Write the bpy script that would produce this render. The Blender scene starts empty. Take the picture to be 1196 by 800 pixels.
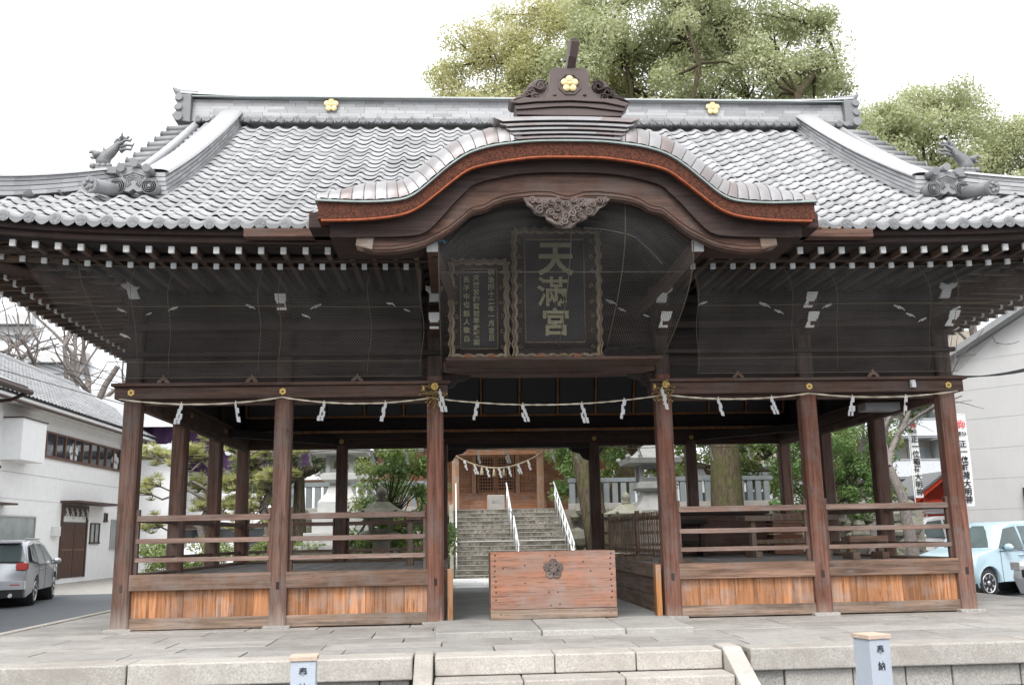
import bpy, bmesh, math, random
import numpy as np
from mathutils import Vector, Matrix, Euler

random.seed(7)
PI = math.pi
R = math.radians
SC = bpy.context.scene
COL = SC.collection

# ------------------------------------------------------------------ camera
cam_d = bpy.data.cameras.new('camera')
cam = bpy.data.objects.new('camera', cam_d)
COL.objects.link(cam)
SC.camera = cam
cam_d.sensor_width = 36.0
cam_d.lens = 36.0 * 1114.37 / 1196.0
cam_d.clip_start = 0.1
cam_d.clip_end = 3000
_y, _p, _r = 0.0618, 0.2001, -0.0189
_F = Vector((math.sin(_y) * math.cos(_p), math.cos(_y) * math.cos(_p), math.sin(_p)))
_R = Vector((math.cos(_y), -math.sin(_y), 0))
_U = _R.cross(_F)
_R2 = _R * math.cos(_r) + _U * math.sin(_r)
_U2 = -_R * math.sin(_r) + _U * math.cos(_r)
_M = Matrix((_R2, _U2, -_F)).transposed().to_4x4()
_M.translation = Vector((-1.123, -11.165, 0.948))
cam.matrix_world = _M

# ------------------------------------------------------------------ world: bright overcast sky
SUN_EL, SUN_AZ = R(52), R(200)     # azimuth measured clockwise from +Y
w = bpy.data.worlds.new('World')
SC.world = w
w.use_nodes = True
nt = w.node_tree
bg = nt.nodes['Background']
sky = nt.nodes.new('ShaderNodeTexSky')
sky.sky_type = 'NISHITA'
sky.sun_disc = False
sky.sun_elevation = SUN_EL
sky.sun_rotation = SUN_AZ
sky.air_density = 1.0
sky.dust_density = 6.0
sky.ozone_density = 1.0
hs = nt.nodes.new('ShaderNodeHueSaturation')
hs.inputs['Saturation'].default_value = 0.12
mxs = nt.nodes.new('ShaderNodeMix')       # cloud deck: even out the clear-sky gradient
mxs.data_type = 'RGBA'
mxs.inputs[0].default_value = 0.6
mxs.inputs[7].default_value = (7.6, 7.75, 8.0, 1)
nt.links.new(sky.outputs[0], hs.inputs['Color'])
nt.links.new(hs.outputs[0], mxs.inputs[6])
nt.links.new(mxs.outputs[2], bg.inputs['Color'])
bg.inputs['Strength'].default_value = 0.15

sun_d = bpy.data.lights.new('sun', 'SUN')
sun = bpy.data.objects.new('sun', sun_d)
COL.objects.link(sun)
sun_d.energy = 0.9
sun_d.angle = R(25)
sun_d.color = (1.0, 0.97, 0.93)
_sd = Vector((math.sin(SUN_AZ) * math.cos(SUN_EL), math.cos(SUN_AZ) * math.cos(SUN_EL), math.sin(SUN_EL)))
sun.rotation_euler = _sd.to_track_quat('Z', 'Y').to_euler()
sun.location = (0, -20, 30)

SC.view_settings.view_transform = 'Standard'
SC.view_settings.look = 'None'
SC.view_settings.exposure = 1.0
SC.view_settings.gamma = 1
SC.view_settings.use_curve_mapping = False
SC.cycles.max_bounces = 8
SC.cycles.diffuse_bounces = 4
SC.cycles.transparent_max_bounces = 24
SC.cycles.caustics_reflective = False
SC.cycles.caustics_refractive = False

# ------------------------------------------------------------------ materials
def L(c):
    """sRGB 0-255 to linear"""
    o = []
    for x in c:
        x /= 255.0
        o.append(x / 12.92 if x <= 0.04045 else ((x + 0.055) / 1.055) ** 2.4)
    return tuple(o)

class NT:
    def __init__(s, name):
        s.m = bpy.data.materials.new(name)
        s.m.use_nodes = True
        s.n = s.m.node_tree.nodes
        s.l = s.m.node_tree.links
        s.b = s.n['Principled BSDF']
    def new(s, t, **k):
        n = s.n.new(t)
        for a, v in k.items():
            setattr(n, a, v)
        return n
    def link(s, a, b):
        s.l.new(a, b)
    def math(s, op, a, b=None, c=None, clamp=False):
        n = s.new('ShaderNodeMath', operation=op)
        n.use_clamp = clamp
        for i, x in enumerate((a, b, c)):
            if x is None: continue
            if isinstance(x, (int, float)): n.inputs[i].default_value = x
            else: s.link(x, n.inputs[i])
        return n.outputs[0]
    def mix(s, f, a, b, blend='MIX'):
        n = s.new('ShaderNodeMix', data_type='RGBA', blend_type=blend)
        for i, x in ((0, f), (6, a), (7, b)):
            if isinstance(x, (int, float)): n.inputs[i].default_value = x
            elif isinstance(x, tuple): n.inputs[i].default_value = (*x[:3], 1)
            else: s.link(x, n.inputs[i])
        return n.outputs[2]
    def coord(s, scale=(1, 1, 1), rnd=True):
        tc = s.new('ShaderNodeTexCoord')
        mp = s.new('ShaderNodeMapping')
        mp.inputs['Scale'].default_value = scale
        s.link(tc.outputs['Object'], mp.inputs['Vector'])
        if rnd:
            oi = s.new('ShaderNodeObjectInfo')
            at = s.new('ShaderNodeAttribute', attribute_name='rnd')
            k = s.math('MULTIPLY', oi.outputs['Random'], 41.0)
            k2 = s.math('MULTIPLY_ADD', at.outputs['Fac'], 57.0, k)
            cb = s.new('ShaderNodeCombineXYZ')
            for i in range(3): s.link(k2, cb.inputs[i])
            s.link(cb.outputs[0], mp.inputs['Location'])
        return mp.outputs[0]
    def noise(s, vec, scale, detail=4, rough=0.6, dist=0.0):
        n = s.new('ShaderNodeTexNoise')
        n.inputs['Scale'].default_value = scale
        n.inputs['Detail'].default_value = detail
        n.inputs['Roughness'].default_value = rough
        n.inputs['Distortion'].default_value = dist
        if vec is not None: s.link(vec, n.inputs['Vector'])
        return n.outputs['Fac']
    def ramp(s, fac, stops):
        n = s.new('ShaderNodeValToRGB')
        e = n.color_ramp.elements
        while len(e) < len(stops): e.new(0.5)
        for i, (p, c) in enumerate(stops):
            e[i].position = p
            e[i].color = (*c[:3], 1) if isinstance(c, tuple) else (c, c, c, 1)
        s.link(fac, n.inputs[0])
        return n.outputs[0]
    def bump(s, h, strength=0.4, dist=0.01):
        n = s.new('ShaderNodeBump')
        n.inputs['Strength'].default_value = strength
        n.inputs['Distance'].default_value = dist
        s.link(h, n.inputs['Height'])
        s.link(n.outputs[0], s.b.inputs['Normal'])
    def done(s, col=None, rough=0.7, metal=0.0, spec=0.5):
        if col is not None:
            if isinstance(col, tuple): s.b.inputs['Base Color'].default_value = (*col[:3], 1)
            else: s.link(col, s.b.inputs['Base Color'])
        if isinstance(rough, (int, float)): s.b.inputs['Roughness'].default_value = rough
        else: s.link(rough, s.b.inputs['Roughness'])
        s.b.inputs['Metallic'].default_value = metal
        s.b.inputs['Specular IOR Level'].default_value = spec
        return s.m

def sc3(c, k): return tuple(min(1, x * k) for x in c)

def wood(name, c, axis='z', contrast=0.35, knots=False, bleach=None, rough=0.75, var=0.25, grain=1.0, blotch=None):
    t = NT(name)
    a = 26.0 * grain
    s = {'x': (1.2, a, a), 'y': (a, 1.2, a), 'z': (a, a, 1.2)}[axis]
    v = t.coord(s)
    n1 = t.noise(v, 1.0, 6, 0.65, 0.4)
    v2 = t.coord({'x': (.6, 3, 3), 'y': (3, .6, 3), 'z': (3, 3, .6)}[axis])
    n2 = t.noise(v2, 1.0, 4, 0.6, 0.3)
    n3 = t.noise(t.coord(tuple(x * 3.3 for x in s)), 1.0, 3, 0.6)
    col = t.ramp(n1, [(0.36, sc3(c, 1 - contrast * 1.35)), (0.5, c), (0.66, sc3(c, 1 + contrast * 1.15))])
    dark = t.math('MULTIPLY', t.ramp(n2, [(0.42, 0.0), (0.62, 1.0)]), 0.6)
    col = t.mix(dark, col, sc3(blotch or c, 0.55 if not blotch else 1.0))
    crack = t.ramp(n3, [(0.33, 1.0), (0.41, 0.0)])
    col = t.mix(t.math('MULTIPLY', crack, 0.65), col, sc3(c, 0.3))
    n4 = t.noise(t.coord((2.5, 2.5, 2.5)), 1.0, 5, 0.7)      # grey weathering in patches
    gw = sum(c) / 3 * 1.35
    col = t.mix(t.math('MULTIPLY', t.ramp(n4, [(0.46, 0.0), (0.66, 1.0)]), 0.5), col, (gw * 1.08, gw * .98, gw * .92))
    at = t.new('ShaderNodeAttribute', attribute_name='rnd')
    oi = t.new('ShaderNodeObjectInfo')
    rr = t.math('FRACT', t.math('ADD', at.outputs['Fac'], oi.outputs['Random']))
    br = t.math('MULTIPLY_ADD', rr, 2 * var, 1 - var)
    hsv = t.new('ShaderNodeHueSaturation')
    t.link(col, hsv.inputs['Color']); t.link(br, hsv.inputs['Value'])
    col = hsv.outputs[0]
    if knots:
        vo = t.new('ShaderNodeTexVoronoi')
        t.link(t.coord({'x': (2.2, 9, 9), 'y': (9, 2.2, 9), 'z': (9, 9, 2.2)}[axis]), vo.inputs['Vector'])
        vo.inputs['Scale'].default_value = 1.0
        k = t.ramp(vo.outputs['Distance'], [(0.08, 1.0), (0.16, 0.0)])
        col = t.mix(t.math('MULTIPLY', k, 0.6), col, sc3(c, 0.3))
    if bleach:
        # weather-worn grey foot of the timber, a real stain that rises unevenly from the ground
        tc = t.new('ShaderNodeTexCoord'); sp = t.new('ShaderNodeSeparateXYZ')
        t.link(tc.outputs['Object'], sp.inputs[0])
        h = t.math('MULTIPLY_ADD', t.noise(v, 1.0, 4), 0.55, sp.outputs['Z'])
        f = t.ramp(h, [(bleach[1] * 0.55, 1.0), (bleach[1] + 0.25, 0.0)])
        col = t.mix(f, col, bleach[0])
    t.bump(t.math('ADD', n1, t.math('MULTIPLY', crack, -0.6)), 0.5, 0.006)
    return t.done(col, rough, spec=0.3)

def stone(name, c, speck=0.25, scale=60, blot=0.35, stain=None, rough=0.85, bump=0.3):
    t = NT(name)
    v = t.coord((1, 1, 1))
    n1 = t.noise(v, scale, 5, 0.75)
    n2 = t.noise(v, 2.2, 6, 0.6, 0.2)
    n3 = t.noise(v, 11, 5, 0.6)
    col = t.ramp(n1, [(0.36, sc3(c, 1 - speck * 1.3)), (0.5, c), (0.64, sc3(c, 1 + speck * 1.2))])
    col = t.mix(t.math('MULTIPLY', t.ramp(n2, [(0.44, 0.0), (0.64, 1.0)]), blot), col, stain or sc3(c, 0.6))
    col = t.mix(t.math('MULTIPLY', t.ramp(n3, [(0.5, 0.0), (0.66, 1.0)]), blot * .7), col, sc3(c, 0.7))
    at = t.new('ShaderNodeAttribute', attribute_name='rnd')
    br = t.math('MULTIPLY_ADD', at.outputs['Fac'], 0.26, 0.87)
    hsv = t.new('ShaderNodeHueSaturation')
    t.link(col, hsv.inputs['Color']); t.link(br, hsv.inputs['Value'])
    t.bump(t.math('ADD', n1, n3), bump, 0.006)
    return t.done(hsv.outputs[0], rough, spec=0.3)

def paint(name, c, rough=0.5, metal=0.0, n=0.06, spec=0.5, coat=0.0, scale=5, dirt=None):
    t = NT(name)
    v = t.coord((1, 1, 1))
    n1 = t.noise(v, scale, 5, 0.65)
    col = t.ramp(n1, [(0.3, sc3(c, 1 - n)), (0.7, sc3(c, 1 + n))])
    if dirt:
        n2 = t.noise(t.coord((9, 9, .8)), 1, 5, 0.7)
        col = t.mix(t.math('MULTIPLY', t.ramp(n2, [(0.5, 0.0), (0.8, 1.0)]), dirt), col, sc3(c, 0.55))
    if coat:
        t.b.inputs['Coat Weight'].default_value = coat
        t.b.inputs['Coat Roughness'].default_value = 0.06
    return t.done(col, rough, metal, spec)

def leafmat(name, c1, c2, trans=0.42):
    t = NT(name)
    at = t.new('ShaderNodeAttribute', attribute_name='rnd')
    n = t.noise(t.coord((1, 1, 1), False), 0.45, 3)
    f = t.math('MULTIPLY_ADD', n, 0.9, t.math('MULTIPLY_ADD', at.outputs['Fac'], 0.8, -0.35), clamp=True)
    col = t.mix(f, c1, c2)
    t.done(col, 0.42, spec=0.6)
    tr = t.new('ShaderNodeBsdfTranslucent')
    t.link(t.mix(0.25, col, (0.5, 0.55, 0.1)), tr.inputs['Color'])
    mx = t.new('ShaderNodeMixShader'); mx.inputs[0].default_value = trans
    t.link(t.b.outputs[0], mx.inputs[1]); t.link(tr.outputs[0], mx.inputs[2])
    t.link(mx.outputs[0], t.n['Material Output'].inputs['Surface'])
    return t.m

GREYW = (0.30, 0.25, 0.21)
MT = {}
MT['post'] = wood('weathered_post_wood', (0.145, 0.082, 0.062), 'z', 0.4, bleach=((0.36, 0.31, 0.27), 0.30), var=0.22)
MT['post_red'] = wood('reddish_post_wood', (0.195, 0.085, 0.057), 'z', 0.45, bleach=((0.36, 0.27, 0.22), 0.18), var=0.15)
MT['beam'] = wood('dark_brown_beam_wood', (0.095, 0.055, 0.042), 'x', 0.35, var=0.1)
MT['beam_y'] = wood('dark_brown_side_beam_wood', (0.085, 0.050, 0.038), 'y', 0.35, var=0.1)
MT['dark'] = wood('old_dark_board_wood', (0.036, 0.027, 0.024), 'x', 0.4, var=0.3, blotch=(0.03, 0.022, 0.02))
MT['dark_z'] = wood('old_shaded_upright_wood', (0.060, 0.040, 0.033), 'z', 0.4, var=0.3)
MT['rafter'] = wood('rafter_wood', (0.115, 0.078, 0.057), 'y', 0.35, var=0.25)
MT['rafter_x'] = wood('side_rafter_wood', (0.16, 0.105, 0.075), 'x', 0.35, var=0.25)
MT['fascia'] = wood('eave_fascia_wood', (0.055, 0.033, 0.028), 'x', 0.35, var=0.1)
MT['sill'] = wood('grey_brown_sill_wood', (0.22, 0.135, 0.095), 'x', 0.42, var=0.12)
MT['sill_y'] = wood('grey_brown_passage_wood', (0.22, 0.15, 0.11), 'y', 0.38, var=0.12)
MT['base'] = wood('bleached_ground_plank_wood', (0.27, 0.19, 0.14), 'x', 0.4, var=0.12)
MT['panel'] = wood('orange_cedar_plank_wood', (0.39, 0.18, 0.085), 'z', 0.42, knots=True, var=0.2, grain=1.2)
MT['rail'] = wood('pale_worn_rail_wood', (0.225, 0.145, 0.115), 'x', 0.35, var=0.12)
MT['rail_y'] = wood('worn_side_rail_wood', (0.16, 0.10, 0.075), 'y', 0.35, var=0.12)
MT['floorw'] = wood('grey_floor_board_wood', (0.29, 0.28, 0.27), 'y', 0.2, var=0.15)
MT['barge'] = wood('gable_board_wood', (0.115, 0.062, 0.045), 'x', 0.4, var=0.08)
MT['carve'] = wood('carved_grey_wood', (0.16, 0.12, 0.105), 'x', 0.3, var=0.08)
MT['crest'] = paint('dark_bronze_crest_paint', (0.085, 0.058, 0.052), 0.5, 0.0, 0.15, dirt=0.4)
MT['cedar_box'] = wood('red_cedar_box_wood', (0.34, 0.155, 0.095), 'x', 0.20, knots=False, var=0.06, blotch=(0.245, 0.175, 0.145))
MT['orange_w'] = wood('fresh_orange_wood', (0.42, 0.19, 0.07), 'z', 0.3, var=0.1)
MT['lattice'] = wood('lattice_fence_wood', (0.25, 0.17, 0.115), 'z', 0.35, var=0.25)
MT['white'] = paint('chalk_white_paint', (0.86, 0.86, 0.84), 0.7, n=0.08)
MT['paper'] = leafmat('white_paper', (0.80, 0.81, 0.84), (0.84, 0.85, 0.87), 0.45)
MT['rope'] = wood('straw_rope', (0.62, 0.55, 0.42), 'x', 0.3)
MT['rope_b'] = wood('golden_straw_rope', (0.48, 0.40, 0.26), 'x', 0.3)
MT['gold'] = paint('gilded_metal', (0.62, 0.43, 0.15), 0.5, 0.6, n=0.12)
MT['goldpaint'] = paint('pale_gold_crest', (0.80, 0.64, 0.34), 0.55, 0.1, n=0.05)
MT['brass'] = paint('aged_brass', (0.30, 0.21, 0.08), 0.55, 0.5, n=0.3, scale=40)
MT['letter'] = paint('faded_gilt_lettering', (0.36, 0.34, 0.215), 0.7, n=0.15, scale=30)
MT['frame'] = wood('faded_gilt_carving', (0.28, 0.215, 0.14), 'z', 0.3, var=0.1)
MT['board'] = paint('blackened_plaque_board', (0.02, 0.018, 0.020), 0.6, n=0.2, scale=8)
MT['verm'] = paint('worn_vermilion', (0.30, 0.09, 0.035), 0.6, n=0.2)

def tile_mat(name, c, rough=0.36):
    t = NT(name)
    v = t.coord((1, 1, 1))
    n1 = t.noise(v, 9, 5, 0.7)
    n2 = t.noise(t.coord((1, 1, 1), False), 1.3, 5, 0.65)
    at = t.new('ShaderNodeAttribute', attribute_name='rnd')
    f = t.math('MULTIPLY_ADD', at.outputs['Fac'], 0.55, t.math('MULTIPLY', n1, 0.45))
    col = t.ramp(f, [(0.2, sc3(c, 0.72)), (0.5, c), (0.85, sc3(c, 1.22))])
    col = t.mix(t.math('MULTIPLY', t.ramp(n2, [(0.5, 0.0), (0.8, 1.0)]), 0.3), col, sc3(c, 0.7))
    t.bump(n1, 0.15, 0.004)
    return t.done(col, rough, spec=0.7)
MT['tile'] = tile_mat('silver_grey_roof_tile', (0.335, 0.337, 0.345), .42)
MT['fence_grey'] = stone('blue_grey_fence_stone', (0.20, 0.22, 0.225), 0.12, 60, 0.3)
MT['lantern_grey'] = stone('weathered_lantern_granite', (0.25, 0.25, 0.24), 0.2, 60, 0.5)
MT['tile_d'] = tile_mat('weathered_grey_ridge_tile', (0.35, 0.352, 0.36), 0.5)
MT['tile_cap'] = tile_mat('grey_end_tile', (0.19, 0.195, 0.20), 0.55)
def copper():
    t = NT('weathered_copper_sheet')
    v = t.coord((1, 1, 1))
    n1 = t.noise(v, 6, 5, 0.7)
    at = t.new('ShaderNodeAttribute', attribute_name='rnd')
    f = t.math('MULTIPLY_ADD', at.outputs['Fac'], 0.5, t.math('MULTIPLY', n1, 0.5))
    col = t.ramp(f, [(0.25, (0.19, 0.155, 0.15)), (0.5, (0.245, 0.235, 0.235)), (0.8, (0.30, 0.30, 0.31))])
    return t.done(col, 0.42, 0.25, 0.6)
MT['copper'] = copper()
MT['verdigris'] = paint('verdigris_edge', (0.30, 0.35, 0.33), 0.6, n=0.2)
def bark_band():
    t = NT('cypress_bark_edge')
    n1 = t.noise(t.coord((1, 1, 1), False), 55, 6, 0.75)
    n2 = t.noise(t.coord((1.3, 1.3, 5), False), 1.0, 4)
    col = t.ramp(n1, [(0.38, (0.025, 0.012, 0.010)), (0.5, (0.085, 0.032, 0.020)), (0.64, (0.17, 0.055, 0.028))])
    col = t.mix(t.math('MULTIPLY', t.ramp(n2, [(0.4, 0.0), (0.7, 1.0)]), 0.4), col, (0.06, 0.03, 0.024))
    t.bump(n1, 0.6, 0.01)
    return t.done(col, 0.9, spec=0.2)
MT['bark_edge'] = bark_band()
MT['orange_lip'] = paint('fresh_cut_orange_edge', (0.30, 0.075, 0.028), 0.8, n=0.4, scale=20)

MT['granite'] = stone('pale_granite', (0.43, 0.405, 0.37), 0.22, 70, 0.6, stain=(0.33, 0.30, 0.27))
MT['paving'] = stone('grey_paving_stone', (0.365, 0.35, 0.33), 0.16, 60, 0.7, stain=(0.25, 0.235, 0.215))
MT['walling'] = stone('retaining_wall_stone', (0.35, 0.335, 0.31), 0.28, 60, 0.45, stain=(0.25, 0.24, 0.22))
MT['concrete'] = stone('passage_concrete', (0.30, 0.305, 0.295), 0.08, 50, 0.4)
MT['slabtop'] = stone('worn_threshold_stone', (0.36, 0.35, 0.33), 0.15, 60, 0.5)
MT['white_granite'] = stone('white_granite', (0.58, 0.58, 0.57), 0.1, 90, 0.2)
MT['marker'] = stone('blue_grey_polished_granite', (0.42, 0.46, 0.52), 0.10, 160, 0.12, rough=0.5)
MT['old_stone'] = stone('old_mossy_stone', (0.24, 0.23, 0.19), 0.3, 40, 0.6, stain=(0.10, 0.12, 0.05))
MT['stair'] = stone('mottled_stair_stone', (0.235, 0.215, 0.18), 0.5, 14, 0.9, stain=(0.075, 0.072, 0.05))
MT['joint'] = paint('mossy_joint', (0.075, 0.08, 0.05), 0.9, n=0.2)
MT['asphalt'] = stone('asphalt', (0.115, 0.125, 0.135), 0.15, 120, 0.25)
MT['gravel'] = stone('pale_gravel', (0.42, 0.40, 0.37), 0.45, 35, 0.3, bump=0.9)
MT['soil'] = stone('court_soil', (0.25, 0.23, 0.19), 0.3, 20, 0.4)
MT['plaster'] = paint('white_house_plaster', (0.86, 0.87, 0.88), 0.85, n=0.04, dirt=0.10)
MT['plaster2'] = paint('white_stucco', (0.70, 0.70, 0.69), 0.85, n=0.05, dirt=0.15)
MT['timber'] = paint('dark_painted_timber', (0.07, 0.04, 0.032), 0.6, n=0.2)
MT['brownframe'] = paint('brown_window_frame', (0.13, 0.065, 0.045), 0.5, n=0.15)
MT['glass'] = paint('dark_window_glass', (0.045, 0.05, 0.055), 0.06, n=0.2, spec=0.8, scale=.8)
MT['frost'] = paint('frosted_glass', (0.26, 0.30, 0.30), 0.25, n=0.2, spec=0.6, scale=1.5)
MT['alum'] = paint('aluminium', (0.50, 0.51, 0.52), 0.4, 0.6, n=0.05)
MT['steel'] = paint('stainless_rail', (0.78, 0.79, 0.80), 0.3, 0.6, n=0.04)
MT['greymetal'] = paint('grey_sheet_metal', (0.33, 0.335, 0.34), 0.5, 0.1, n=0.05)
MT['siding'] = paint('pale_grey_siding', (0.50, 0.495, 0.49), 0.7, n=0.04, scale=1.2, dirt=0.08)
MT['beige'] = paint('beige_concrete', (0.42, 0.37, 0.31), 0.8, n=0.08, dirt=0.2)
MT['pale'] = paint('pale_grey_panel', (0.62, 0.64, 0.66), 0.7, n=0.06)
MT['red'] = paint('vermilion_paint', (0.62, 0.06, 0.025), 0.5, n=0.06)
MT['purple'] = paint('purple_curtain_cloth', (0.045, 0.018, 0.06), 0.9, n=0.2, scale=3)
MT['hinoki'] = wood('honey_hall_wood', (0.34, 0.165, 0.09), 'x', 0.2, var=0.1)
MT['hinoki_z'] = wood('honey_hall_post_wood', (0.34, 0.20, 0.125), 'z', 0.2, var=0.1)
MT['black'] = paint('black_plastic', (0.02, 0.02, 0.022), 0.5)
MT['rubber'] = paint('tyre_rubber', (0.025, 0.025, 0.026), 0.8)
MT['ink'] = paint('black_ink', (0.015, 0.015, 0.018), 0.7)
MT['redink'] = paint('red_ink', (0.65, 0.03, 0.04), 0.7)
MT['cloth'] = paint('white_banner_cloth', (0.80, 0.80, 0.80), 0.85, n=0.03)
MT['silver'] = paint('silver_car_paint', (0.47, 0.49, 0.52), 0.3, 0.55, n=0.02, coat=0.8)
MT['blue'] = paint('ice_blue_car_paint', (0.42, 0.57, 0.64), 0.35, 0.1, n=0.02, coat=0.8)
MT['whitecar'] = paint('white_car_paint', (0.75, 0.76, 0.77), 0.35, 0.0, n=0.02, coat=0.8)
MT['carglass'] = paint('car_window_glass', (0.10, 0.13, 0.135), 0.05, spec=0.9, scale=1.2, n=0.3)
MT['taillight'] = paint('red_lamp_lens', (0.60, 0.02, 0.015), 0.15, coat=0.6)
MT['headlight'] = paint('clear_lamp_lens', (0.60, 0.62, 0.64), 0.1, 0.4, coat=0.8)
MT['chrome'] = paint('bright_metal', (0.75, 0.75, 0.76), 0.2, 0.9)
MT['blueplastic'] = paint('blue_plastic_string', (0.05, 0.35, 0.60), 0.5)
MT['screen'] = paint('pale_blue_sign_face', (0.20, 0.50, 0.66), 0.4)
MT['trunk'] = stone('rough_tree_bark', (0.105, 0.085, 0.065), 0.45, 14, 0.6, stain=(0.05, 0.06, 0.02), rough=0.95, bump=1.0)
MT['trunk_moss'] = stone('mossy_tree_bark', (0.105, 0.08, 0.055), 0.6, 9, 0.6, stain=(0.075, 0.09, 0.02), rough=0.95, bump=1.0)
def bark(name, c, moss, ms):
    t = NT(name)
    n1 = t.noise(t.coord((14, 14, 2.2)), 1.0, 7, 0.7, 0.6)
    n2 = t.noise(t.coord((1, 1, 1)), 1.1, 5, 0.6)
    n3 = t.noise(t.coord((1, 1, 1)), 24, 5, 0.7)
    col = t.ramp(n1, [(0.35, sc3(c, .35)), (0.5, c), (0.68, sc3(c, 1.7))])
    m_ = t.math('MULTIPLY', t.ramp(t.math('MULTIPLY_ADD', n3, .25, n2), [(0.52, 0.0), (0.72, 1.0)]), ms)
    col = t.mix(m_, col, t.mix(n3, sc3(moss, .6), sc3(moss, 1.3)))
    t.bump(t.math('MULTIPLY_ADD', n3, .3, n1), 1.0, .05)
    return t.done(col, .95, spec=.2)
MT['trunk'] = bark('furrowed_tree_bark', (0.085, 0.068, 0.052), (0.05, 0.06, 0.02), .3)
MT['trunk_moss'] = bark('mossy_tree_bark', (0.075, 0.056, 0.040), (0.075, 0.085, 0.025), .55)
MT['rafter_d'] = wood('shade_dark_rafter_wood', (0.022, 0.017, 0.015), 'y', 0.35, var=0.25)  # base rafters: eave shade behind the netting put into the wood colour
MT['bare'] = stone('grey_bare_branch_bark', (0.20, 0.175, 0.16), 0.35, 20, 0.4, rough=0.95, bump=0.6)
MT['leaf_y'] = leafmat('yellow_green_leaves', (0.36, 0.38, 0.18), (0.62, 0.57, 0.33))
MT['leaf_g'] = leafmat('grey_green_leaves', (0.28, 0.32, 0.17), (0.56, 0.57, 0.37))
MT['leaf_d'] = leafmat('deep_green_leaves', (0.07, 0.15, 0.045), (0.18, 0.28, 0.09))
MT['leaf_m'] = leafmat('mid_green_leaves', (0.16, 0.24, 0.07), (0.30, 0.36, 0.13))
MT['seam'] = paint('siding_joint_line', (0.42, 0.415, 0.41), 0.8)  # slightly darker grey of the siding joints
MT['needle'] = leafmat('pine_needles', (0.34, 0.36, 0.14), (0.58, 0.56, 0.27), 0.35)
MT['conifer'] = leafmat('conifer_needles', (0.05, 0.085, 0.045), (0.11, 0.16, 0.075), 0.2)
MT['dryleaf'] = leafmat('dry_fallen_leaves', (0.30, 0.10, 0.05), (0.55, 0.35, 0.20), 0.2)

def netting():
    """hexagonal chicken wire: distance to hexagonal cell edge, transparent between the wires"""
    t = NT('rusty_hexagonal_wire')
    tc = t.new('ShaderNodeTexCoord')
    sp = t.new('ShaderNodeSeparateXYZ'); t.link(tc.outputs['UV'], sp.inputs[0])
    S = 1 / 0.026
    x = t.math('MULTIPLY', sp.outputs[0], S); y = t.math('MULTIPLY', sp.outputs[1], S / 1.1547 * 1.1547)
    def cell(ox, oy):
        px = t.math('SUBTRACT', t.math('FRACT', t.math('ADD', x, ox)), 0.5)
        yy = t.math('DIVIDE', y, 1.7320508)
        py = t.math('MULTIPLY', t.math('SUBTRACT', t.math('FRACT', t.math('ADD', yy, oy)), 0.5), 1.7320508)
        ax = t.math('ABSOLUTE', px); ay = t.math('ABSOLUTE', py)
        return t.math('MAXIMUM', ax, t.math('ADD', t.math('MULTIPLY', ax, 0.5), t.math('MULTIPLY', ay, 0.8660254)))
    d = t.math('MINIMUM', cell(0, 0), cell(0.5, 0.5))
    f = t.math('GREATER_THAN', d, 0.442)
    n = t.noise(t.coord((1, 1, 1), False), 2.0, 3)
    col = t.ramp(n, [(0.35, (0.11, 0.10, 0.095)), (0.65, (0.21, 0.195, 0.185))])
    t.done(col, 0.7, 0.2)
    tr = t.new('ShaderNodeBsdfTransparent')
    mx = t.new('ShaderNodeMixShader')
    t.link(f, mx.inputs[0]); t.link(tr.outputs[0], mx.inputs[1]); t.link(t.b.outputs[0], mx.inputs[2])
    t.link(mx.outputs[0], t.n['Material Output'].inputs['Surface'])
    return t.m
MT['net'] = netting()
MT['wire'] = paint('straw_coloured_wire', (0.17, 0.145, 0.105), 0.6, 0.3)

# ------------------------------------------------------------------ object helpers
WLOC = {}     # world location of things and parts with unrotated frames

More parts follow.
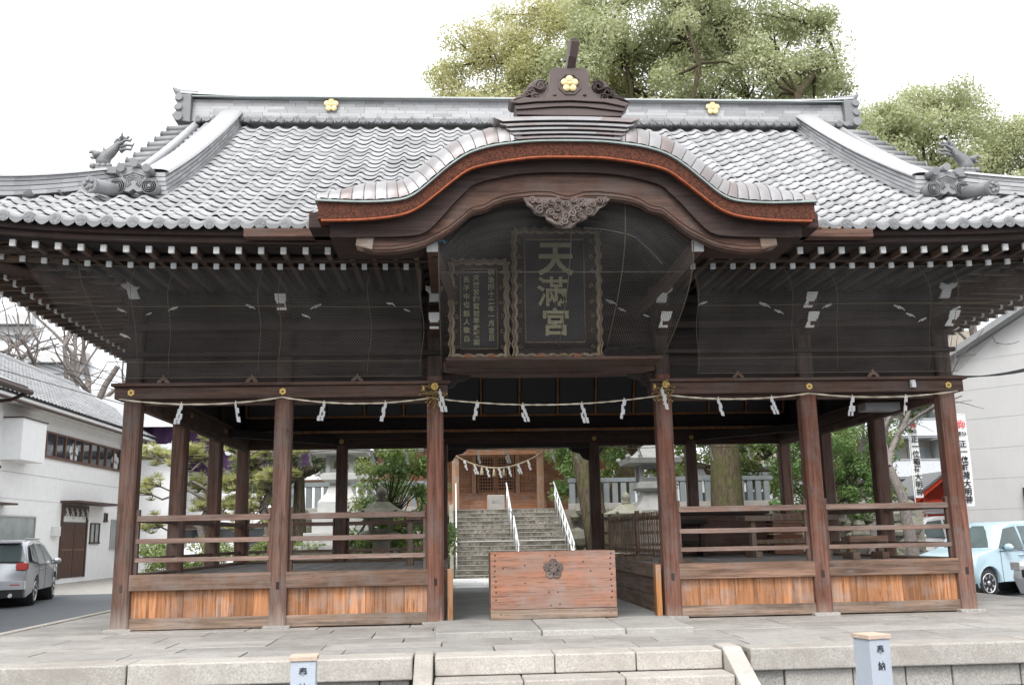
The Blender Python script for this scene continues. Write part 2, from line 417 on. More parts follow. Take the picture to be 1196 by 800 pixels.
class MB:
    def __init__(s):
        s.v = []; s.f = []; s.m = []; s.r = []; s.sm = []; s.uv = {}
    def add(s, vs, fs, m=0, r=None, smooth=False):
        b = len(s.v)
        r = random.random() if r is None else r
        s.v.extend([tuple(p) for p in vs])
        for f in fs:
            s.f.append(tuple(i + b for i in f)); s.m.append(m); s.r.append(r); s.sm.append(smooth)
        return s
    def bx(s, x0, x1, y0, y1, z0, z1, m=0, r=None):
        vs = [(x, y, z) for x in (x0, x1) for y in (y0, y1) for z in (z0, z1)]
        fs = [(0, 1, 3, 2), (4, 6, 7, 5), (0, 4, 5, 1), (2, 3, 7, 6), (0, 2, 6, 4), (1, 5, 7, 3)]
        return s.add(vs, fs, m, r)
    def bar(s, a, b, w, h, m=0, up=(0, 0, 1), r=None):
        """rectangular bar from a to b, w across, h in the up direction, centred"""
        a = Vector(a); b = Vector(b); d = (b - a).normalized(); u = Vector(up)
        sd = d.cross(u)
        if sd.length < 1e-5: sd = d.cross(Vector((1, 0, 0)))
        sd.normalize(); u = sd.cross(d).normalized()
        vs = [p + sd * (w / 2) * i + u * (h / 2) * j for p in (a, b) for i in (-1, 1) for j in (-1, 1)]
        fs = [(0, 1, 3, 2), (4, 6, 7, 5), (0, 4, 5, 1), (2, 3, 7, 6), (0, 2, 6, 4), (1, 5, 7, 3)]
        return s.add(vs, fs, m, r)
    def tube(s, pts, rad, n=8, m=0, cap=True, r=None, smooth=True):
        pts = [Vector(p) for p in pts]
        if isinstance(rad, (int, float)): rad = [rad] * len(pts)
        vs = []; prev = None
        for i, p in enumerate(pts):
            d = (pts[min(i + 1, len(pts) - 1)] - pts[max(i - 1, 0)])
            if d.length < 1e-9: d = Vector((0, 0, 1))
            d.normalize()
            if prev is None:
                a = d.cross(Vector((0, 0, 1)))
                if a.length < 0.05: a = d.cross(Vector((1, 0, 0)))
            else:
                a = prev - d * prev.dot(d)
            a.normalize(); prev = a
            b = d.cross(a)
            for k in range(n):
                t = 2 * PI * k / n
                vs.append(p + (a * math.cos(t) + b * math.sin(t)) * rad[i])
        fs = []
        for i in range(len(pts) - 1):
            for k in range(n):
                k2 = (k + 1) % n
                fs.append((i * n + k, i * n + k2, (i + 1) * n + k2, (i + 1) * n + k))
        r = random.random() if r is None else r
        s.add(vs, fs, m, r, smooth)
        if cap:
            b = len(s.v) - len(vs)
            s.f.append(tuple(b + k for k in range(n))[::-1]); s.m.append(m); s.r.append(r); s.sm.append(False)
            e = b + (len(pts) - 1) * n
            s.f.append(tuple(e + k for k in range(n))); s.m.append(m); s.r.append(r); s.sm.append(False)
        return s
    def prism(s, poly, fn, m=0, r=None, mcap=None, smooth=False):
        """extrude outline; fn(a,b,t) with t 0/1 gives the world point"""
        n = len(poly)
        vs = [fn(a, b, 0) for a, b in poly] + [fn(a, b, 1) for a, b in poly]
        r = random.random() if r is None else r
        s.add(vs, [(i, (i + 1) % n, (i + 1) % n + n, i + n) for i in range(n)], m, r, smooth)
        b = len(s.v) - 2 * n
        mc = m if mcap is None else mcap
        s.f.append(tuple(b + i for i in range(n))[::-1]); s.m.append(mc); s.r.append(r); s.sm.append(False)
        s.f.append(tuple(b + n + i for i in range(n))); s.m.append(mc); s.r.append(r); s.sm.append(False)
        return s
    def xz(s, poly, y0, y1, m=0, r=None, mcap=None):
        return s.prism(poly, lambda a, b, t: (a, y0 + (y1 - y0) * t, b), m, r, mcap)
    def yz(s, poly, x0, x1, m=0, r=None, mcap=None):
        return s.prism(poly, lambda a, b, t: (x0 + (x1 - x0) * t, a, b), m, r, mcap)
    def xy(s, poly, z0, z1, m=0, r=None, mcap=None):
        return s.prism(poly, lambda a, b, t: (a, b, z0 + (z1 - z0) * t), m, r, mcap)
    def lathe(s, prof, c=(0, 0, 0), n=16, m=0, axis='z', r=None, smooth=True, ph=0.0):
        vs = []
        for rr, h in prof:
            for k in range(n):
                t = 2 * PI * k / n + ph
                a, b = rr * math.cos(t), rr * math.sin(t)
                p = {'z': (a, b, h), 'y': (a, h, b), 'x': (h, a, b)}[axis]
                vs.append((c[0] + p[0], c[1] + p[1], c[2] + p[2]))
        fs = []
        for i in range(len(prof) - 1):
            for k in range(n):
                k2 = (k + 1) % n
                fs.append((i * n + k, i * n + k2, (i + 1) * n + k2, (i + 1) * n + k))
        r = random.random() if r is None else r
        s.add(vs, fs, m, r, smooth)
        b = len(s.v) - len(vs)
        if prof[0][0] > 1e-4:
            s.f.append(tuple(b + k for k in range(n))[::-1]); s.m.append(m); s.r.append(r); s.sm.append(False)
        if prof[-1][0] > 1e-4:
            e = b + (len(prof) - 1) * n
            s.f.append(tuple(e + k for k in range(n))); s.m.append(m); s.r.append(r); s.sm.append(False)
        return s
    def disc(s, c, rad, depth, axis='y', n=12, m=0, r=None):
        return s.lathe([(rad, -depth / 2), (rad, depth / 2)], c, n, m, axis, r, smooth=False)
    def grid(s, fn, nu, nv, m=0, r=None, smooth=True, closed=False):
        vs = [fn(i / nu, j / nv) for i in range(nu + 1) for j in range(nv + 1)]
        fs = [(i * (nv + 1) + j, (i + 1) * (nv + 1) + j, (i + 1) * (nv + 1) + j + 1, i * (nv + 1) + j + 1)
              for i in range(nu) for j in range(nv)]
        return s.add(vs, fs, m, r, smooth)
    def ball(s, c, rx, ry=None, rz=None, n=8, m=0, r=None):
        ry = ry or rx; rz = rz or rx
        vs = []; k = n // 2
        for i in range(k + 1):
            a = PI * i / k
            for j in range(n):
                b = 2 * PI * j / n
                vs.append((c[0] + rx * math.sin(a) * math.cos(b), c[1] + ry * math.sin(a) * math.sin(b), c[2] + rz * math.cos(a)))
        fs = [(i * n + j, (i + 1) * n + j, (i + 1) * n + (j + 1) % n, i * n + (j + 1) % n) for i in range(k) for j in range(n)]
        return s.add(vs, fs, m, r, True)
    def build(s, name, mats, parent=None, local=False, loc=None, bevel=0.0, fixn=True, sharp=None):
        if isinstance(mats, str): mats = [mats]
        off = Vector((0, 0, 0))
        if parent is not None and not local: off = WLOC.get(parent.name, Vector((0, 0, 0)))
        if loc is not None: off = off * 0 + Vector(loc)
        me = bpy.data.meshes.new(name)
        ox, oy, oz = off
        me.from_pydata([(x - ox, y - oy, z - oz) for x, y, z in s.v], [], s.f)
        for k in mats: me.materials.append(MT[k])
        me.polygons.foreach_set('material_index', s.m)
        me.polygons.foreach_set('use_smooth', s.sm)
        at = me.attributes.new('rnd', 'FLOAT', 'FACE')
        at.data.foreach_set('value', s.r)
        if s.uv:
            uvl = me.uv_layers.new(name='UVMap')
            uvl.data.foreach_set('uv', s.uv['uv'])
        me.update()
        if fixn:
            bm = bmesh.new(); bm.from_mesh(me)
            bmesh.ops.recalc_face_normals(bm, faces=bm.faces)
            bm.to_mesh(me); bm.free()
        if sharp is not None: me.set_sharp_from_angle(angle=R(sharp))
        o = bpy.data.objects.new(name, me)
        COL.objects.link(o)
        if parent is not None:
            o.parent = parent
            if loc is not None: o.location = Vector(loc) - WLOC.get(parent.name, Vector((0, 0, 0)))
            WLOC[o.name] = off if not local else Vector((0, 0, 0))
        else:
            if loc is not None: o.location = loc
            WLOC[o.name] = Vector(loc) if loc is not None else Vector((0, 0, 0))
        if bevel:
            b = o.modifiers.new('bevel', 'BEVEL'); b.width = bevel; b.segments = 2
            b.limit_method = 'ANGLE'; b.angle_limit = R(50); b.harden_normals = False
        return o

def tag(o, label=None, cat=None, group=None, kind=None):
    if label: o['label'] = label
    if cat: o['category'] = cat
    if group: o['group'] = group
    if kind: o['kind'] = kind
    return o

def thing(name, label, cat, loc=(0, 0, 0), rotz=0.0, group=None):
    o = bpy.data.objects.new(name, None)
    COL.objects.link(o)
    o.location = loc; o.rotation_euler = (0, 0, rotz)
    o.empty_display_size = 0.2
    WLOC[o.name] = Vector(loc)
    return tag(o, label, cat, group)

def struct(name, mb, mats, **k):
    o = mb.build(name, mats, **k); o['kind'] = 'structure'
    return o

def copy_thing(root, loc, rotz=None, label=None):
    def cp(o, par):
        c = o.copy(); COL.objects.link(c)
        c.parent = par
        for ch in [x for x in bpy.data.objects if x.parent == o]: cp(ch, c)
        return c
    c = cp(root, None)
    c.location = loc
    if rotz is not None: c.rotation_euler = (0, 0, rotz)
    if label: c['label'] = label
    return c

def lettering(name, txt, size, thick, mat, parent, loc, rot=(PI / 2, 0, 0), bold=0.0, line=1.0, xs=1.0, align='CENTER', local=False):
    cu = bpy.data.curves.new(name, 'FONT')
    cu.body = txt; cu.size = size; cu.extrude = thick; cu.offset = bold
    cu.align_x = align; cu.align_y = 'TOP'; cu.space_line = line
    cu.resolution_u = 3
    ob = bpy.data.objects.new('tmp_lettering', cu)
    COL.objects.link(ob)
    dg = bpy.context.evaluated_depsgraph_get()
    me = bpy.data.meshes.new_from_object(ob.evaluated_get(dg))
    bpy.data.objects.remove(ob); bpy.data.curves.remove(cu)
    me.name = name
    me.materials.clear(); me.materials.append(MT[mat])
    me.transform(Matrix.Diagonal((xs, 1, 1, 1)))
    o = bpy.data.objects.new(name, me)
    COL.objects.link(o)
    off = WLOC.get(parent.name, Vector((0, 0, 0))) if (parent is not None and not local) else Vector((0, 0, 0))
    o.parent = parent
    o.location = Vector(loc) - off
    o.rotation_euler = rot
    return o

def spiral(mb, c, rad, turns=1.6, th=0.012, y=0.0, start=0.0, hand=1, m=0, n=18, plane='xz'):
    pts = []
    for i in range(n + 1):
        t = i / n
        a = start + hand * turns * 2 * PI * t
        rr = rad * (1 - 0.86 * t)
        pts.append((c[0] + rr * math.cos(a), c[1] + y, c[2] + rr * math.sin(a)))
    mb.tube(pts, [th * (1 - 0.35 * i / n) for i in range(n + 1)], 6, m)

def interp(tab, x):
    x = abs(x)
    if x <= tab[0][0]: return tab[0][1]
    for (a, b), (c, d) in zip(tab, tab[1:]):
        if x <= c: return b + (d - b) * (x - a) / (c - a)
    return tab[-1][1]
def smooth_tab(tab, n=48):
    """Catmull-Rom through the points, resampled by x"""
    out = []
    P = [tab[0]] + list(tab) + [tab[-1]]
    P[0] = (-tab[1][0], tab[1][1])
    per = max(2, n // (len(tab) - 1))
    for i in range(1, len(P) - 2):
        p0, p1, p2, p3 = P[i - 1], P[i], P[i + 1], P[i + 2]
        for k in range(per):
            t = k / per
            q = [0.5 * ((2 * p1[j]) + (-p0[j] + p2[j]) * t + (2 * p0[j] - 5 * p1[j] + 4 * p2[j] - p3[j]) * t * t +
                        (-p0[j] + 3 * p1[j] - 3 * p2[j] + p3[j]) * t ** 3) for j in (0, 1)]
            out.append(tuple(q))
    out.append(tab[-1])
    return out
# ================================================================== SETTING
PX = [-4.81, -3.10, -1.35, 1.35, 3.10, 4.81]
PY = [0.0, 1.94, 3.88, 5.82]

g = MB(); g.add([(-400, -60, -0.45), (400, -60, -0.45), (400, 900, -0.45), (-400, 900, -0.45)], [(0, 1, 2, 3)])
struct('road', g, 'asphalt')
g = MB(); g.add([(-15.9, 17.5, -0.446), (-7.2, 17.5, -0.446), (-7.2, 60, -0.446), (-15.9, 60, -0.446)], [(0, 1, 2, 3)])
struct('gravel_ground', g, 'gravel')
g = MB(); g.bx(-7.0, 7.6, 7.06, 60, -0.6, -0.1)
struct('courtyard_ground', g, 'soil')
g = MB()
y = 7.08
while y < 13.2:
    x = -1.9 + random.uniform(-.3, 0)
    while x < 2.2:
        l = random.uniform(.7, 1.0)
        g.bx(x, x + l - .012, y, y + .58, -.1, -.06 + random.uniform(0, .004)); x += l
    y += .595
struct('courtyard_path', g, 'white_granite')

# stone platform under the pavilion: core, paving slabs, coping
g = MB(); g.bx(-6.0, 6.5, -2.95, 7.0, -0.6, -0.035)
struct('platform_ground', g, 'joint')
g = MB()
y = -2.72
row = 0
while y < 7.0:
    d = random.choice((.42, .5, .56)) if y < 0 else .62
    d = min(d, 7.0 - y)
    x = -6.02 - random.uniform(0, .5) * 0 - .0
    while x < 6.5:
        l = random.uniform(.75, 1.35)
        x1 = min(x + l, 6.5)
        if 6.5 - x1 < .4: x1 = 6.5
        g.bx(x + .006, x1 - .006, y + .006, y + d - .006, -.10, random.uniform(-.003, .003)); x = x1
    y += d
pv = struct('platform_paving', g, 'paving', bevel=0.004)
g = MB()
def coping(x0, x1, cuts):
    xs = [x0] + cuts + [x1]
    for a, b in zip(xs, xs[1:]):
        g.bx(a + .006, b - .006, -3.05, -2.725, -.17 + random.uniform(-.005, .005), .004 + random.uniform(-.004, .004))
coping(-6.14, -1.47, [-5.6, -3.74])
coping(1.30, 6.6, [3.72, 5.5])
struct('platform_kerb', g, 'granite', bevel=0.012)
g = MB()
for s in (-6.14,):
    yy = -2.7
    while yy < 14:
        g.bx(s, s + .12, yy, yy + 1.18, -.3, .012); yy += 1.2
struct('side_kerb', g, 'granite', bevel=0.01)
g = MB(); g.bx(6.505, 6.62, -2.7, 7.0, -.5, .0)
struct('right_kerb', g, 'granite', bevel=0.01)

# pavement left of the pavilion falls away to the road, seen as a dark road strip beyond the kerb
rw = thing('retaining_wall', 'low grey stone retaining wall below the pale kerb stones at the front', 'stone wall', (0, -3.0, -.5))
def wall_blocks(x0, x1):
    z = -.175; k = 0
    m = MB()
    for zz in (-.36, -.6):
        x = x0 + (0.0 if k % 2 else -.3)
        while x < x1:
            l = random.uniform(.38, .62)
            a, b = max(x, x0), min(x + l, x1)
            if b - a > .05: m.bx(a + .005, b - .005, -2.99 + random.uniform(-.01, .01), -2.8, zz + .004, z - .003)
            x += l
        z = zz; k += 1
    m.build('stone_course', 'walling', rw, bevel=0.012)
wall_blocks(-6.12, -1.5); wall_blocks(1.33, 6.6)

st = thing('stone_steps', 'pale granite front steps between two stone cheeks, leading up to the offering box', 'steps', (0, -3.0, -.45))
for k, (zt, y0, y1) in enumerate([(.0, -3.06, -2.725), (-.15, -3.40, -3.07), (-.30, -3.74, -3.41)]):
    m = MB()
    cuts = [[-1.30, -.32 + .5 * k, .35, 1.07], [-1.30, -.6, .2, 1.07], [-1.30, 0, 1.07]][k]
    for a, b in zip(cuts, cuts[1:]): m.bx(a + .004, b - .004, y0, y1, zt - .15, zt)
    m.build('step', 'granite', st, bevel=0.012)
for x0, x1 in ((-1.46, -1.31), (1.08, 1.24)):
    m = MB()
    m.yz([(-2.74, .02), (-3.02, .02), (-4.0, -.44), (-4.0, -.6), (-2.74, -.6)], x0, x1)
    m.build('cheek_stone', 'granite', st, bevel=0.012)
th = MB()
th.bx(-1.32, -.3, -1.62, -.25, -.05, .055); th.bx(-.29, .52, -1.62, -.25, -.05, .055); th.bx(.53, 1.2, -1.60, -.25, -.05, .052)
tag(th.build('threshold_slab', 'slabtop', bevel=0.012, loc=(0, -1, 0)), 'low pale stone threshold slab in front of the offering box', 'stone slab')

# ================================================================== PAVILION
pav = thing('shrine_pavilion', 'large dark wooden shrine pavilion with grey tiled roof and undulating front gable', 'shrine', (0, 0, 0))
g = MB(); g.bx(-1.24, 1.24, -.24, 7.0, -.02, .035)
g.build('passage_floor', 'concrete', pav)

# posts
def post(x, y, mat='post', h=3.72, wdt=.19, base=True):
    m = MB(); c = .022; a = wdt / 2
    poly = [(-a + c, -a), (a - c, -a), (a, -a + c), (a, a - c), (a - c, a), (-a + c, a), (-a, a - c), (-a, -a + c)]
    m.prism([(x + p, y + q) for p, q in poly], lambda u, v, t: (u, v, .03 + t * (2.80 - .03)) if abs(x) < 1.4 and y == 0 else (u, v, .03 + t * (2.69 - .03)))
    o = m.build('post', mat, pav)
    u_ = MB(); u_.prism([(x + p * .985, y + q * .985) for p, q in poly], lambda u, v, t: (u, v, 2.742 + t * (3.72 - 2.742))); u_.build('upper_post', 'dark_z', pav)  # upper post is a darker copy, shade behind the netting painted in
    if base:
        b = MB(); b.bx(x - .15, x + .15, y - .15, y + .15, -.02, .032); b.build('base_stone', 'walling', o, bevel=.01)
    # pegged mortises seen on the front posts
    if y == 0:
        q = MB(); q.bx(x - .018, x + .018, y - a - .004, y - a + .02, .42, .50); q.build('peg', 'dark_z', o)
    return o
for i, x in enumerate(PX):
    post(x, 0, 'post_red' if i >= 2 else 'post')
    post(x, PY[3], 'post')
for x in (PX[0], PX[5]):
    for y in PY[1:3]: post(x, y)

# base frame: ground planks, planked panels, sills, floors, rails (front, both sides, back and both sides of the passage)
def bay_x(x0, x1, yf, sgn, rail=True, mats=('base', 'panel', 'sill', 'rail')):
    """a bay that runs in x; sgn -1 faces the front"""
    a, b = x0 + .096, x1 - .096
    y = yf + sgn * .055
    o = MB(); o.bx(a - .03, b + .03, min(y, y - sgn * .07), max(y, y - sgn * .07), .012, .135); o.build('ground_plank', mats[0], pav, bevel=.006)
    m = MB(); n = random.choice((7, 8, 9)); xs = [a + (b - a) * k / n + (random.uniform(-.03, .03) if 0 < k < n else 0) for k in range(n + 1)]
    for p, q in zip(xs, xs[1:]):
        m.bx(p + .0015, q - .0015, yf - .014, yf + .014 + random.uniform(0, .004), .13, .44)
    m.build('plank_panel', mats[1], pav)
    o = MB(); y = yf + sgn * .085; o.bx(a - .035, b + .035, min(y, y - sgn * .15), max(y, y - sgn * .15), .43, .605); o.build('sill', mats[2], pav, bevel=.008)
    if rail:
        for z0, z1, d in ((1.185, 1.25, .05), (.94, .995, .042), (.735, .785, .042)):
            r = MB(); yy = yf
            r.prism([(-d, 0), (-d * .75, z1 - z0), (d * .75, z1 - z0), (d, 0)], lambda u, v, t: (a + .02 + (b - a - .04) * t, yy + u, z0 + v))
            r.build('rail', mats[3], pav, bevel=.006)
        for x in (a + .022, b - .022):
            r = MB(); r.bx(x - .022, x + .022, yf - .03, yf + .03, .6, 1.32); r.build('rail_post', 'post', pav, bevel=.006)
def bay_y(xf, y0, y1, sgn, rail=True):
    a, b = y0 + .096, y1 - .096
    x = xf + sgn * .055
    o = MB(); o.bx(min(x, x - sgn * .07), max(x, x - sgn * .07), a - .03, b + .03, .012, .135); o.build('ground_plank', 'sill_y', pav, bevel=.006)
    m = MB(); n = 8; ys = [a + (b - a) * k / n for k in range(n + 1)]
    for p, q in zip(ys, ys[1:]): m.bx(xf - .014, xf + .014, p + .0015, q - .0015, .13, .44)
    m.build('plank_panel', 'panel', pav)
    o = MB(); x = xf + sgn * .085; o.bx(min(x, x - sgn * .15), max(x, x - sgn * .15), a - .035, b + .035, .43, .605); o.build('sill', 'sill_y', pav, bevel=.008)
    if rail:
        for z0, z1, d in ((1.185, 1.25, .05), (.94, .995, .042), (.735, .785, .042)):
            r = MB(); r.prism([(-d, 0), (-d * .75, z1 - z0), (d * .75, z1 - z0), (d, 0)], lambda u, v, t: (xf + u, a + .02 + (b - a - .04) * t, z0 + v))
            r.build('rail', 'rail_y', pav, bevel=.006)
for i in (0, 1, 3, 4):
    bay_x(PX[i], PX[i + 1], 0, -1)
    bay_x(PX[i], PX[i + 1], PY[3], 1)
for x, s in ((PX[0], -1), (PX[5], 1)):
    for a, b in zip(PY, PY[1:]): bay_y(x, a, b, s)
for s in (-1, 1):          # passage sides: boards under the raised floors, with an orange end board
    xf = s * 1.27
    m = MB()
    for z0, z1, d in ((.02, .22, .0), (.225, .43, .0), (.435, .60, .03)):
        m.bx(xf - .02 - (d if s > 0 else 0), xf + .02 + (d if s < 0 else 0), .1, 5.72, z0, z1)
    m.build('passage_board', 'sill_y', pav, bevel=.004)
    m = MB(); m.bx(s * 1.185 - .03, s * 1.185 + .03, -.09, .05, .03, .60); m.build('end_board', 'orange_w', pav, bevel=.004)
    m = MB()
    x = s * 1.25
    while abs(x) < 4.74:
        x2 = x + s * .16
        m.bx(min(x, x2) + .002, max(x, x2) - .002, .09, 5.74, .53, .565 + random.uniform(0, .002)); x = x2
    m.build('raised_floor', 'floorw', pav)

# head beams
def beam_x(x0, x1, y, z0=2.56, z1=2.70, t=.26):
    m = MB(); m.bx(x0, x1, y - t / 2, y + t / 2, z0, z1); m.build('head_beam', 'beam', pav, bevel=.01)
    m = MB(); m.bx(x0 - .03, x1 + .03, y - t / 2 - .05, y + t / 2 + .05, z1 + .001, z1 + .038); m.build('plate_board', 'beam', pav, bevel=.006)
for x0, x1 in ((-5.0, -1.2), (1.2, 5.0)): beam_x(x0, x1, 0)
beam_x(-5.0, 5.0, PY[3])
for x in (PX[0], PX[5]):
    m = MB(); m.bx(x - .125, x + .125, .135, PY[3] - .135, 2.555, 2.70); m.build('head_beam', 'beam_y', pav, bevel=.01)
    m = MB(); m.bx(x - .175, x + .175, .185, PY[3] - .185, 2.701, 2.738); m.build('plate_board', 'beam_y', pav, bevel=.006)
    # inner lower tie seen under the side beams
    m = MB(); s = 1 if x < 0 else -1
    m.bx(x + s * .02, x + s * .10, .14, PY[3] - .14, 2.45, 2.552); m.build('tie_beam', 'rail_y', pav, bevel=.006)
for x0, x1 in ((PX[0], PX[1]), (PX[1], PX[2]), (PX[3], PX[4]), (PX[4], PX[5])):
    for y in (0.04, PY[3] - .04):
        m = MB(); m.bx(x0 + .1, x1 - .1, y - .05, y + .05, 2.50, 2.557); m.build('tie_beam', 'beam', pav, bevel=.006)
# centre lintel, higher than the side beams
m = MB()
m.xz([(-1.25, 2.84), (-1.08, 2.815), (-.6, 2.805), (.6, 2.805), (1.08, 2.815), (1.25, 2.84), (1.25, 2.97), (-1.25, 2.97)], -.12, .12)
m.build('lintel', 'beam', pav, bevel=.01)
for s in (-1, 1):
    m = MB()
    m.xz([(s * 1.25, 2.83), (s * .93, 2.81), (s * 1.0, 2.76), (s * 1.08, 2.75), (s * 1.12, 2.69), (s * 1.19, 2.67), (s * 1.25, 2.60)], -.05, .05)
    spiral(m, (s * 1.13, -.055, 2.765), .045, 1.4, .007)
    m.build('lintel_bracket', 'dark', pav)
m = MB(); m.bx(-1.25, 1.25, 5.70, 5.92, 2.48, 2.56); m.build('back_lintel', 'dark', pav)
for s in (-1, 1):
    m = MB(); m.xz([(s * 1.25, 2.47), (s * .9, 2.47), (s * .98, 2.40), (s * 1.1, 2.37), (s * 1.16, 2.28), (s * 1.25, 2.25)], 5.78, 5.86); m.build('back_bracket', 'dark', pav)

# gold hexagonal nail covers
def nailcover(x, y, z, ny, par, axis='y'):
    m = MB()
    if axis == 'y':
        for k in range(6):
            a = PI / 3 * k + PI / 6
            m.ball((x + .027 * math.cos(a), y, z + .027 * math.sin(a)), .016, .008, .016, 8)
        m.disc((x, y, z), .036, .012, 'y', 6)
        m.ball((x, y + ny * .008, z), .016, .014, .016, 8, 1)
    else:
        m.disc((x, y, z), .036, .012, 'x', 6); m.ball((x + ny * .008, y, z), .02, .02, .02, 8, 1)
    return m.build('nail_cover', ['gold', 'brass'], par)
for x in (PX[0], PX[1], PX[4], PX[5]): nailcover(x, -.138, 2.632, -1, pav)
for x in (PX[1], PX[2], PX[3], PX[4]): nailcover(x, PY[3] - .138, 2.625, -1, pav)
for s, x in ((1, PX[0] + .13), (-1, PX[5] - .13)):
    for y in PY[1:3]: nailcover(x, y, 2.63, s, pav, 'x')

# upper walls: boards between the head beam and the eaves, on all four sides
def wall_boards(fn, a0, a1, z0, z1, mat, name='upper_wall'):
    m = MB(); z = z0
    while z < z1 - .01:
        h = min(random.uniform(.17, .24), z1 - z)
        m.add(*fn(a0, a1, z + .002, z + h - .002, random.uniform(0, .006))); z += h
    return m.build(name, mat, pav)
def fx(y):
    def f(a0, a1, z0, z1, d):
        vs = [(x, yy, z) for x in (a0, a1) for yy in (y - .015 - d, y + .02) for z in (z0, z1)]
        return vs, [(0, 1, 3, 2), (4, 6, 7, 5), (0, 4, 5, 1), (2, 3, 7, 6), (0, 2, 6, 4), (1, 5, 7, 3)]
    return f
def fy(x):
    def f(a0, a1, z0, z1, d):
        vs = [(xx, yy, z) for xx in (x - .015 - d, x + .015 + d) for yy in (a0, a1) for z in (z0, z1)]
        return vs, [(0, 1, 3, 2), (4, 6, 7, 5), (0, 4, 5, 1), (2, 3, 7, 6), (0, 2, 6, 4), (1, 5, 7, 3)]
    return f
for x0, x1 in zip(PX, PX[1:]):
    if x0 != PX[2]:
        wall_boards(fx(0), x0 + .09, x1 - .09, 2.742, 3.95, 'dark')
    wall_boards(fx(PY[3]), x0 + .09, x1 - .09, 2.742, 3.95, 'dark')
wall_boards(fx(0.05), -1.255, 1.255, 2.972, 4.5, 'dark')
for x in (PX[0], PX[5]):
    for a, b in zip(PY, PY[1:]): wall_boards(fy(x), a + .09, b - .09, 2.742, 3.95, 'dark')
for x0, x1 in ((-4.95, -1.26), (1.26, 4.95)):
    for z0, z1, d in ((3.05, 3.10, .045), (3.36, 3.43, .06), (3.66, 3.74, .13)):
        m = MB(); m.bx(x0, x1, -.095 - d, -.096 + .04, z0, z1); m.build('wall_rail', 'dark', pav, bevel=.006)
for x in (PX[0], PX[5]):
    for z0, z1, d in ((3.36, 3.43, .06), (3.66, 3.74, .13)):
        s = -1 if x < 0 else 1
        m = MB(); m.bx(min(x + s * .05, x + s * (.1 + d)), max(x + s * .05, x + s * (.1 + d)), 0, PY[3], z0, z1); m.build('wall_rail', 'beam_y', pav)
# little frog-leg struts standing on the plate board
for x in (-4.46, -3.46, -2.25, 2.25, 3.9, -.0):
    if abs(x) < .1: continue
    m = MB()
    m.xz([(x - .075, 2.74), (x - .06, 2.775), (x - .02, 2.80), (x, 2.84), (x + .02, 2.80), (x + .06, 2.775), (x + .075, 2.74), (x + .03, 2.745), (x, 2.775), (x - .03, 2.745)], -.135, -.10)
    m.build('frog_leg_strut', 'rail', pav)

# bracket arms with white painted noses
def bracket(x, tiers, lean=0.0):
    for zt, kind in tiers:
        m = MB()
        if kind == 'nose':     # boat arm coming forward, ogee end painted white
            prof = [(-.10, zt), (-.46, zt), (-.49, zt - .035), (-.46, zt - .07), (-.49, zt - .11), (-.44, zt - .155), (-.36, zt - .175), (-.10, zt - .175)]
            m.yz(prof, x - .045, x + .045)
            w2 = [(x - .05, zt + .0), (x + .05, zt + .0), (x + .05, zt - .16), (x - .05, zt - .16)]
            m.prism([(-.053, .003), (.053, .003), (.05, -.075), (.04, -.08), (.045, -.16), (-.045, -.16), (-.04, -.08), (-.05, -.075)],
                    lambda u, v, t: (x + u + lean * v, -.475 - .02 * (1 - t) + (.05 if v < -.1 else 0), zt + v), 1)
        else:                  # bearing block above a forked arm end
            m.bx(x - .06, x + .06, -.34, -.10, zt - .16, zt - .02)
            m.prism([(-.045, .10), (.045, .10), (.04, .02), (.085, .035), (.085, -.01), (.045, -.045), (.05, -.14), (-.05, -.14), (-.045, -.045), (-.085, -.01), (-.085, .035), (-.04, .02)],
                    lambda u, v, t: (x + u + lean * v, -.40 + .035 * t, zt + v), 1)
        m.v = [(x + (v_[0] - x) * 1.18, v_[1], zt + (v_[2] - zt) * 1.1) for v_ in m.v]
        m.build('bracket_arm', ['beam_y', 'white'], pav)
bracket(PX[0], [(3.83, 'fork')], -.35)
bracket(PX[1], [(3.70, 'nose')], -.1)
bracket(PX[2], [(3.78, 'fork'), (3.47, 'nose')])
bracket(PX[3], [(3.76, 'fork'), (3.47, 'nose')], .25)
bracket(PX[4], [(3.70, 'nose'), (3.46, 'nose')], .3)
bracket(PX[5], [(3.80, 'fork'), (3.47, 'nose')], .4)
# small white brush-stroke scrolls on the wall brackets
def stroke(x, z, s, sz=1.0, y=-.20):
    m = MB()
    pts = [(0, 0), (.05, -.022), (.085, -.03), (.12, -.06)]
    rad = [.012, .021, .010, .003]
    m.tube([(x + s * a * sz, y, z + b * sz) for a, b in pts], [q * sz for q in rad], 6)
    m.ball((x - s * .002, y, z + .002), .018 * sz, .008, .015 * sz)
    return m
for k, (x, z, s, q) in enumerate([(-4.99, 3.60, 1, .8), (-4.33, 3.62, -1, .8), (-3.53, 3.64, 1, .8), (-2.69, 3.64, -1, .9), (-1.93, 3.68, 1, 1.), (-1.70, 3.58, 1, .55),
                                   (-4.94, 3.30, 1, .9), (-2.88, 3.52, 1, .7), (-4.62, 3.55, -1, .5),
                                   (1.90, 3.66, -1, .9), (2.56, 3.64, 1, 1.), (2.74, 3.55, 1, .8), (3.42, 3.62, -1, .9), (4.22, 3.60, 1, 1.), (4.36, 3.50, 1, .8), (4.58, 3.44, -1, .8), (5.02, 3.58, -1, .9), (4.98, 3.32, -1, .7),
                                   (.70, 3.68, 1, 1.), (.84, 3.58, 1, .7), (1.14, 3.5, 1, .6)]):
    stroke(x, z, s, q).build('painted_scroll', 'white', pav)

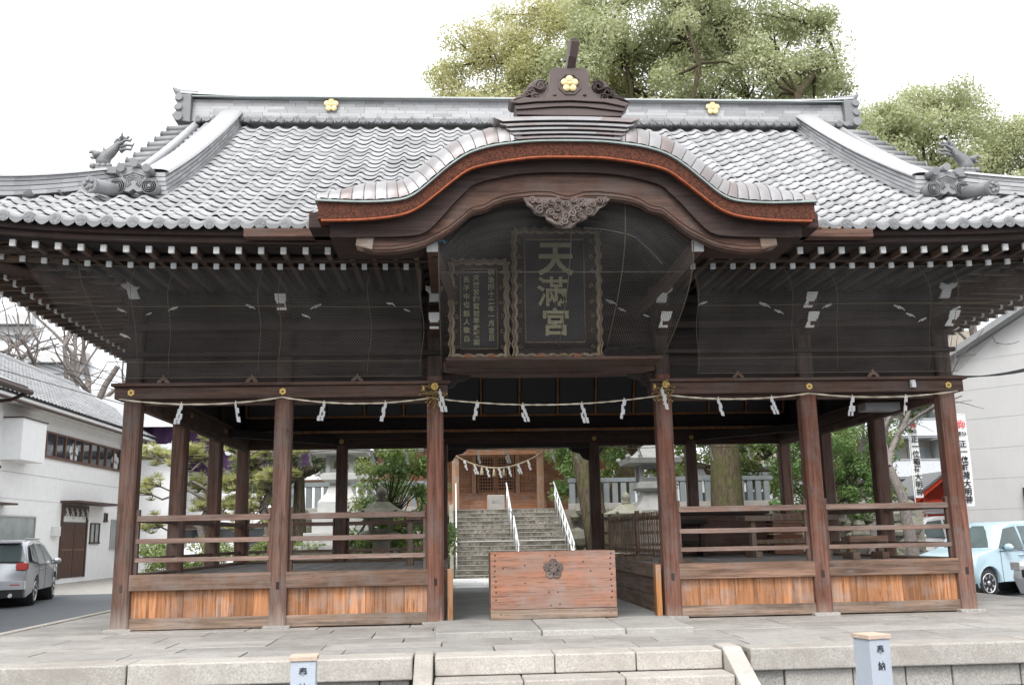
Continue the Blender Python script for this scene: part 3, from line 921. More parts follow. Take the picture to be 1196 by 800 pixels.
# inner ceiling and the row of dim painted panels under it
m = MB()
for k in range(20):
    a = -4.75 + 9.5 * k / 20
    m.bx(a + .003, a + .472, .1, 5.72, 3.92, 3.94)
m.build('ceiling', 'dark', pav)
cp = MB()
for k in range(7):
    yy = .8 + k * .72; cp.bx(-4.7, 4.7, yy - .03, yy + .03, 3.86, 3.918)
cp.build('ceiling_batten', 'dark', pav)
def painted(i, x, z0, z1, y0, y1):
    t = NT('dim_painting')
    tc = t.new('ShaderNodeTexCoord'); mp = t.new('ShaderNodeMapping'); t.link(tc.outputs['Object'], mp.inputs['Vector'])
    mp.inputs['Location'].default_value = (-(x), 0, -(z0 + .36 * (z1 - z0))); mp.inputs['Scale'].default_value = (1, 0, .8)
    n = t.noise(t.coord((1, 1, 1), False), 14, 4)
    ln = t.new('ShaderNodeVectorMath', operation='LENGTH'); t.link(mp.outputs[0], ln.inputs[0])
    d = t.math('MULTIPLY_ADD', n, .16, ln.outputs['Value'])
    hue = [(0.22, .30, .28), (.34, .28, .2), (.18, .26, .34), (.4, .37, .34), (.22, .3, .26)][i % 5]
    col = t.mix(t.ramp(d, [(.13, 1.0), (.24, 0.0)]), (.050, .048, .055), hue)
    t.done(col, .5)
    return t.m
for i in range(14):
    x = -4.35 + .67 * i
    m = MB(); m.add([(x - .30, 5.38, 3.04), (x + .30, 5.38, 3.04), (x + .30, 5.10, 3.86), (x - .30, 5.10, 3.86)], [(0, 1, 2, 3)])
    MT['tmp'] = painted(i, x, 3.04, 3.86, 5.38, 5.10)
    m.build('painted_panel', 'tmp', pav)
m = MB(); m.bx(-4.7, 4.7, 5.36, 5.42, 3.0, 3.035); m.bx(-4.7, 4.7, 5.36, 5.44, 2.74, 2.78)
m.build('panel_rail', 'orange_w', pav)
for i in range(15):
    m = MB(); m.bar((-4.685 + .67 * i, 5.37, 3.03), (-4.685 + .67 * i, 5.08, 3.87), .035, .03, 0); m.build('panel_batten', 'orange_w', pav)
m = MB(); m.bx(-4.7, 4.7, 5.45, 5.5, 2.72, 3.9); m.build('panel_backing', 'dark', pav)
# diagonal corner braces and hanging lamp box inside
for s in (-1, 1):
    m = MB(); m.bar((s * 4.7, 4.2, 2.63), (s * 3.2, 5.7, 2.63), .12, .12); m.build('corner_brace', 'dark', pav)
m = MB(); m.bx(4.05, 4.5, .5, .75, 2.42, 2.52); m.build('lamp_case', 'greymetal', pav, bevel=.01)
m = MB(); m.bx(4.33, 4.38, -.20, -.145, 2.60, 2.66); m.lathe([(.028, 0), (.034, .09)], (4.355, -.17, 2.60), 10); m.build('sensor_light', 'pale', pav)

# ------------------------------------------------------------------ roof
YE, XE = -1.9, 6.65
YB = PY[3] * 1.0 + 1.9
def hz(t): return 4.055 + .56 * t + .0223 * t * t
def liftf(q, t): return .26 * min(1, abs(q)) ** 6 * max(0, 1 - t / 2.6)
def S_front(a, t): return Vector((a, YE + t, hz(t) + liftf(a / XE, t)))
def S_back(a, t): return Vector((a, YB - t, hz(t) + liftf(a / XE, t)))
YM = (YE + YB) / 2; HY = (YB - YE) / 2
def S_left(a, t): return Vector((-XE + t, YM + a, hz(t) + liftf(a / HY, t)))
def S_right(a, t): return Vector((XE - t, YM + a, hz(t) + liftf(a / HY, t)))

GREEN = smooth_tab([(0, 4.70), (.3, 4.695), (.52, 4.675), (.75, 4.64), (.96, 4.57), (1.13, 4.46), (1.30, 4.31), (1.48, 4.155), (1.64, 4.09), (1.97, 4.07), (2.42, 4.085)])
KTH = .16
def kara_top(x): return interp(GREEN, x) + KTH

def smooth01(x): x = max(0, min(1, x)); return x * x * (3 - 2 * x)
def tile_prof(u):
    """S-shaped pantile: roll on the right third, shallow pan on the left"""
    u = u % 1.0
    if u < .62: return -.020 * math.sin(PI * u / .62)
    return .030 * math.sin(PI * (u - .62) / .38)
def tiles(S, a0, a1, t1, keep, name, step=.197, wid=.25, seg=8, cap=True, capskip=None):
    mb = MB()
    nc = int(round((a1 - a0) / wid)); nr = int(t1 / step)
    vs = []; fs = []; rr = []; ms = []
    for r in range(nr):
        ta, tb = r * step, (r + 1) * step
        for c in range(nc):
            ac = a0 + (c + .5) * wid
            if not keep(ac, ta + step / 2): continue
            rnd = random.random(); j = random.uniform(-.004, .004); jt = random.uniform(-.006, .006)
            b = len(vs)
            for k in range(seg + 1):
                u = k / seg; a = a0 + (c + u) * wid; p = tile_prof(u)
                lo = S(a, ta - .015 + jt); hi = S(a, tb + .01)
                nrm = Vector((0, 0, 1))
                vs.append(lo + nrm * (p * 1.1 + .024 + j)); vs.append(lo + nrm * (p * 1.1 + .050 + j)); vs.append(hi + nrm * (p * 1.1 + .003 + j))
            for k in range(seg):
                q = b + 3 * k
                fs.append((q, q + 3, q + 4, q + 1)); fs.append((q + 1, q + 4, q + 5, q + 2))
                rr += [rnd, rnd]; ms += [0, 0]
    mb.v = [tuple(v) for v in vs]; mb.f = fs; mb.r = rr; mb.m = ms; mb.sm = [i % 2 == 1 for i in range(len(fs))]
    if cap:
        for c in range(nc):
            a = a0 + (c + .81) * wid
            if not keep(a, .05) or (capskip and capskip(a)): continue
            p = S(a, -.03); d = (S(a, 0) - S(a, .3)).normalized(); ax = (S(a + .1, 0) - S(a - .1, 0)).normalized()
            up = Vector((0, 0, 1))
            # round end tile with plum crest, then the drooping crescent of the pan tile
            o = p + up * .012; n = 14
            ring = [o + (ax * math.cos(2 * PI * k / n) + up * math.sin(2 * PI * k / n)) * .056 for k in range(n)]
            b = [q + d * .012 for q in ring]; f = [q - d * .05 for q in ring]
            mb.add(b + f, [tuple(range(n))] + [(k, (k + 1) % n, (k + 1) % n + n, k + n) for k in range(n)], 1)
            for k in range(5):
                t = 2 * PI * k / 5 + PI / 2
                cc = o + d * .014 + (ax * math.cos(t) + up * math.sin(t)) * .028
                mb.add([cc + (ax * math.cos(q * PI / 3) + up * math.sin(q * PI / 3)) * .016 + d * .004 for q in range(6)], [tuple(range(6))], 1)
            a2 = a + wid * .5
            o = S(a2, -.035) + up * .018
            pr = [(-.085, .012), (-.05, -.006), (0, -.012), (.05, -.006), (.085, .012), (.06, -.035), (.025, -.062), (0, -.070), (-.025, -.062), (-.06, -.035)]
            F = [o + ax * x + up * z + d * .006 for x, z in pr]; B = [o + ax * x + up * z - d * .02 for x, z in pr]; n = len(pr)
            mb.add(F + B, [tuple(range(n)), tuple(range(n, 2 * n))[::-1]] + [(k, (k + 1) % n, (k + 1) % n + n, k + n) for k in range(n)], 1)
    return mb
XG = 5.15     # verge of the upper gable
def keep_front(a, t):
    y = YE + t
    lim = XE - t if t < XE - XG else XG
    if abs(a) > lim + .05: return False
    if abs(a) < 2.38 and hz(t) + .05 < kara_top(a): return False
    return True
def keep_back(a, t): return abs(a) <= (XE - t if t < XE - XG else XG) + .05
def keep_side(a, t): return abs(a) <= HY - t + .05
roof = tiles(S_front, -6.75, 6.75, 4.86, keep_front, 'r', capskip=lambda a: abs(a) < 2.42).build('tiled_roof_front', ['tile', 'tile_cap'], pav, fixn=False)
tiles(S_back, -6.75, 6.75, 4.86, keep_back, 'r', seg=5).build('tiled_roof_back', ['tile', 'tile_cap'], pav, fixn=False)
tiles(S_left, -HY, HY, 1.75, keep_side, 'r', seg=6).build('tiled_roof_side', ['tile', 'tile_cap'], pav, fixn=False)
tiles(S_right, -HY, HY, 1.75, keep_side, 'r', seg=6).build('tiled_roof_side', ['tile', 'tile_cap'], pav, fixn=False)
# watertight boarding just under the tiles
m = MB()
def deck(S, keep, a0, a1, t1, na=54, ntt=24):
    for i in range(na):
        for j in range(ntt):
            aa, ab = a0 + (a1 - a0) * i / na, a0 + (a1 - a0) * (i + 1) / na
            ta, tb = t1 * j / ntt, t1 * (j + 1) / ntt
            if keep((aa + ab) / 2, (ta + tb) / 2):
                z = Vector((0, 0, -.045))
                m.add([S(aa, ta) + z, S(ab, ta) + z, S(ab, tb) + z, S(aa, tb) + z], [(0, 1, 2, 3)], 0, .5)
deck(S_front, keep_front, -6.65, 6.65, 4.8); deck(S_back, keep_back, -6.65, 6.65, 4.8)
deck(S_left, keep_side, -HY, HY, 1.7, 40, 10); deck(S_right, keep_side, -HY, HY, 1.7, 40, 10)
m.build('roof_boarding', 'dark', pav)

# gable triangles
for s in (-1, 1):
    m = MB()
    tt = [1.45 + (4.8 - 1.45) * k / 10 for k in range(11)]
    pts = [(YE + t, hz(t) - .04) for t in tt] + [(YB - t, hz(t) - .04) for t in tt[::-1][1:]] + [(YB - 1.45, 4.6), (YE + 1.45, 4.6)]
    m.yz(pts, s * 4.98, s * 5.02); m.build('gable_wall', 'dark', pav)
    m = MB()
    for sg in (1, -1):
        top = [((YE + t) if sg > 0 else (YB - t), hz(t) - .02) for t in tt]
        bot = [(y, z - .22) for y, z in top[::-1]]
        m.yz(top + bot, s * 5.12, s * 5.17)
    m.build('gable_bargeboard', 'barge', pav)

# main ridge: stacked flat tiles, capping, plum-crest end tiles below, gold crests
rg = MB()
for k in range(7):
    z0 = 7.26 + .0555 * k; w2 = .17 - .008 * k
    x = -5.12
    while x < 5.12:
        l = random.uniform(.26, .34); x1 = min(x + l, 5.12)
        rg.bx(x + .002, x1 - .002, YM - w2, YM + w2, z0, z0 + .050); x = x1
def ridge_z(x): return 7.655 + .05 * (abs(x) / 5.2) ** 8
n = 60
rg.grid(lambda u, v: (-5.3 + 10.6 * u, YM + .21 * math.cos(PI * (1 - v)), ridge_z(-5.3 + 10.6 * u) + .075 * math.sin(PI * v) ** .8), n, 8, 0, .5)
rg.grid(lambda u, v: (-5.3 + 10.6 * u, YM - .21 + .42 * v, ridge_z(-5.3 + 10.6 * u) - .012), n, 1, 0, .5)
ridge = rg.build('main_ridge', ['tile_d'], pav)
m = MB()
m.bx(-5.25, 5.25, YM - .222, YM - .205, 7.648, 7.662)
m.build('ridge_edge_strip', 'verdigris', ridge)
m = MB(); x = -5.0
while x < 5.05:
    m.disc((x, YM - .235, 7.265), .052, .06, 'y', 14)
    for k in range(5):
        t = 2 * PI * k / 5 + PI / 2; m.disc((x + .026 * math.cos(t), YM - .268, 7.265 + .026 * math.sin(t)), .015, .008, 'y', 6)
    m.xz([(x + .05, 7.30), (x + .20, 7.30), (x + .18, 7.25), (x + .125, 7.225), (x + .07, 7.25)], YM - .25, YM - .21)
    x += .25
m.build('crest_tile_row', 'tile_cap', ridge)
def plum(mb, c, rad, th, m=0):
    for k in range(5):
        t = 2 * PI * k / 5 + PI / 2
        mb.ball((c[0] + rad * .60 * math.cos(t), c[1], c[2] + rad * .60 * math.sin(t)), rad * .42, th, rad * .42, 12, m)
    mb.ball((c[0], c[1] - th * .5, c[2]), rad * .26, th, rad * .26, 12, m)
for x in (-3.0, 3.0):
    m = MB(); plum(m, (x, YM - .185, 7.545), .115, .02); m.build('plum_crest', 'goldpaint', ridge)
for s in (-1, 1):   # ridge ends: stepped ornamental block with a swept horn
    m = MB()
    m.xz([(s * 5.12, 7.22), (s * 5.36, 7.26), (s * 5.40, 7.34), (s * 5.34, 7.40), (s * 5.38, 7.47), (s * 5.33, 7.53), (s * 5.37, 7.60), (s * 5.30, 7.67), (s * 5.12, 7.69)], YM - .24, YM + .24)
    for z, q in ((7.30, .07), (7.46, .055), (7.62, .06)):
        m.tube([(s * 5.30, YM - .27, z), (s * 5.30, YM + .27, z)], q, 10)
    m.tube([(s * 5.1, YM, 7.74), (s * 5.28, YM, 7.765), (s * 5.40, YM, 7.82), (s * 5.47, YM, 7.89)], [.10, .085, .055, .02], 10)
    m.build('ridge_end_tile', 'tile_cap', ridge, bevel=.006)
m = MB(); m.tube([(-.0, YM, 7.7), (0, YM, 7.72)], .01, 6)

# descending ridges, verge rolls, rake tiles, demon-face end tiles
def ridge_run(name, path, wds, h, layers, mat='tile_d', cap=.07, brick=False):
    m = MB(); P = [Vector(p) for p in path]
    for L_ in range(layers):
        f0 = h * L_ / layers; f1 = h * (L_ + 1) / layers - .010
        wd = wds * (1 - .05 * L_) + (.02 if L_ == 0 else 0)
        seg = 1
        for i in range(0, len(P) - 1):
            a, b = P[i], P[i + 1]; d = (b - a); hd = Vector((d.x, d.y, 0)).normalized(); sd = Vector((-hd.y, hd.x, 0))
            gap = .003 if brick else 0
            vs = [p + sd * q * wd / 2 + Vector((0, 0, f)) for p in (a + d * gap, b - d * gap) for q in (-1, 1) for f in (f0, f1)]
            m.add(vs, [(0, 1, 3, 2), (4, 6, 7, 5), (0, 4, 5, 1), (2, 3, 7, 6), (0, 2, 6, 4), (1, 5, 7, 3)], 0, None if brick else .5)
    # flat-topped capping with rolled edge
    sd = None
    def cf(u, v):
        x = u * (len(P) - 1); i = min(int(x), len(P) - 2); f = x - i
        p = P[i].lerp(P[i + 1], f); d = P[i + 1] - P[i]; hd = Vector((d.x, d.y, 0)).normalized(); s = Vector((-hd.y, hd.x, 0))
        a = PI * v
        return p + s * (-math.cos(a)) * wds * .56 + Vector((0, 0, h - .01 + cap * math.sin(a) ** .7))
    m.grid(cf, (len(P) - 1) * 2, 8, 0, .55)
    return m.build(name, mat, pav)
for s in (-1, 1):
    path = []
    for k in range(31):
        t = 4.70 - (4.70 - 1.22) * k / 30
        q = S_front(s * 4.52, t); q.z += .01 + .02 * (k / 30); path.append(q)
    dr = ridge_run('descending_ridge', path, .30, .27, 5, brick=True, cap=.05)
    pb = [Vector((p.x, 2 * YM - p.y, p.z)) for p in path]
    ridge_run('descending_ridge', pb, .30, .27, 5)
    for xx, rad in ((4.86, .062), (5.06, .062)):
        for f in (1, -1):
            m = MB(); m.tube([(s * xx, (YE + t) if f > 0 else (YB - t), hz(t) + .055) for t in [1.5 + 3.25 * k / 16 for k in range(17)]], rad, 8); m.build('verge_roll', 'tile', pav)
    for k in range(12):
        t = 1.55 + .27 * k
        for f in (1, -1):
            m = MB()
            y = (YE + t) if f > 0 else (YB - t)
            m.tube([(s * 5.08, y, hz(t) + .05), (s * 5.42, y, hz(t) + .02)], .06, 8)
            m.disc((s * 5.425, y, hz(t) + .02), .066, .02, 'x', 10)
            m.build('rake_tile', 'tile_cap', pav)
    # demon-face end tile
    oc = Vector((s * 4.62, -.80, 4.76))
    m = MB(); X = oc.x; Z = oc.z + .03
    body = [(-.20, .02), (-.17, .26), (-.205, .30), (-.10, .35), (0, .37), (.10, .35), (.205, .30), (.17, .26), (.20, .02), (.06, .0), (0, .045), (-.06, .0)]
    m.xz([(X + a, Z + b) for a, b in body], oc.y - .05, oc.y + .08)
    for c_ in (-.19, 0, .19):
        zz = Z + (.43 if c_ == 0 else .355)
        m.tube([(X + c_, oc.y - .10, zz), (X + c_, oc.y + .22, zz + .02)], .062, 12)
    for a0_, rads in ((0, (.055, .085, .115)),):
        for q in rads:
            pts = [(X + q * math.cos(t_) * (1.0), oc.y - .055, Z + .15 + q * .95 * math.sin(t_)) for t_ in [(-.25 + 1.5 * k / 14) * PI for k in range(15)]]
            m.tube(pts, .010, 6)
    for hand in (-1, 1):
        for q in (.045, .075, .105):
            m.lathe([(q, -.06), (q + .008, -.075), (q + .016, -.06)], (X + hand * .235, oc.y, Z + .085), 18, 0, 'y')
        m.tube([(X + hand * .235, oc.y - .055, Z + .085), (X + hand * .235, oc.y + .18, Z + .10)], .118, 14)
        m.ball((X + hand * .235, oc.y - .06, Z + .085), .035, .02, .035, 10)
        m.tube([(X - .16 * hand * 1, oc.y - .056, Z + .24), (X, oc.y - .056, Z + .30)], .012, 6)
        m.tube([(X - .14 * hand * 1, oc.y - .056, Z + .21), (X, oc.y - .056, Z + .26)], .008, 6)
    m.v = [(X + s * .07 + (v_[0] - X) * .74, oc.y + (v_[1] - oc.y) * .8, Z + (v_[2] - Z) * .76) for v_ in m.v]
    m.build('demon_face_tile', 'tile_cap', pav)
    # fat roll tile lying toward the corner with a crest disc
    m = MB(); a = Vector((s * 4.86, -.72, 4.83)); b = Vector((s * 5.05, -1.14, 4.76))
    m.tube([a, b], .078, 14)
    d = Vector((s * .25, -1, -.05)).normalized(); sdv = d.cross(Vector((0, 0, 1))).normalized(); up = sdv.cross(d)
    n = 16; m.add([b + d * .015 + (sdv * math.cos(2 * PI * k / n) + up * math.sin(2 * PI * k / n)) * .092 for k in range(n)] + [b - d * .03 + (sdv * math.cos(2 * PI * k / n) + up * math.sin(2 * PI * k / n)) * .092 for k in range(n)],
          [tuple(range(n))] + [(k, (k + 1) % n, (k + 1) % n + n, k + n) for k in range(n)])
    for k in range(5):
        t = 2 * PI * k / 5; c_ = b + d * .018 + (sdv * math.cos(t) + up * math.sin(t)) * .045
        m.ball(c_, .024, .024, .024, 8)
    m.build('corner_roll_tile', 'tile_cap', pav)
    # corner hip ridge
    for f in (1, -1):
        path = []
        for k in range(15):
            t = 1.60 - 1.66 * k / 14
            q = S_front(s * (XE - t), t)
            q.z += .02 + .12 * (k / 14) ** 4
            if f < 0: q.y = 2 * YM - q.y
            path.append(q)
        hr = ridge_run('corner_ridge', path, .20, .22, 4, brick=True, cap=.045)
    # mythical beast finial: scaly coiled body, open jaws outward, bushy tail curling up toward the ridge
    random.seed(31)
    base = Vector((s * 5.13, -.42, 5.24)); o = s
    m = MB()
    sp = [(.05, .00), (.07, .07), (.04, .14), (-.02, .19), (-.06, .24), (-.10, .30), (-.16, .33)]
    P = [base + Vector((o * a_, 0, b_)) for a_, b_ in sp]
    m.tube(P, [.075, .085, .075, .062, .05, .036, .018], 9)
    m.ball(base + Vector((o * .13, -.02, .15)), .062, .055, .045, 9)
    m.tube([base + Vector((o * .15, -.02, .17)), base + Vector((o * .20, -.03, .185)), base + Vector((o * .225, -.03, .17))], [.032, .022, .008], 6)
    m.tube([base + Vector((o * .15, -.02, .125)), base + Vector((o * .19, -.03, .11)), base + Vector((o * .21, -.03, .12))], [.028, .018, .008], 6)
    for k in range(26):      # mane and scales
        f = random.random(); i_ = min(int(f * 6), 5); p0 = P[i_].lerp(P[i_ + 1], f * 6 - i_)
        an = random.uniform(-1.2, 2.6); l = random.uniform(.035, .075)
        dv = Vector((o * math.cos(an), random.uniform(-.6, .1), math.sin(an))).normalized()
        m.tube([p0 + dv * .03, p0 + dv * (.05 + l * .5) + Vector((-o * .012, 0, .006)), p0 + dv * (.05 + l) + Vector((-o * .03, 0, .012))], [.022, .014, .003], 5)
    for zz, ln in ((.33, .11), (.27, .14), (.22, .12), (.36, .07)):
        q = base + Vector((-o * .12, 0, zz - .02))
        m.tube([q, q + Vector((-o * ln * .5, -.01, .03)), q + Vector((-o * ln, -.01, .02)), q + Vector((-o * (ln + .02), -.01, .05))], [.028, .02, .016, .010], 6)
    for k in range(4):
        m.ball(base + Vector((o * (-.02 + .06 * k), -.05, .0)), .045, .05, .04, 7)
    m.bx(base.x - .12, base.x + .12, base.y - .09, base.y + .09, base.z - .10, base.z - .02)
    m.build('beast_finial', 'tile_cap', pav)
# ------------------------------------------------------------------ eaves: fascia, rafters with white painted ends, soffit
def lift(q): return .26 * min(1, abs(q)) ** 6
def eave_strip(y0, y1, dz0, dz1, xa, xb, name, mat, n=40):
    """board following the curve of the front eave; front at y0.. back y1"""
    m = MB()
    P = []
    for i in range(n + 1):
        x = xa + (xb - xa) * i / n; l = lift(x / XE)
        P.append([(x, y0, dz0 + l), (x, y1, dz0 + l), (x, y1, dz1 + l), (x, y0, dz1 + l)])
    vs = [p for q in P for p in q]
    fs = [(4 * i + k, 4 * i + (k + 1) % 4, 4 * i + 4 + (k + 1) % 4, 4 * i + 4 + k) for i in range(n) for k in range(4)]
    fs += [(0, 1, 2, 3), (4 * n, 4 * n + 3, 4 * n + 2, 4 * n + 1)]
    m.add(vs, fs, 0, .5)
    return m.build(name, mat, pav)
SPANS = ((-XE + .1, -1.36), (1.36, XE - .1))
for xa, xb in SPANS:
    eave_strip(-1.86, -1.78, 3.955, 4.035, xa, xb, 'tile_batten', 'fascia')
    eave_strip(-1.80, -1.70, 3.895, 3.952, xa, xb, 'eave_fascia', 'fascia')
    eave_strip(-1.43, -1.33, 3.815, 3.845, xa + .25, xb - .0, 'rafter_plate', 'fascia')
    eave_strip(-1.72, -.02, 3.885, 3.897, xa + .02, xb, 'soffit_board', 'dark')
# back and side eaves
for s in (-1, 1):
    m = MB(); n = 30
    for (xo, xi, z0, z1) in ((6.61, 6.53, 3.955, 4.035), (6.55, 6.45, 3.895, 3.952), (6.47, 4.83, 3.885, 3.897)):
        P = []
        for i in range(n + 1):
            yv = YE + .12 + (YB - YE - .24) * i / n; l = lift((yv - YM) / HY)
            P.append([(s * xo, yv, z0 + l), (s * xi, yv, z0 + l), (s * xi, yv, z1 + l), (s * xo, yv, z1 + l)])
        vs = [p for q in P for p in q]
        m.add(vs, [(4 * i + k, 4 * i + (k + 1) % 4, 4 * i + 4 + (k + 1) % 4, 4 * i + 4 + k) for i in range(n) for k in range(4)] + [(0, 1, 2, 3), (4 * n, 4 * n + 3, 4 * n + 2, 4 * n + 1)], 0, .5)
    m.build('side_eave_fascia', 'fascia', pav)
m = MB(); m.bx(-6.5, 6.5, YB - .15, YB - .05, 3.9, 4.03); m.bx(-6.5, 6.5, PY[3], YB - .1, 3.885, 3.897); m.build('back_eave_fascia', 'fascia', pav)

RAFT = []
def rafter_front(x, y0, y1, z0, z1, w, h, name, end):
    l = lift(x / XE); m = MB()
    m.bar((x, y0 + .003, z0 + l), (x, y1, z1 + l), w, h, 0)
    # white painted end: a chamfered cap 2 mm proud
    m.bar((x, y0 - .002, z0 + l), (x, y0 + .030, z0 + l + (z1 - z0) * .03 / (y1 - y0)), w + .006, h + .006, 1)
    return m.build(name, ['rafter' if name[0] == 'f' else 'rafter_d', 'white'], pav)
x = -6.42; 
xs = [-6.45 + .2245 * k for k in range(60)]
for x in xs:
    if abs(x) < 1.44: continue
    rafter_front(x, -1.69, -.05, 3.845, 3.86, .050, .062, 'flying_rafter', 1)
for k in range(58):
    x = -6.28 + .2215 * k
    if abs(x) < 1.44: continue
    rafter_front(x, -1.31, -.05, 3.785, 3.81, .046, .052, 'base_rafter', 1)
for s in (-1, 1):
    for k in range(40):
        yv = YE + .35 + k * .2245
        if yv > YB - .3: break
        l = lift((yv - YM) / HY); m = MB()
        m.bar((s * 6.42, yv, 3.835 + l), (s * 4.85, yv, 3.86 + l), .055, .075, 0)
        m.bar((s * 6.424, yv, 3.835 + l), (s * 6.39, yv, 3.835 + l), .061, .081, 1)
        m.bar((s * 6.02, yv + .1, 3.765 + l), (s * 4.85, yv + .1, 3.80 + l), .055, .065, 0)
        m.bar((s * 6.024, yv + .1, 3.765 + l), (s * 5.99, yv + .1, 3.765 + l), .061, .07, 1)
        m.build('side_rafter', ['rafter_x', 'white'], pav)
    for f in (0, 1):
        y0, y1 = (.0, YE + .25) if f == 0 else (PY[3], YB - .25)
        m = MB()
        m.tube([(s * 4.8, y0, 3.80), (s * 5.5, (y0 + y1) / 2, 3.80), (s * 6.15, y1 * .86 + y0 * .14, 3.86), (s * 6.35, y1, 3.95)], [.09, .09, .08, .065], 4)
        m.build('hip_rafter', 'beam_y', pav)
m = MB()
for x in xs: m.bar((x, YB - .2, 3.845), (x, PY[3] + .05, 3.86), .052, .068)
o = m.build('back_rafters', 'rafter', pav); o['kind'] = 'stuff'

# ------------------------------------------------------------------ undulating gable (karahafu)
YF = -2.5
RED = smooth_tab([(0, 4.545), (.3, 4.54), (.52, 4.515), (.75, 4.475), (.96, 4.415), (1.12, 4.30), (1.29, 4.155), (1.46, 4.02), (1.65, 3.945), (1.98, 3.905), (2.36, 3.895)])
def curve_sheet(tab_lo, y0, tab_hi, y1, x1, mb, m=0, n=60, x0=None, r=.5):
    pass
def arc_x(xm, n): return [-xm + 2 * xm * i / n for i in range(n + 1)]
kg = thing
def band(lo, hi, y0, y1, xm, name, mat, n=96, lo2=None, par=pav):
    """solid band between two height curves, front y0, back y1"""
    m = MB(); vs = []
    for x in arc_x(xm, n):
        a, b = lo(x), hi(x)
        vs += [(x, y0, a), (x, y1, lo2(x) if lo2 else a), (x, y1, b), (x, y0, b)]
    fs = [(4 * i + k, 4 * i + (k + 1) % 4, 4 * i + 4 + (k + 1) % 4, 4 * i + 4 + k) for i in range(n) for k in range(4)]
    fs += [(0, 1, 2, 3), (4 * n, 4 * n + 3, 4 * n + 2, 4 * n + 1)]
    m.add(vs, fs, 0, .5)
    return m.build(name, mat, par)
fG = lambda x: interp(GREEN, x); fR = lambda x: interp(RED, x)
eb = band(lambda x: fR(x) + .022, fG, YF + .02, YF + .35, 2.40, 'bark_edge_band', 'bark_edge')
band(fR, lambda x: fR(x) + .016, YF + .015, YF + .055, 2.37, 'orange_edge', 'orange_lip', par=eb)
band(lambda x: fG(x) + .002, lambda x: fG(x) + .018, YF - .012, YF + .36, 2.43, 'verdigris_edge', 'verdigris', par=eb)
# metal verge: rounded rolls bent over the curve, one sheet after another
def vpt(x, v):
    """v 0..1 from the front edge up and over to the roof field"""
    a = PI * .5 * v
    dx = .01; sl = (fG(x + dx) - fG(x - dx)) / (2 * dx)
    nx, nz = -sl, 1.0; l = math.hypot(nx, nz); nx /= l; nz /= l
    h = .03 + .29 * math.sin(a); y = YF + .005 + .42 * (1 - math.cos(a)) 
    fade = min(1, max(.15, (2.46 - abs(x)) / .5))
    h = .03 + (h - .03) * (.35 + .65 * fade)
    return (x + nx * h * .75, y, fG(x) + nz * h)
m = MB()
s_len = 0; cuts = [0.0]; xx = 0.0; acc = 0
while xx < 2.43:
    nx_ = xx + .004; acc += math.hypot(.004, fG(nx_) - fG(xx)); xx = nx_
    if acc > .112: cuts.append(xx); acc = 0
cuts.append(2.43)
for s in (-1, 1):
    m = MB()
    for a, b in zip(cuts, cuts[1:]):
        if b <= .50: continue
        rr = random.random(); jz = random.uniform(-.002, .002)
        def f(u, v, a=a, b=b, s=s):
            p = vpt(s * (a + (b - a) * u), v); t = .008 * (1 - abs(2 * u - 1)) ** .5
            return (p[0], p[1] - .3 * t, p[2] + t + jz)
        m.grid(f, 4, 8, 0, rr)
    m.build('copper_verge', 'copper', pav)
# standing seam lines between verge sheets
for s in (-1, 1):
    m = MB()
    for b in cuts[3:-1]:
        m.tube([vpt(s * b, v / 8) for v in range(9)], .005, 5)
    m.build('verge_seam', 'crest', pav)
# roof field behind the verge running back into the tiled roof
m = MB()
def f(u, v):
    x = -2.43 + 4.86 * u; y0 = YF + .42; p = vpt(x, 1.0)
    return (p[0], y0 + v * 2.9, p[2] + .002)
m.grid(f, 96, 14, 0, .5)
for k in range(10):
    y = YF + .45 + .22 * k
    m.tube([(vpt(-2.4 + 4.8 * i / 60, 1)[0], y, vpt(-2.4 + 4.8 * i / 60, 1)[2] + .004) for i in range(61)], .008, 4, cap=False)
m.build('copper_roof_field', 'copper', pav)
# stepped ridge box over the middle of the gable
m = MB()
for k, (w0, w1, z0, z1) in enumerate([(.50, .53, 4.712, 4.742), (.53, .56, 4.762, 4.792), (.56, .60, 4.812, 4.842), (.59, .66, 4.862, 4.895), (.63, .72, 4.918, 4.965)]):
    yy = YF + .0 + .012 * k; sag = .02
    for i in range(12):
        a0_, a1_ = -1 + 2 * i / 12, -1 + 2 * (i + 1) / 12
        vs = []
        for a in (a0_, a1_):
            for (w_, z) in ((w0, z0), (w1, z1)):
                for y_ in (yy - .022 * (z == z0), yy + 1.9):
                    vs.append((a * w_, y_, z + sag * (1 - a * a)))
        m.add(vs, [(0, 1, 3, 2), (4, 6, 7, 5), (0, 4, 5, 1), (2, 3, 7, 6), (0, 2, 6, 4), (1, 5, 7, 3)], 0, (k * .37 + (i // 3) * .21) % 1)
    if True:
        for s in (-1, 1): m.tube([(s * w0, yy + .03, z0 + .0), (s * w1, yy - .01, z1 - .003)], .007, 5)
m.build('copper_ridge_box', 'copper', pav)
m = MB()
m.bx(-.48, .48, YF + .09, YF + 1.5, 4.70, 4.96); m.build('ridge_box_core', 'fascia', pav)

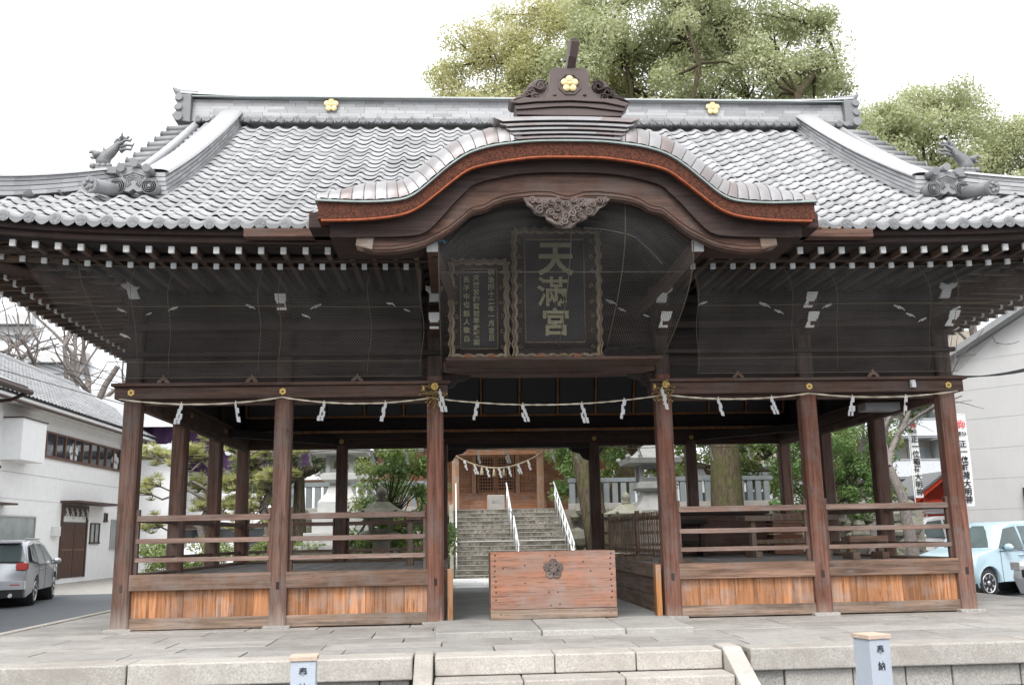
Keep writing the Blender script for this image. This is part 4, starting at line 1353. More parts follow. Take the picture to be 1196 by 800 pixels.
# wooden crest plate with gold plum flower
CY = YF + .10
k_ = lambda a, b: (.035 + (a - 521) / 742.0, 5.0 + (668 - b) / 742.0 * .96)
crest = MB()
base_o = [(118, 600), (130, 660), (900, 672), (915, 612), (800, 585), (640, 568), (521, 562), (400, 562), (260, 575)]
crest.xz([k_(*p) for p in [(130, 668), (120, 635), (400, 612), (521, 608), (640, 612), (912, 645), (900, 676)]], CY - .05, CY + .16)
crest.xz([k_(*p) for p in [(124, 633), (112, 602), (270, 582), (521, 570), (770, 582), (925, 612), (914, 641), (640, 607), (521, 603), (400, 607)]], CY - .07, CY + .16)
crest.xz([k_(*p) for p in [(70, 560), (90, 585), (150, 590), (270, 575), (521, 563), (770, 575), (880, 600), (925, 610), (955, 580), (925, 575), (860, 555), (800, 545), (521, 548), (250, 545), (180, 540), (110, 570)]], CY - .09, CY + .14)
crest.xz([k_(*p) for p in [(330, 560), (378, 430), (378, 310), (412, 277), (640, 277), (668, 312), (668, 430), (700, 500), (735, 560), (680, 548), (620, 565), (575, 548), (521, 562), (465, 548), (410, 562), (370, 550)]], CY - .05, CY + .10)
for mir_ in ((lambda a: a), (lambda a: 1042 - a)):
    crest.xz([k_(mir_(a), b) for a, b in [(360, 560), (365, 420), (345, 385), (300, 365), (255, 385), (225, 420), (185, 470), (180, 515), (150, 540), (100, 572), (160, 575)]], CY - .02, CY + .12)
cr_o = crest.build('gable_crest', 'crest', pav, bevel=.004)
m = MB()
for sx in (1, -1):
    m = MB()
    mir = (lambda a: a) if sx == 1 else (lambda a: 1042 - a)
    for (a, b, q, hd) in ((305, 430, 58, 1), (240, 480, 52, 1), (265, 525, 38, 1), (205, 500, 30, 1)):
        c = k_(mir(a), b)
        m.ball((c[0], CY + .0, c[1]), q / 792., .05, q / 792., 14)
        spiral(m, (c[0], CY - .052, c[1]), q / 792. * .88, 1.5, .0095, start=PI * (.2 if sx == 1 else .8), hand=sx)
    for (a, b, a2, b2) in ((200, 520, 80, 565), (215, 545, 110, 580), (200, 505, 120, 545)):
        p, q = k_(mir(a), b), k_(mir(a2), b2)
        m.tube([(p[0], CY - .05, p[1]), ((p[0] + q[0]) / 2, CY - .06, (p[1] + q[1]) / 2 + .008), (q[0], CY - .05, q[1])], [.022, .018, .006], 7)
    c = k_(mir(305), 430)
    m.tube([(k_(mir(350), 380)[0], CY, k_(350, 380)[1]), (k_(mir(290), 372)[0], CY, k_(290, 372)[1]), (k_(mir(240), 410)[0], CY, k_(240, 410)[1]), (k_(mir(190), 470)[0], CY, k_(190, 470)[1])], [.012, .022, .02, .012], 7)
    c = k_(mir(410), 505); m.ball((c[0], CY - .055, c[1]), .02, .008, .010, 8)
    m.build('cloud_scroll', 'crest', cr_o)
c0 = k_(522, 417)
oc_ = [(math.cos(PI / 8 + k * PI / 4), math.sin(PI / 8 + k * PI / 4)) for k in range(8)]
for k in range(8):
    a, b = oc_[k], oc_[(k + 1) % 8]
    m.bar((c0[0] + a[0] * .112, CY - .055, c0[1] + a[1] * .112), (c0[0] + b[0] * .112, CY - .055, c0[1] + b[1] * .112), .014, .012, 0, up=(0, 1, 0))
m.build('octagon_frame', 'crest', cr_o)
m = MB(); plum(m, (c0[0], CY - .058, c0[1]), .090, .022); m.build('plum_crest', 'goldpaint', cr_o)
m = MB()   # projecting horn above the crest
a = Vector((.055, CY + .05, 5.49)); b = Vector((.085, CY - .34, 5.70)); c = Vector((.10, CY - .42, 5.79))
m.bar((.045, CY + .06, 5.46), (.065, CY - .10, 5.62), .085, .10)
m.bar((.065, CY - .08, 5.60), (.08, CY - .15, 5.74), .085, .11)
m.tube([(.08, CY - .105, 5.74), (.08, CY - .165, 5.725)], .045, 10)
m.build('crest_horn', 'crest', cr_o, bevel=.006)
m = MB(); m.ball((-.03, CY - .02, 5.60), .014, .014, .014, 8); m.ball((.135, CY - .02, 5.60), .014, .014, .014, 8); m.build('horn_bolt', 'pale', cr_o)

# dark recess boards and gable board with carved lower edge
BT = smooth_tab([(0, 4.49), (.3, 4.485), (.58, 4.455), (.9, 4.37), (1.02, 4.27), (1.13, 4.155), (1.26, 4.0), (1.40, 3.87), (1.6, 3.835), (2.02, 3.825)])
fB = lambda x: interp(BT, x)
band(lambda x: fB(x) - .05, lambda x: fR(x) + .03, YF + .14, YF + .9, 2.30, 'gable_recess_board', 'fascia')
BLO = [(0, 4.155), (.05, 4.165), (.16, 4.20), (.3, 4.205), (.5, 4.185), (.64, 4.16), (.74, 4.12), (.80, 4.075), (.86, 4.055), (.93, 4.045), (.98, 4.01), (1.04, 3.955), (1.12, 3.885), (1.20, 3.825), (1.30, 3.77), (1.42, 3.71), (1.56, 3.67), (1.72, 3.645), (1.88, 3.645), (1.96, 3.66), (2.02, 3.70)]
fL = lambda x: interp(BLO, x)
gb = band(fL, lambda x: fB(x), YF + .20, YF + .30, 2.01, 'gable_board', 'barge', 120)
# moulding lines along the gable board
for off, rad in ((.022, .010), (.060, .007)):
    m = MB(); m.tube([(x, YF + .198, fL(x) + off) for x in arc_x(1.96, 110)], rad, 5); m.build('moulding', 'barge', gb)
m = MB(); m.tube([(x, YF + .198, fB(x) - .02) for x in arc_x(1.98, 90)], .012, 5); m.tube([(x, YF + .198, fB(x) - .055) for x in arc_x(1.98, 90)], .006, 5); m.build('moulding', 'barge', gb)
for s in (-1, 1):
    m = MB(); m.xz([(s * 1.90, 3.66), (s * 2.06, 3.70), (s * 2.045, 3.84), (s * 1.88, 3.83)], YF + .17, YF + .33); m.build('board_end', 'base', gb, bevel=.008)
    # front purlin behind the board end, running along the eave
    m = MB(); m.bx(s * 1.42 if s > 0 else -3.2, 3.2 if s > 0 else -1.42, -1.98, -1.86, 3.90, 3.99); m.build('eave_purlin', 'barge', pav, bevel=.006)
    m = MB(); m.bx(min(s * 2.2, s * 2.52), max(s * 2.2, s * 2.52), -2.26, -1.75, 3.90, 4.06); m.build('verge_block', 'fascia', pav, bevel=.01)
    # projecting support beam with white square end
    m = MB(); m.bx(s * 1.33 - .055, s * 1.33 + .055, -2.08, -.1, 3.72, 3.83)
    m.bx(s * 1.33 - .058, s * 1.33 + .058, -2.084, -2.06, 3.717, 3.833, 1)
    m.build('support_beam', ['barge', 'white'], pav)
    m = MB(); m.bx(s * 1.38 - .02, s * 1.38 + .02, -2.0, -.06, 3.83, 4.02); m.build('cheek_board', 'dark', pav)
    m = MB(); m.bar((s * 1.30, -1.9, 3.74), (s * 1.05, -.1, 3.52), .07, .09); m.build('diagonal_brace', 'beam_y', pav)
# curved ceiling under the gable with ribs
m = MB()
m.grid(lambda u, v: (-1.55 + 3.1 * u, YF + .28 + v * 2.45, fB(-1.55 + 3.1 * u) - .01), 50, 4, 0, .5)
gc = m.build('curved_ceiling', 'dark', pav)
for k in range(6):
    y = YF + .55 + k * .34
    m = MB(); m.tube([(x, y, fB(x) - .045) for x in arc_x(1.45, 40)], .028, 4, cap=False); m.build('ceiling_rib', 'dark', gc)
m = MB(); m.tube([(x, -.9, fB(x) - .14 + .03 * abs(x)) for x in [.35 + .02 * i for i in range(45)]], .006, 5); m.build('light_conduit', 'alum', gc)

# carved cloud pendant under the gable peak
m = MB()
yp = YF + .16
q_ = lambda a, b: (-.015 + (a - 600) / 1196 * 120 / 127.0, 4.195 - (b - 60) / 548 * 55 / 127.0)
outl = [(60, 62), (90, 120), (110, 170), (170, 210), (200, 270), (260, 300), (330, 305), (350, 360), (420, 400), (480, 445), (560, 465), (640, 455), (700, 430), (725, 385), (800, 360), (860, 325), (850, 300), (940, 295), (985, 240), (1000, 200), (1070, 180), (1110, 130), (1150, 75), (900, 70), (720, 66), (640, 95), (590, 105), (540, 90), (480, 66), (300, 62)]
m.xz([q_(*p) for p in outl], yp + .02, yp + .055)
po = m.build('cloud_pendant', 'carve', pav)
m = MB()
for (a, b, q, h) in [(170, 105, 46, 1), (330, 185, 46, -1), (265, 240, 60, 1), (400, 275, 58, -1), (490, 220, 50, 1), (585, 160, 46, 1), (720, 220, 58, -1), (580, 310, 60, 1), (660, 280, 50, -1), (575, 385, 50, 1), (680, 355, 36, -1), (870, 250, 56, 1), (915, 165, 46, -1), (1015, 115, 58, 1), (800, 175, 40, 1), (400, 130, 46, -1), (460, 330, 40, 1), (760, 310, 36, 1), (1090, 110, 34, 1), (690, 110, 36, 1), (250, 120, 38, -1), (500, 110, 34, 1), (800, 110, 32, -1), (520, 420, 34, -1)]:
    c = q_(a, b); rr = q * .00079
    m.ball((c[0], yp + .016, c[1]), rr * .9, .016, rr * .85, 10)
    spiral(m, (c[0], yp - .012, c[1]), rr * 1.0, 1.5, .009, start=random.uniform(0, 6), hand=h, n=14)
for pts in ([(340, 330), (430, 385), (520, 430)], [(350, 350), (440, 410), (540, 452)], [(700, 400), (770, 350), (850, 320)], [(110, 140), (160, 190), (200, 250)], [(950, 280), (990, 220), (1080, 160)], [(640, 445), (690, 410), (720, 370)]):
    m.tube([(q_(*p)[0], yp, q_(*p)[1]) for p in pts], [.006, .011, .005], 6)
m.build('cloud_curl', 'carve', po)

# hanging wire netting: left bay, right bay, centre arch. UV in metres for the hexagons
def net(fn, nu, nv, su, sv, name):
    m = MB(); m.grid(fn, nu, nv, 0, .5)
    uv = []
    for f in m.f:
        for vi in f:
            i, j = divmod(vi, nv + 1); uv += [su * i / nu, sv * j / nv]
    m.uv['uv'] = uv
    return m.build(name, 'net', pav, fixn=False)
def net_side(s):
    x0, x1 = 1.46, 5.62
    def f(u, v):
        top = Vector((s * (x0 + (x1 - x0) * u), -1.28, 3.775 + lift((x0 + (x1 - x0) * u) / XE)))
        xt = x0 + (x1 - x0) * u
        bx = (s * -1.12 + (xt + s * 1.12) * 1.107); bx = bx if bx < 4.4 else 4.4 + .53 * (1 - math.exp(-(bx - 4.4) / .53))
        bot = Vector((s * bx, -.20, 2.79))
        k = v
        p = top.lerp(bot, k)
        p.y = top.y + (bot.y - top.y) * (1 - math.cos(k * PI / 2)) ** 1.0 * 1.0 if True else p.y
        p.y += .03 * math.sin(9 * u + 2 * v) * math.sin(PI * v)
        p.x = top.x + (bot.x - top.x) * k
        return tuple(p)
    return f
for s in (-1, 1):
    f = net_side(s)
    no = net(f, 60, 24, 4.16, 1.5, 'wire_netting')
    m = MB()
    for v in (0.0, .38, .86, 1.0): m.tube([f(i / 40, v) for i in range(41)], .0035, 4)
    us = (.0, .245, .36, .61, .70) if s > 0 else (0, .13, .35, .40, .62, .72, .86)
    for u in us: m.tube([f(u + .006 * math.sin(7 * j / 12), j / 14) for j in range(15)], .0035, 4)
    m.build('netting_wire', 'wire', no)
def fc(u, v):
    x = -1.27 + 2.54 * u
    top = min(fL(x) + .02, 4.22); z = top + (2.84 - top) * v
    y = YF + .36 + (2.0) * (1 - math.cos(v * PI / 2)) ** 1.3
    return (x, y, z)
no = net(fc, 40, 26, 2.54, 1.9, 'wire_netting')
m = MB()
for v in (.50,): m.tube([(-1.27 + 2.54 * i / 20, fc(i / 20, .5)[1], 3.60) for i in range(21)], .005, 4)
for u in (.0, .52, .735, 1.0): m.tube([fc(u, j / 14) for j in range(15)], .005, 4)
m.build('netting_wire', 'wire', no)
m = MB(); m.tube([(-1.33, -2.10, 3.82), (-1.27, -2.13, 3.80), (-1.23, -2.12, 3.82), (-1.20, -2.12, 3.79)], .008, 5); m.build('blue_string', 'blueplastic', pav)

# ------------------------------------------------------------------ name plaques
def wavy_frame(mb, x0, x1, z0, z1, y, wdt, amp, nx, nz):
    def edge(p, q, n, nrm):
        P = []
        N = 8 * n
        for i in range(N + 1):
            t = i / N; w_ = amp * abs(math.sin(PI * n * t))
            P.append(Vector((p[0] + (q[0] - p[0]) * t + nrm[0] * w_, y, p[1] + (q[1] - p[1]) * t + nrm[1] * w_)))
        mb.tube(P, wdt / 2, 6)
        Q = [v_ + Vector((nrm[0] * wdt * .8 * -1, .005, nrm[1] * wdt * .8 * -1)) for v_ in P]
        mb.tube(Q, wdt / 3.4, 5)
    edge((x0, z1), (x1, z1), nx, (0, -1)); edge((x0, z0), (x1, z0), nx, (0, 1))
    edge((x0, z0), (x0, z1), nz, (1, 0)); edge((x1, z0), (x1, z1), nz, (-1, 0))
def plaque(name, label, x0, x1, z0, z1, ix0, ix1, iz0, iz1, cols, y0=-.62, lean=.10):
    base = Vector(((x0 + x1) / 2, y0, z0))
    t = thing(name, label, 'name plaque', tuple(base))
    t.rotation_euler = (lean, 0, 0)
    cx = base.x
    m = MB(); m.bx(x0 - cx + .03, x1 - cx - .03, .03, .06, .03, z1 - z0 - .03); m.build('board', 'board', t, local=True)
    m = MB()
    # flared frame: sloping boards between carved outer edge and inner border
    a = (ix0 - cx, ix1 - cx, iz0 - z0, iz1 - z0); b = (x0 - cx + .02, x1 - cx - .02, .02, z1 - z0 - .02)
    vi = [(a[0], .02, a[2]), (a[1], .02, a[2]), (a[1], .02, a[3]), (a[0], .02, a[3])]
    vo = [(b[0], -.05, b[2]), (b[1], -.05, b[2]), (b[1], -.05, b[3]), (b[0], -.05, b[3])]
    m.add(vi + vo, [(k, (k + 1) % 4, (k + 1) % 4 + 4, k + 4) for k in range(4)])
    m.build('flared_side', 'dark', t, local=True, fixn=False)
    m = MB()
    for p, q in zip([0, 1, 2, 3], [1, 2, 3, 0]): m.tube([vi[p], vi[q]], .009, 5)
    wavy_frame(m, b[0], b[1], b[2], b[3], -.06, .042, .022, max(3, int((x1 - x0) / .12)), max(5, int((z1 - z0) / .14)))
    n = int((z1 - z0) / .17)
    for i in range(n):
        for sx in (0, 1):
            xx = (b[0] + a[0]) / 2 if sx == 0 else (b[1] + a[1]) / 2
            zz = .14 + (z1 - z0 - .28) * i / (n - 1)
            spiral(m, (xx, -.035, zz), .028, 1.1, .006, start=i, hand=1 if i % 2 else -1, n=8)
    m.build('carved_frame', 'frame', t, local=True)
    for i, (xc, zt, txt, sz, line, bold) in enumerate(cols):
        lettering('lettering', '\n'.join(txt), sz, .006, 'letter', t, (xc - cx, .012, zt - z0), bold=bold, line=line, local=True)
    m = MB()
    for fx_ in (.3, .72):
        xx = b[0] + (b[1] - b[0]) * fx_
        m.xz([(xx - .055, -.03), (xx - .035, .045), (xx + .035, .045), (xx + .055, -.03)], -.10, -.04)
    m.build('bracket_clasp', 'verm', t, local=True, bevel=.006)
    return t
plaque('name_plaque', 'large dark plaque in a carved gilt frame reading three big characters', -.46, .54, 2.90, 4.38, -.315, .365, 3.09, 4.27,
       [(.04, 4.235, '天', .42, 1, .010), (.0, 3.82, '滿', .36, 1, .005), (.03, 3.46, '宮', .33, 1, .008)])
plaque('name_plaque', 'smaller dark plaque with three columns of small gilt characters, left of the large plaque', -1.17, -.51, 2.90, 4.02, -1.05, -.63, 3.02, 3.93,
       [(-.70, 3.92, '明治四十二年一月吉日', .074, 1.12, .002), (-.87, 3.86, '天満宮御寶前奉獻額面', .074, 1.10, .002), (-.98, 3.84, '氏子中世話人敬白', .074, 1.3, .002)])
m = MB(); m.bx(-1.22, 1.2, -.80, -.30, 2.86, 2.895); m.build('plaque_shelf', 'beam', pav, bevel=.006)
m = MB()
m.xz([(.55, 2.90), (1.18, 2.90), (1.15, 3.02), (1.0, 3.06), (.8, 3.02), (.62, 3.04), (.56, 2.98)], -.66, -.62)
for i in range(5): spiral(m, (.64 + .12 * i, -.665, 2.96 + .01 * (i % 2)), .04, 1.4, .006, start=i, hand=1 if i % 2 else -1)
m.build('carved_transom', 'dark', pav)

# ------------------------------------------------------------------ gold flowers and twigs at the centre posts
def ornament(x, label, seed):
    random.seed(seed)
    t = thing('gilded_branch_ornament', label, 'ornament', (x, -.2, 2.45))
    m = MB()
    cx, cy, cz = x, -.22, 2.66
    for k in range(8):
        a = 2 * PI * k / 8; m.ball((cx + .028 * math.cos(a), cy - .01, cz + .028 * math.sin(a)), .02, .014, .02, 8)
    m.ball((cx, cy - .03, cz), .022, .02, .022, 8)
    m.ball((cx - .13, cy, cz - .02), .018, .015, .03, 8)
    m.build('gold_flower', 'gold', t)
    m = MB()
    for k in range(26):
        a = random.uniform(0, 2 * PI); l = random.uniform(.05, .15)
        p = Vector((cx + random.uniform(-.06, .06), cy + random.uniform(-.02, .05), cz - .11 + random.uniform(-.08, .08)))
        q = p + Vector((math.cos(a) * l, random.uniform(-.03, .02), math.sin(a) * l * .8))
        m.tube([p, (p + q) / 2 + Vector((0, -.01, .015)), q], [.007, .006, .004], 5)
        m.ball(q, .012, .008, .012, 6)
    m.build('twig', 'brass', t)
    return t
ornament(-1.35, 'gilded flower and twigs with a paper strip, on the post left of the opening', 3)
ornament(1.35, 'gilded flower and twigs with a paper strip, on the post right of the opening', 5)
random.seed(11)

# ------------------------------------------------------------------ sacred ropes with zigzag paper streamers
def shide(mb, p, h, w=.05, tw=0.0, m=0):
    """one folded zigzag strip hanging from point p: each fold steps sideways and turns a little"""
    x, y, z = p; n = 4; sg = 1 if tw >= 0 else -1
    st = h / (n + .25); rot = random.uniform(-.5, .5)
    mb.bx(x - .005, x + .005, y - .003, y + .003, z - .02, z + .025, m)
    spread = random.random() < .4
    for k in range(n):
        for br in ((0,) if not spread or k < 2 else (-1, 1)):
            ox = sg * w * (.16 * k + (.14 if k % 2 else -.06)) + br * w * .36
            a = rot + (.5 if k % 2 else -.35)
            z1 = z - .005 - st * k + .004; z0 = z1 - st * 1.3; hw = w * (.30 if br else .38)
            ca, sa = math.cos(a), math.sin(a) * .6; sk = sg * w * .16
            vs = [(x + ox - hw * ca, y - hw * sa, z1), (x + ox + hw * ca, y + hw * sa, z1 - .004), (x + ox + hw * ca + sk, y + hw * sa, z0), (x + ox - hw * ca + sk, y - hw * sa, z0 + .006)]
            mb.add(vs, [(0, 1, 2, 3)], m)
def rope_line(pts, sag, n=14):
    P = []
    for a, b in zip(pts, pts[1:]):
        for i in range(n):
            t = i / n; v = Vector(a).lerp(Vector(b), t); v.z -= sag * 4 * t * (1 - t); P.append(v)
    P.append(Vector(pts[-1])); return P
def twisted(mb, P, rad, m=0):
    for ph in (0, PI):
        Q = []
        N = len(P); s_ = 0
        for i, p in enumerate(P):
            if i: s_ += (P[i] - P[i - 1]).length
            a = ph + s_ * 70
            Q.append(p + Vector((0, math.cos(a), math.sin(a))) * rad * .5)
        mb.tube(Q, rad * .62, 6, m)
yr = -.165
rope = thing('sacred_rope', 'thin straw rope with white zigzag paper streamers strung across the front posts', 'rope', (0, yr, 2.5))
rp = [(-4.93, yr, 2.555), (-3.10, yr, 2.56), (-1.40, yr, 2.535), (1.35, yr, 2.545), (3.08, yr, 2.545), (4.90, yr, 2.555)]
P = rope_line(rp[:3], .07, 24)[:-1] + rope_line(rp[2:4], .10, 40)[:-1] + rope_line(rp[3:], .06, 24)
m = MB(); twisted(m, P, .010); m.build('rope', 'rope', rope)
def zat(x): return min(P, key=lambda p: abs(p.x - x)).z
for i, x in enumerate([-4.23, -3.62, -2.62, -1.92, -.86, -.33, .36, .86, 1.98, 2.62, 3.60, 4.25]):
    m = MB(); shide(m, (x, yr - .012, zat(x)), random.uniform(.19, .23), .055, random.uniform(-1, 1)); m.build('paper_streamer', 'paper', rope, fixn=False)
for x in (-1.29, 1.30):
    m = MB(); shide(m, (x, yr - .09, 2.60), .24, .06, 0); m.build('paper_streamer', 'paper', rope, fixn=False)
yr = PY[3] + .16
rope = thing('sacred_rope', 'straw rope with faint paper streamers along the back posts of the pavilion', 'rope', (0, yr, 2.5))
rp2 = [(-4.9, yr, 2.5), (-3.1, yr, 2.52), (-1.35, yr, 2.52), (1.35, yr, 2.52), (3.1, yr, 2.52), (4.9, yr, 2.5)]
P2 = rope_line(rp2, .05, 14)
m = MB(); twisted(m, P2, .008); m.build('rope', 'rope', rope)
for x in (-4.3, -3.7, -2.6, -2.0, -.72, -.2, .62, 1.05, 2.2, 2.6, 3.5, 4.2):
    m = MB(); shide(m, (x, yr, 2.47), .24, .06, 0); m.build('paper_streamer', 'paper', rope, fixn=False)

# ------------------------------------------------------------------ offering box
ob = thing('offering_box', 'reddish wooden offering box with a carved plum crest and iron nails', 'offering box', (-.04, -.1, .055))
x0, x1, y0, y1 = -.74, .65, -.37, .25
m = MB()
m.bx(x0, x1, y0, y0 + .035, .165, .775); m.bx(x0, x1, y1 - .035, y1, .165, .775)
m.build('front_board', 'cedar_box', ob, bevel=.004)
for xa_, xb_ in ((x0 + .002, x0 + .035), (x1 - .035, x1 - .002)):
    m = MB(); m.bx(xa_, xb_, y0 + .036, y1 - .036, .165, .772); m.build('side_board', 'sill_y', ob, bevel=.004)
m = MB(); m.bx(x0 - .004, x1 + .004, y0 - .004, y1 + .004, .058, .160); m.build('base_plank', 'base', ob, bevel=.005)
m = MB()
for k in range(11):
    yy = y0 + .06 + k * .05; m.bx(x0 + .04, x1 - .04, yy, yy + .022, .69, .73)
m.bx(x0 + .037, x1 - .037, y0 + .037, y1 - .037, .3, .32)
m.build('coin_slat', 'sill', ob)
m = MB(); cxp = -.045
for k in range(5):
    t = 2 * PI * k / 5 + PI / 2
    m.lathe([(.052, 0), (.050, -.010), (.044, -.013)], (cxp + .062 * math.cos(t), y0 - .0, .585 + .062 * math.sin(t)), 16, 0, 'y')
m.lathe([(.045, 0), (.043, -.016), (.03, -.018)], (cxp, y0, .585), 14, 0, 'y')
for k in range(5):
    t = 2 * PI * k / 5 + PI / 2
    m.tube([(cxp + .02 * math.cos(t), y0 - .017, .585 + .02 * math.sin(t)), (cxp + .075 * math.cos(t), y0 - .015, .585 + .075 * math.sin(t))], .0045, 5)
m.build('plum_crest', 'carve', ob)
m = MB()
for z in (.74, .69, .63, .57, .52, .46, .40, .34, .27):
    for xx in (x0 + .05, x1 - .055):
        m.ball((xx + random.uniform(-.01, .01), y0 - .002, z + random.uniform(-.008, .008)), .011, .006, .009, 6)
for p in ((-.60, .60), (-.36, .63), (-.36, .44), (-.10, .34), (.0, .34), (.29, .66), (.37, .56), (-.08, .73), (-.02, .73), (-.08, .20), (.02, .21), (-.63, .11), (.58, .11)):
    m.ball((p[0], y0 - .003, p[1]), .008, .006, .008, 6)
m.build('iron_nail', 'black', ob)

# ------------------------------------------------------------------ stone marker posts in front
def marker(x, y, w_, ztop, rot, label, tsz):
    t = thing('marker_post', label, 'stone post', (x, y, -.45), rot)
    m = MB(); h = ztop - .03 + .45; m.bx(-w_ / 2, w_ / 2, -w_ / 2, w_ / 2, 0, h); m.build('shaft', 'marker', t, local=True, bevel=.004)
    c = w_ / 2 + .008
    m = MB(); m.bx(-c, c, -c, c, h + .001, h + .028); m.build('cap', 'panel_cap', t, local=True, bevel=.003)
    lettering('lettering', '奉', tsz, .0015, 'ink', t, (0, -w_ / 2 - .001, h - .035), bold=.0005, local=True)
    lettering('lettering', '納', tsz, .0015, 'ink', t, (0, -w_ / 2 - .001, h - .035 - tsz * 1.7), bold=.0005, local=True)
MT['panel_cap'] = paint('peach_mortar_cap', (0.50, 0.39, 0.31), 0.8, n=.15, scale=20)
marker(-2.02, -5.2, .145, .285, R(4), 'blue grey granite post with black characters and a peach cap, left of the steps', .052)
marker(1.42, -5.2, .150, .325, R(16), 'taller looking blue grey granite post with black characters, right of the steps', .056)
# ================================================================== TREES AND SHRUBS
def fast_mesh(name, V, nf, k, mats, rnd, parent, mi=None):
    """V (nf*k,3) numpy, polygons of k corners each"""
    me = bpy.data.meshes.new(name)
    me.vertices.add(nf * k); me.vertices.foreach_set('co', V.astype(np.float32).ravel())
    me.loops.add(nf * k); me.loops.foreach_set('vertex_index', np.arange(nf * k, dtype=np.int32))
    me.polygons.add(nf); me.polygons.foreach_set('loop_start', np.arange(0, nf * k, k, dtype=np.int32))
    try: me.polygons.foreach_set('loop_total', np.full(nf, k, dtype=np.int32))
    except Exception: pass
    for q in mats: me.materials.append(MT[q])
    if mi is not None: me.polygons.foreach_set('material_index', mi.astype(np.int32))
    at = me.attributes.new('rnd', 'FLOAT', 'FACE'); at.data.foreach_set('value', rnd.astype(np.float32))
    me.update(calc_edges=True)
    o = bpy.data.objects.new(name, me); COL.objects.link(o); o.parent = parent
    return o
def leaves(rng, C, rad, n, size, up=.3, flat=.75, shell=.55, asp=.5):
    """n leaf quads per clump; C (m,3) centres, rad (m,)"""
    m = len(C); N = m * n
    d = rng.normal(size=(N, 3)); d /= np.linalg.norm(d, axis=1)[:, None]
    r = rng.uniform(shell ** 2, 1, N) ** .5
    P = np.repeat(C, n, 0) + d * (r * np.repeat(rad, n))[:, None] * np.array([1, 1, flat])
    nrm = d * .6 + rng.normal(size=(N, 3)) * .55; nrm[:, 2] += up
    nrm /= np.linalg.norm(nrm, axis=1)[:, None]
    a = np.cross(nrm, rng.normal(size=(N, 3))); a /= np.linalg.norm(a, axis=1)[:, None]
    b = np.cross(nrm, a)
    s = size * rng.uniform(.6, 1.3, N)[:, None]
    V = np.stack([P - a * s, P - b * s * asp, P + a * s, P + b * s * asp], 1).reshape(-1, 3)
    cr = np.repeat(rng.uniform(0, 1, m), n) * .6 + rng.uniform(0, 1, N) * .4
    return V, N, cr
def clumps(rng, ells, n, rmin, rmax, inner=.55):
    w_ = np.array([e[1][0] * e[1][1] * e[1][2] for e in ells]) ** .67; w_ /= w_.sum()
    C = []; Rr = []
    while len(C) < n:
        e = ells[rng.choice(len(ells), p=w_)]
        d = rng.normal(size=3); d /= np.linalg.norm(d)
        r = rng.uniform(inner ** 2, 1) ** .5
        C.append(np.array(e[0]) + d * r * np.array(e[1])); Rr.append(rng.uniform(rmin, rmax))
    return np.array(C), np.array(Rr)
def limbs(mb, rng, base, fork, C, tr, nmain, twig=.02, sag=0.0, ext=True):
    """trunk to the fork, main limbs to the middle of groups of clumps, twigs on to each clump"""
    base = Vector(base); fork = Vector(fork)
    pts = [base, base.lerp(fork, .33) + Vector((rng.uniform(-.12, .12), 0, 0)) * (fork - base).length * .3, base.lerp(fork, .66), fork]
    pp = []
    for i in range(9):
        t = i / 8
        p = ((1 - t) ** 3) * pts[0] + 3 * (1 - t) ** 2 * t * pts[1] + 3 * (1 - t) * t * t * pts[2] + t ** 3 * pts[3]
        pp.append(p)
    mb.tube(pp, [tr * (1.25 - .55 * (i / 8) if i else 1.55) for i in range(9)], 12)
    idx = rng.choice(len(C), nmain, replace=False)
    mains = [Vector(C[i]) for i in idx]
    nodes = []
    for q in mains:
        mid = fork.lerp(q, .5) + Vector(rng.normal(size=3) * .12 * (q - fork).length) ; mid.z -= .06 * (q - fork).length
        P = []
        for i in range(8):
            t = i / 7; p = fork * (1 - t) ** 2 + mid * 2 * t * (1 - t) + q * t * t
            p += Vector(rng.normal(size=3) * .03 * (q - fork).length * (1 if 0 < i < 7 else 0))
            P.append(p)
        r0 = tr * rng.uniform(.38, .6)
        rr = [r0 * (1 - .82 * i / 7) + .012 for i in range(8)]
        mb.tube(P, rr, 8)
        nodes += [(P[i], rr[i]) for i in range(2, 8)]
    for c in C:
        q = Vector(c); n_ = min(nodes, key=lambda k: (k[0] - q).length_squared)
        mid = n_[0].lerp(q, .5) + Vector(rng.normal(size=3) * .1 * (q - n_[0]).length)
        mb.tube([n_[0], mid, q], [min(n_[1], twig * 1.8), twig, twig * .35], 5, cap=False)
def leafy(name, label, cat, base, fork, ells, tr, n, rad, per, size, mat, bark='trunk', seed=1, nmain=7, group=None, twig=.03, up=.3, asp=.5, shell=.3, flat=.75, inner=.5, leafn='crown', extra=None):
    rng = np.random.default_rng(seed)
    t = thing(name, label, cat, base, 0, group)
    C, Rr = clumps(rng, ells, n, rad[0], rad[1], inner)
    mb = MB(); limbs(mb, rng, base, fork, C, tr, nmain, twig)
    mb.build('trunk', bark, t, fixn=False)
    V, N, cr = leaves(rng, C, Rr, per, size, up, flat, shell, asp)
    V -= np.array(base)
    if isinstance(mat, str): mat = [mat]
    mi = (rng.integers(0, len(mat), len(C)).repeat(per)) if len(mat) > 1 else None
    fast_mesh(leafn, V, N, 4, mat, cr, t, mi)
    return t

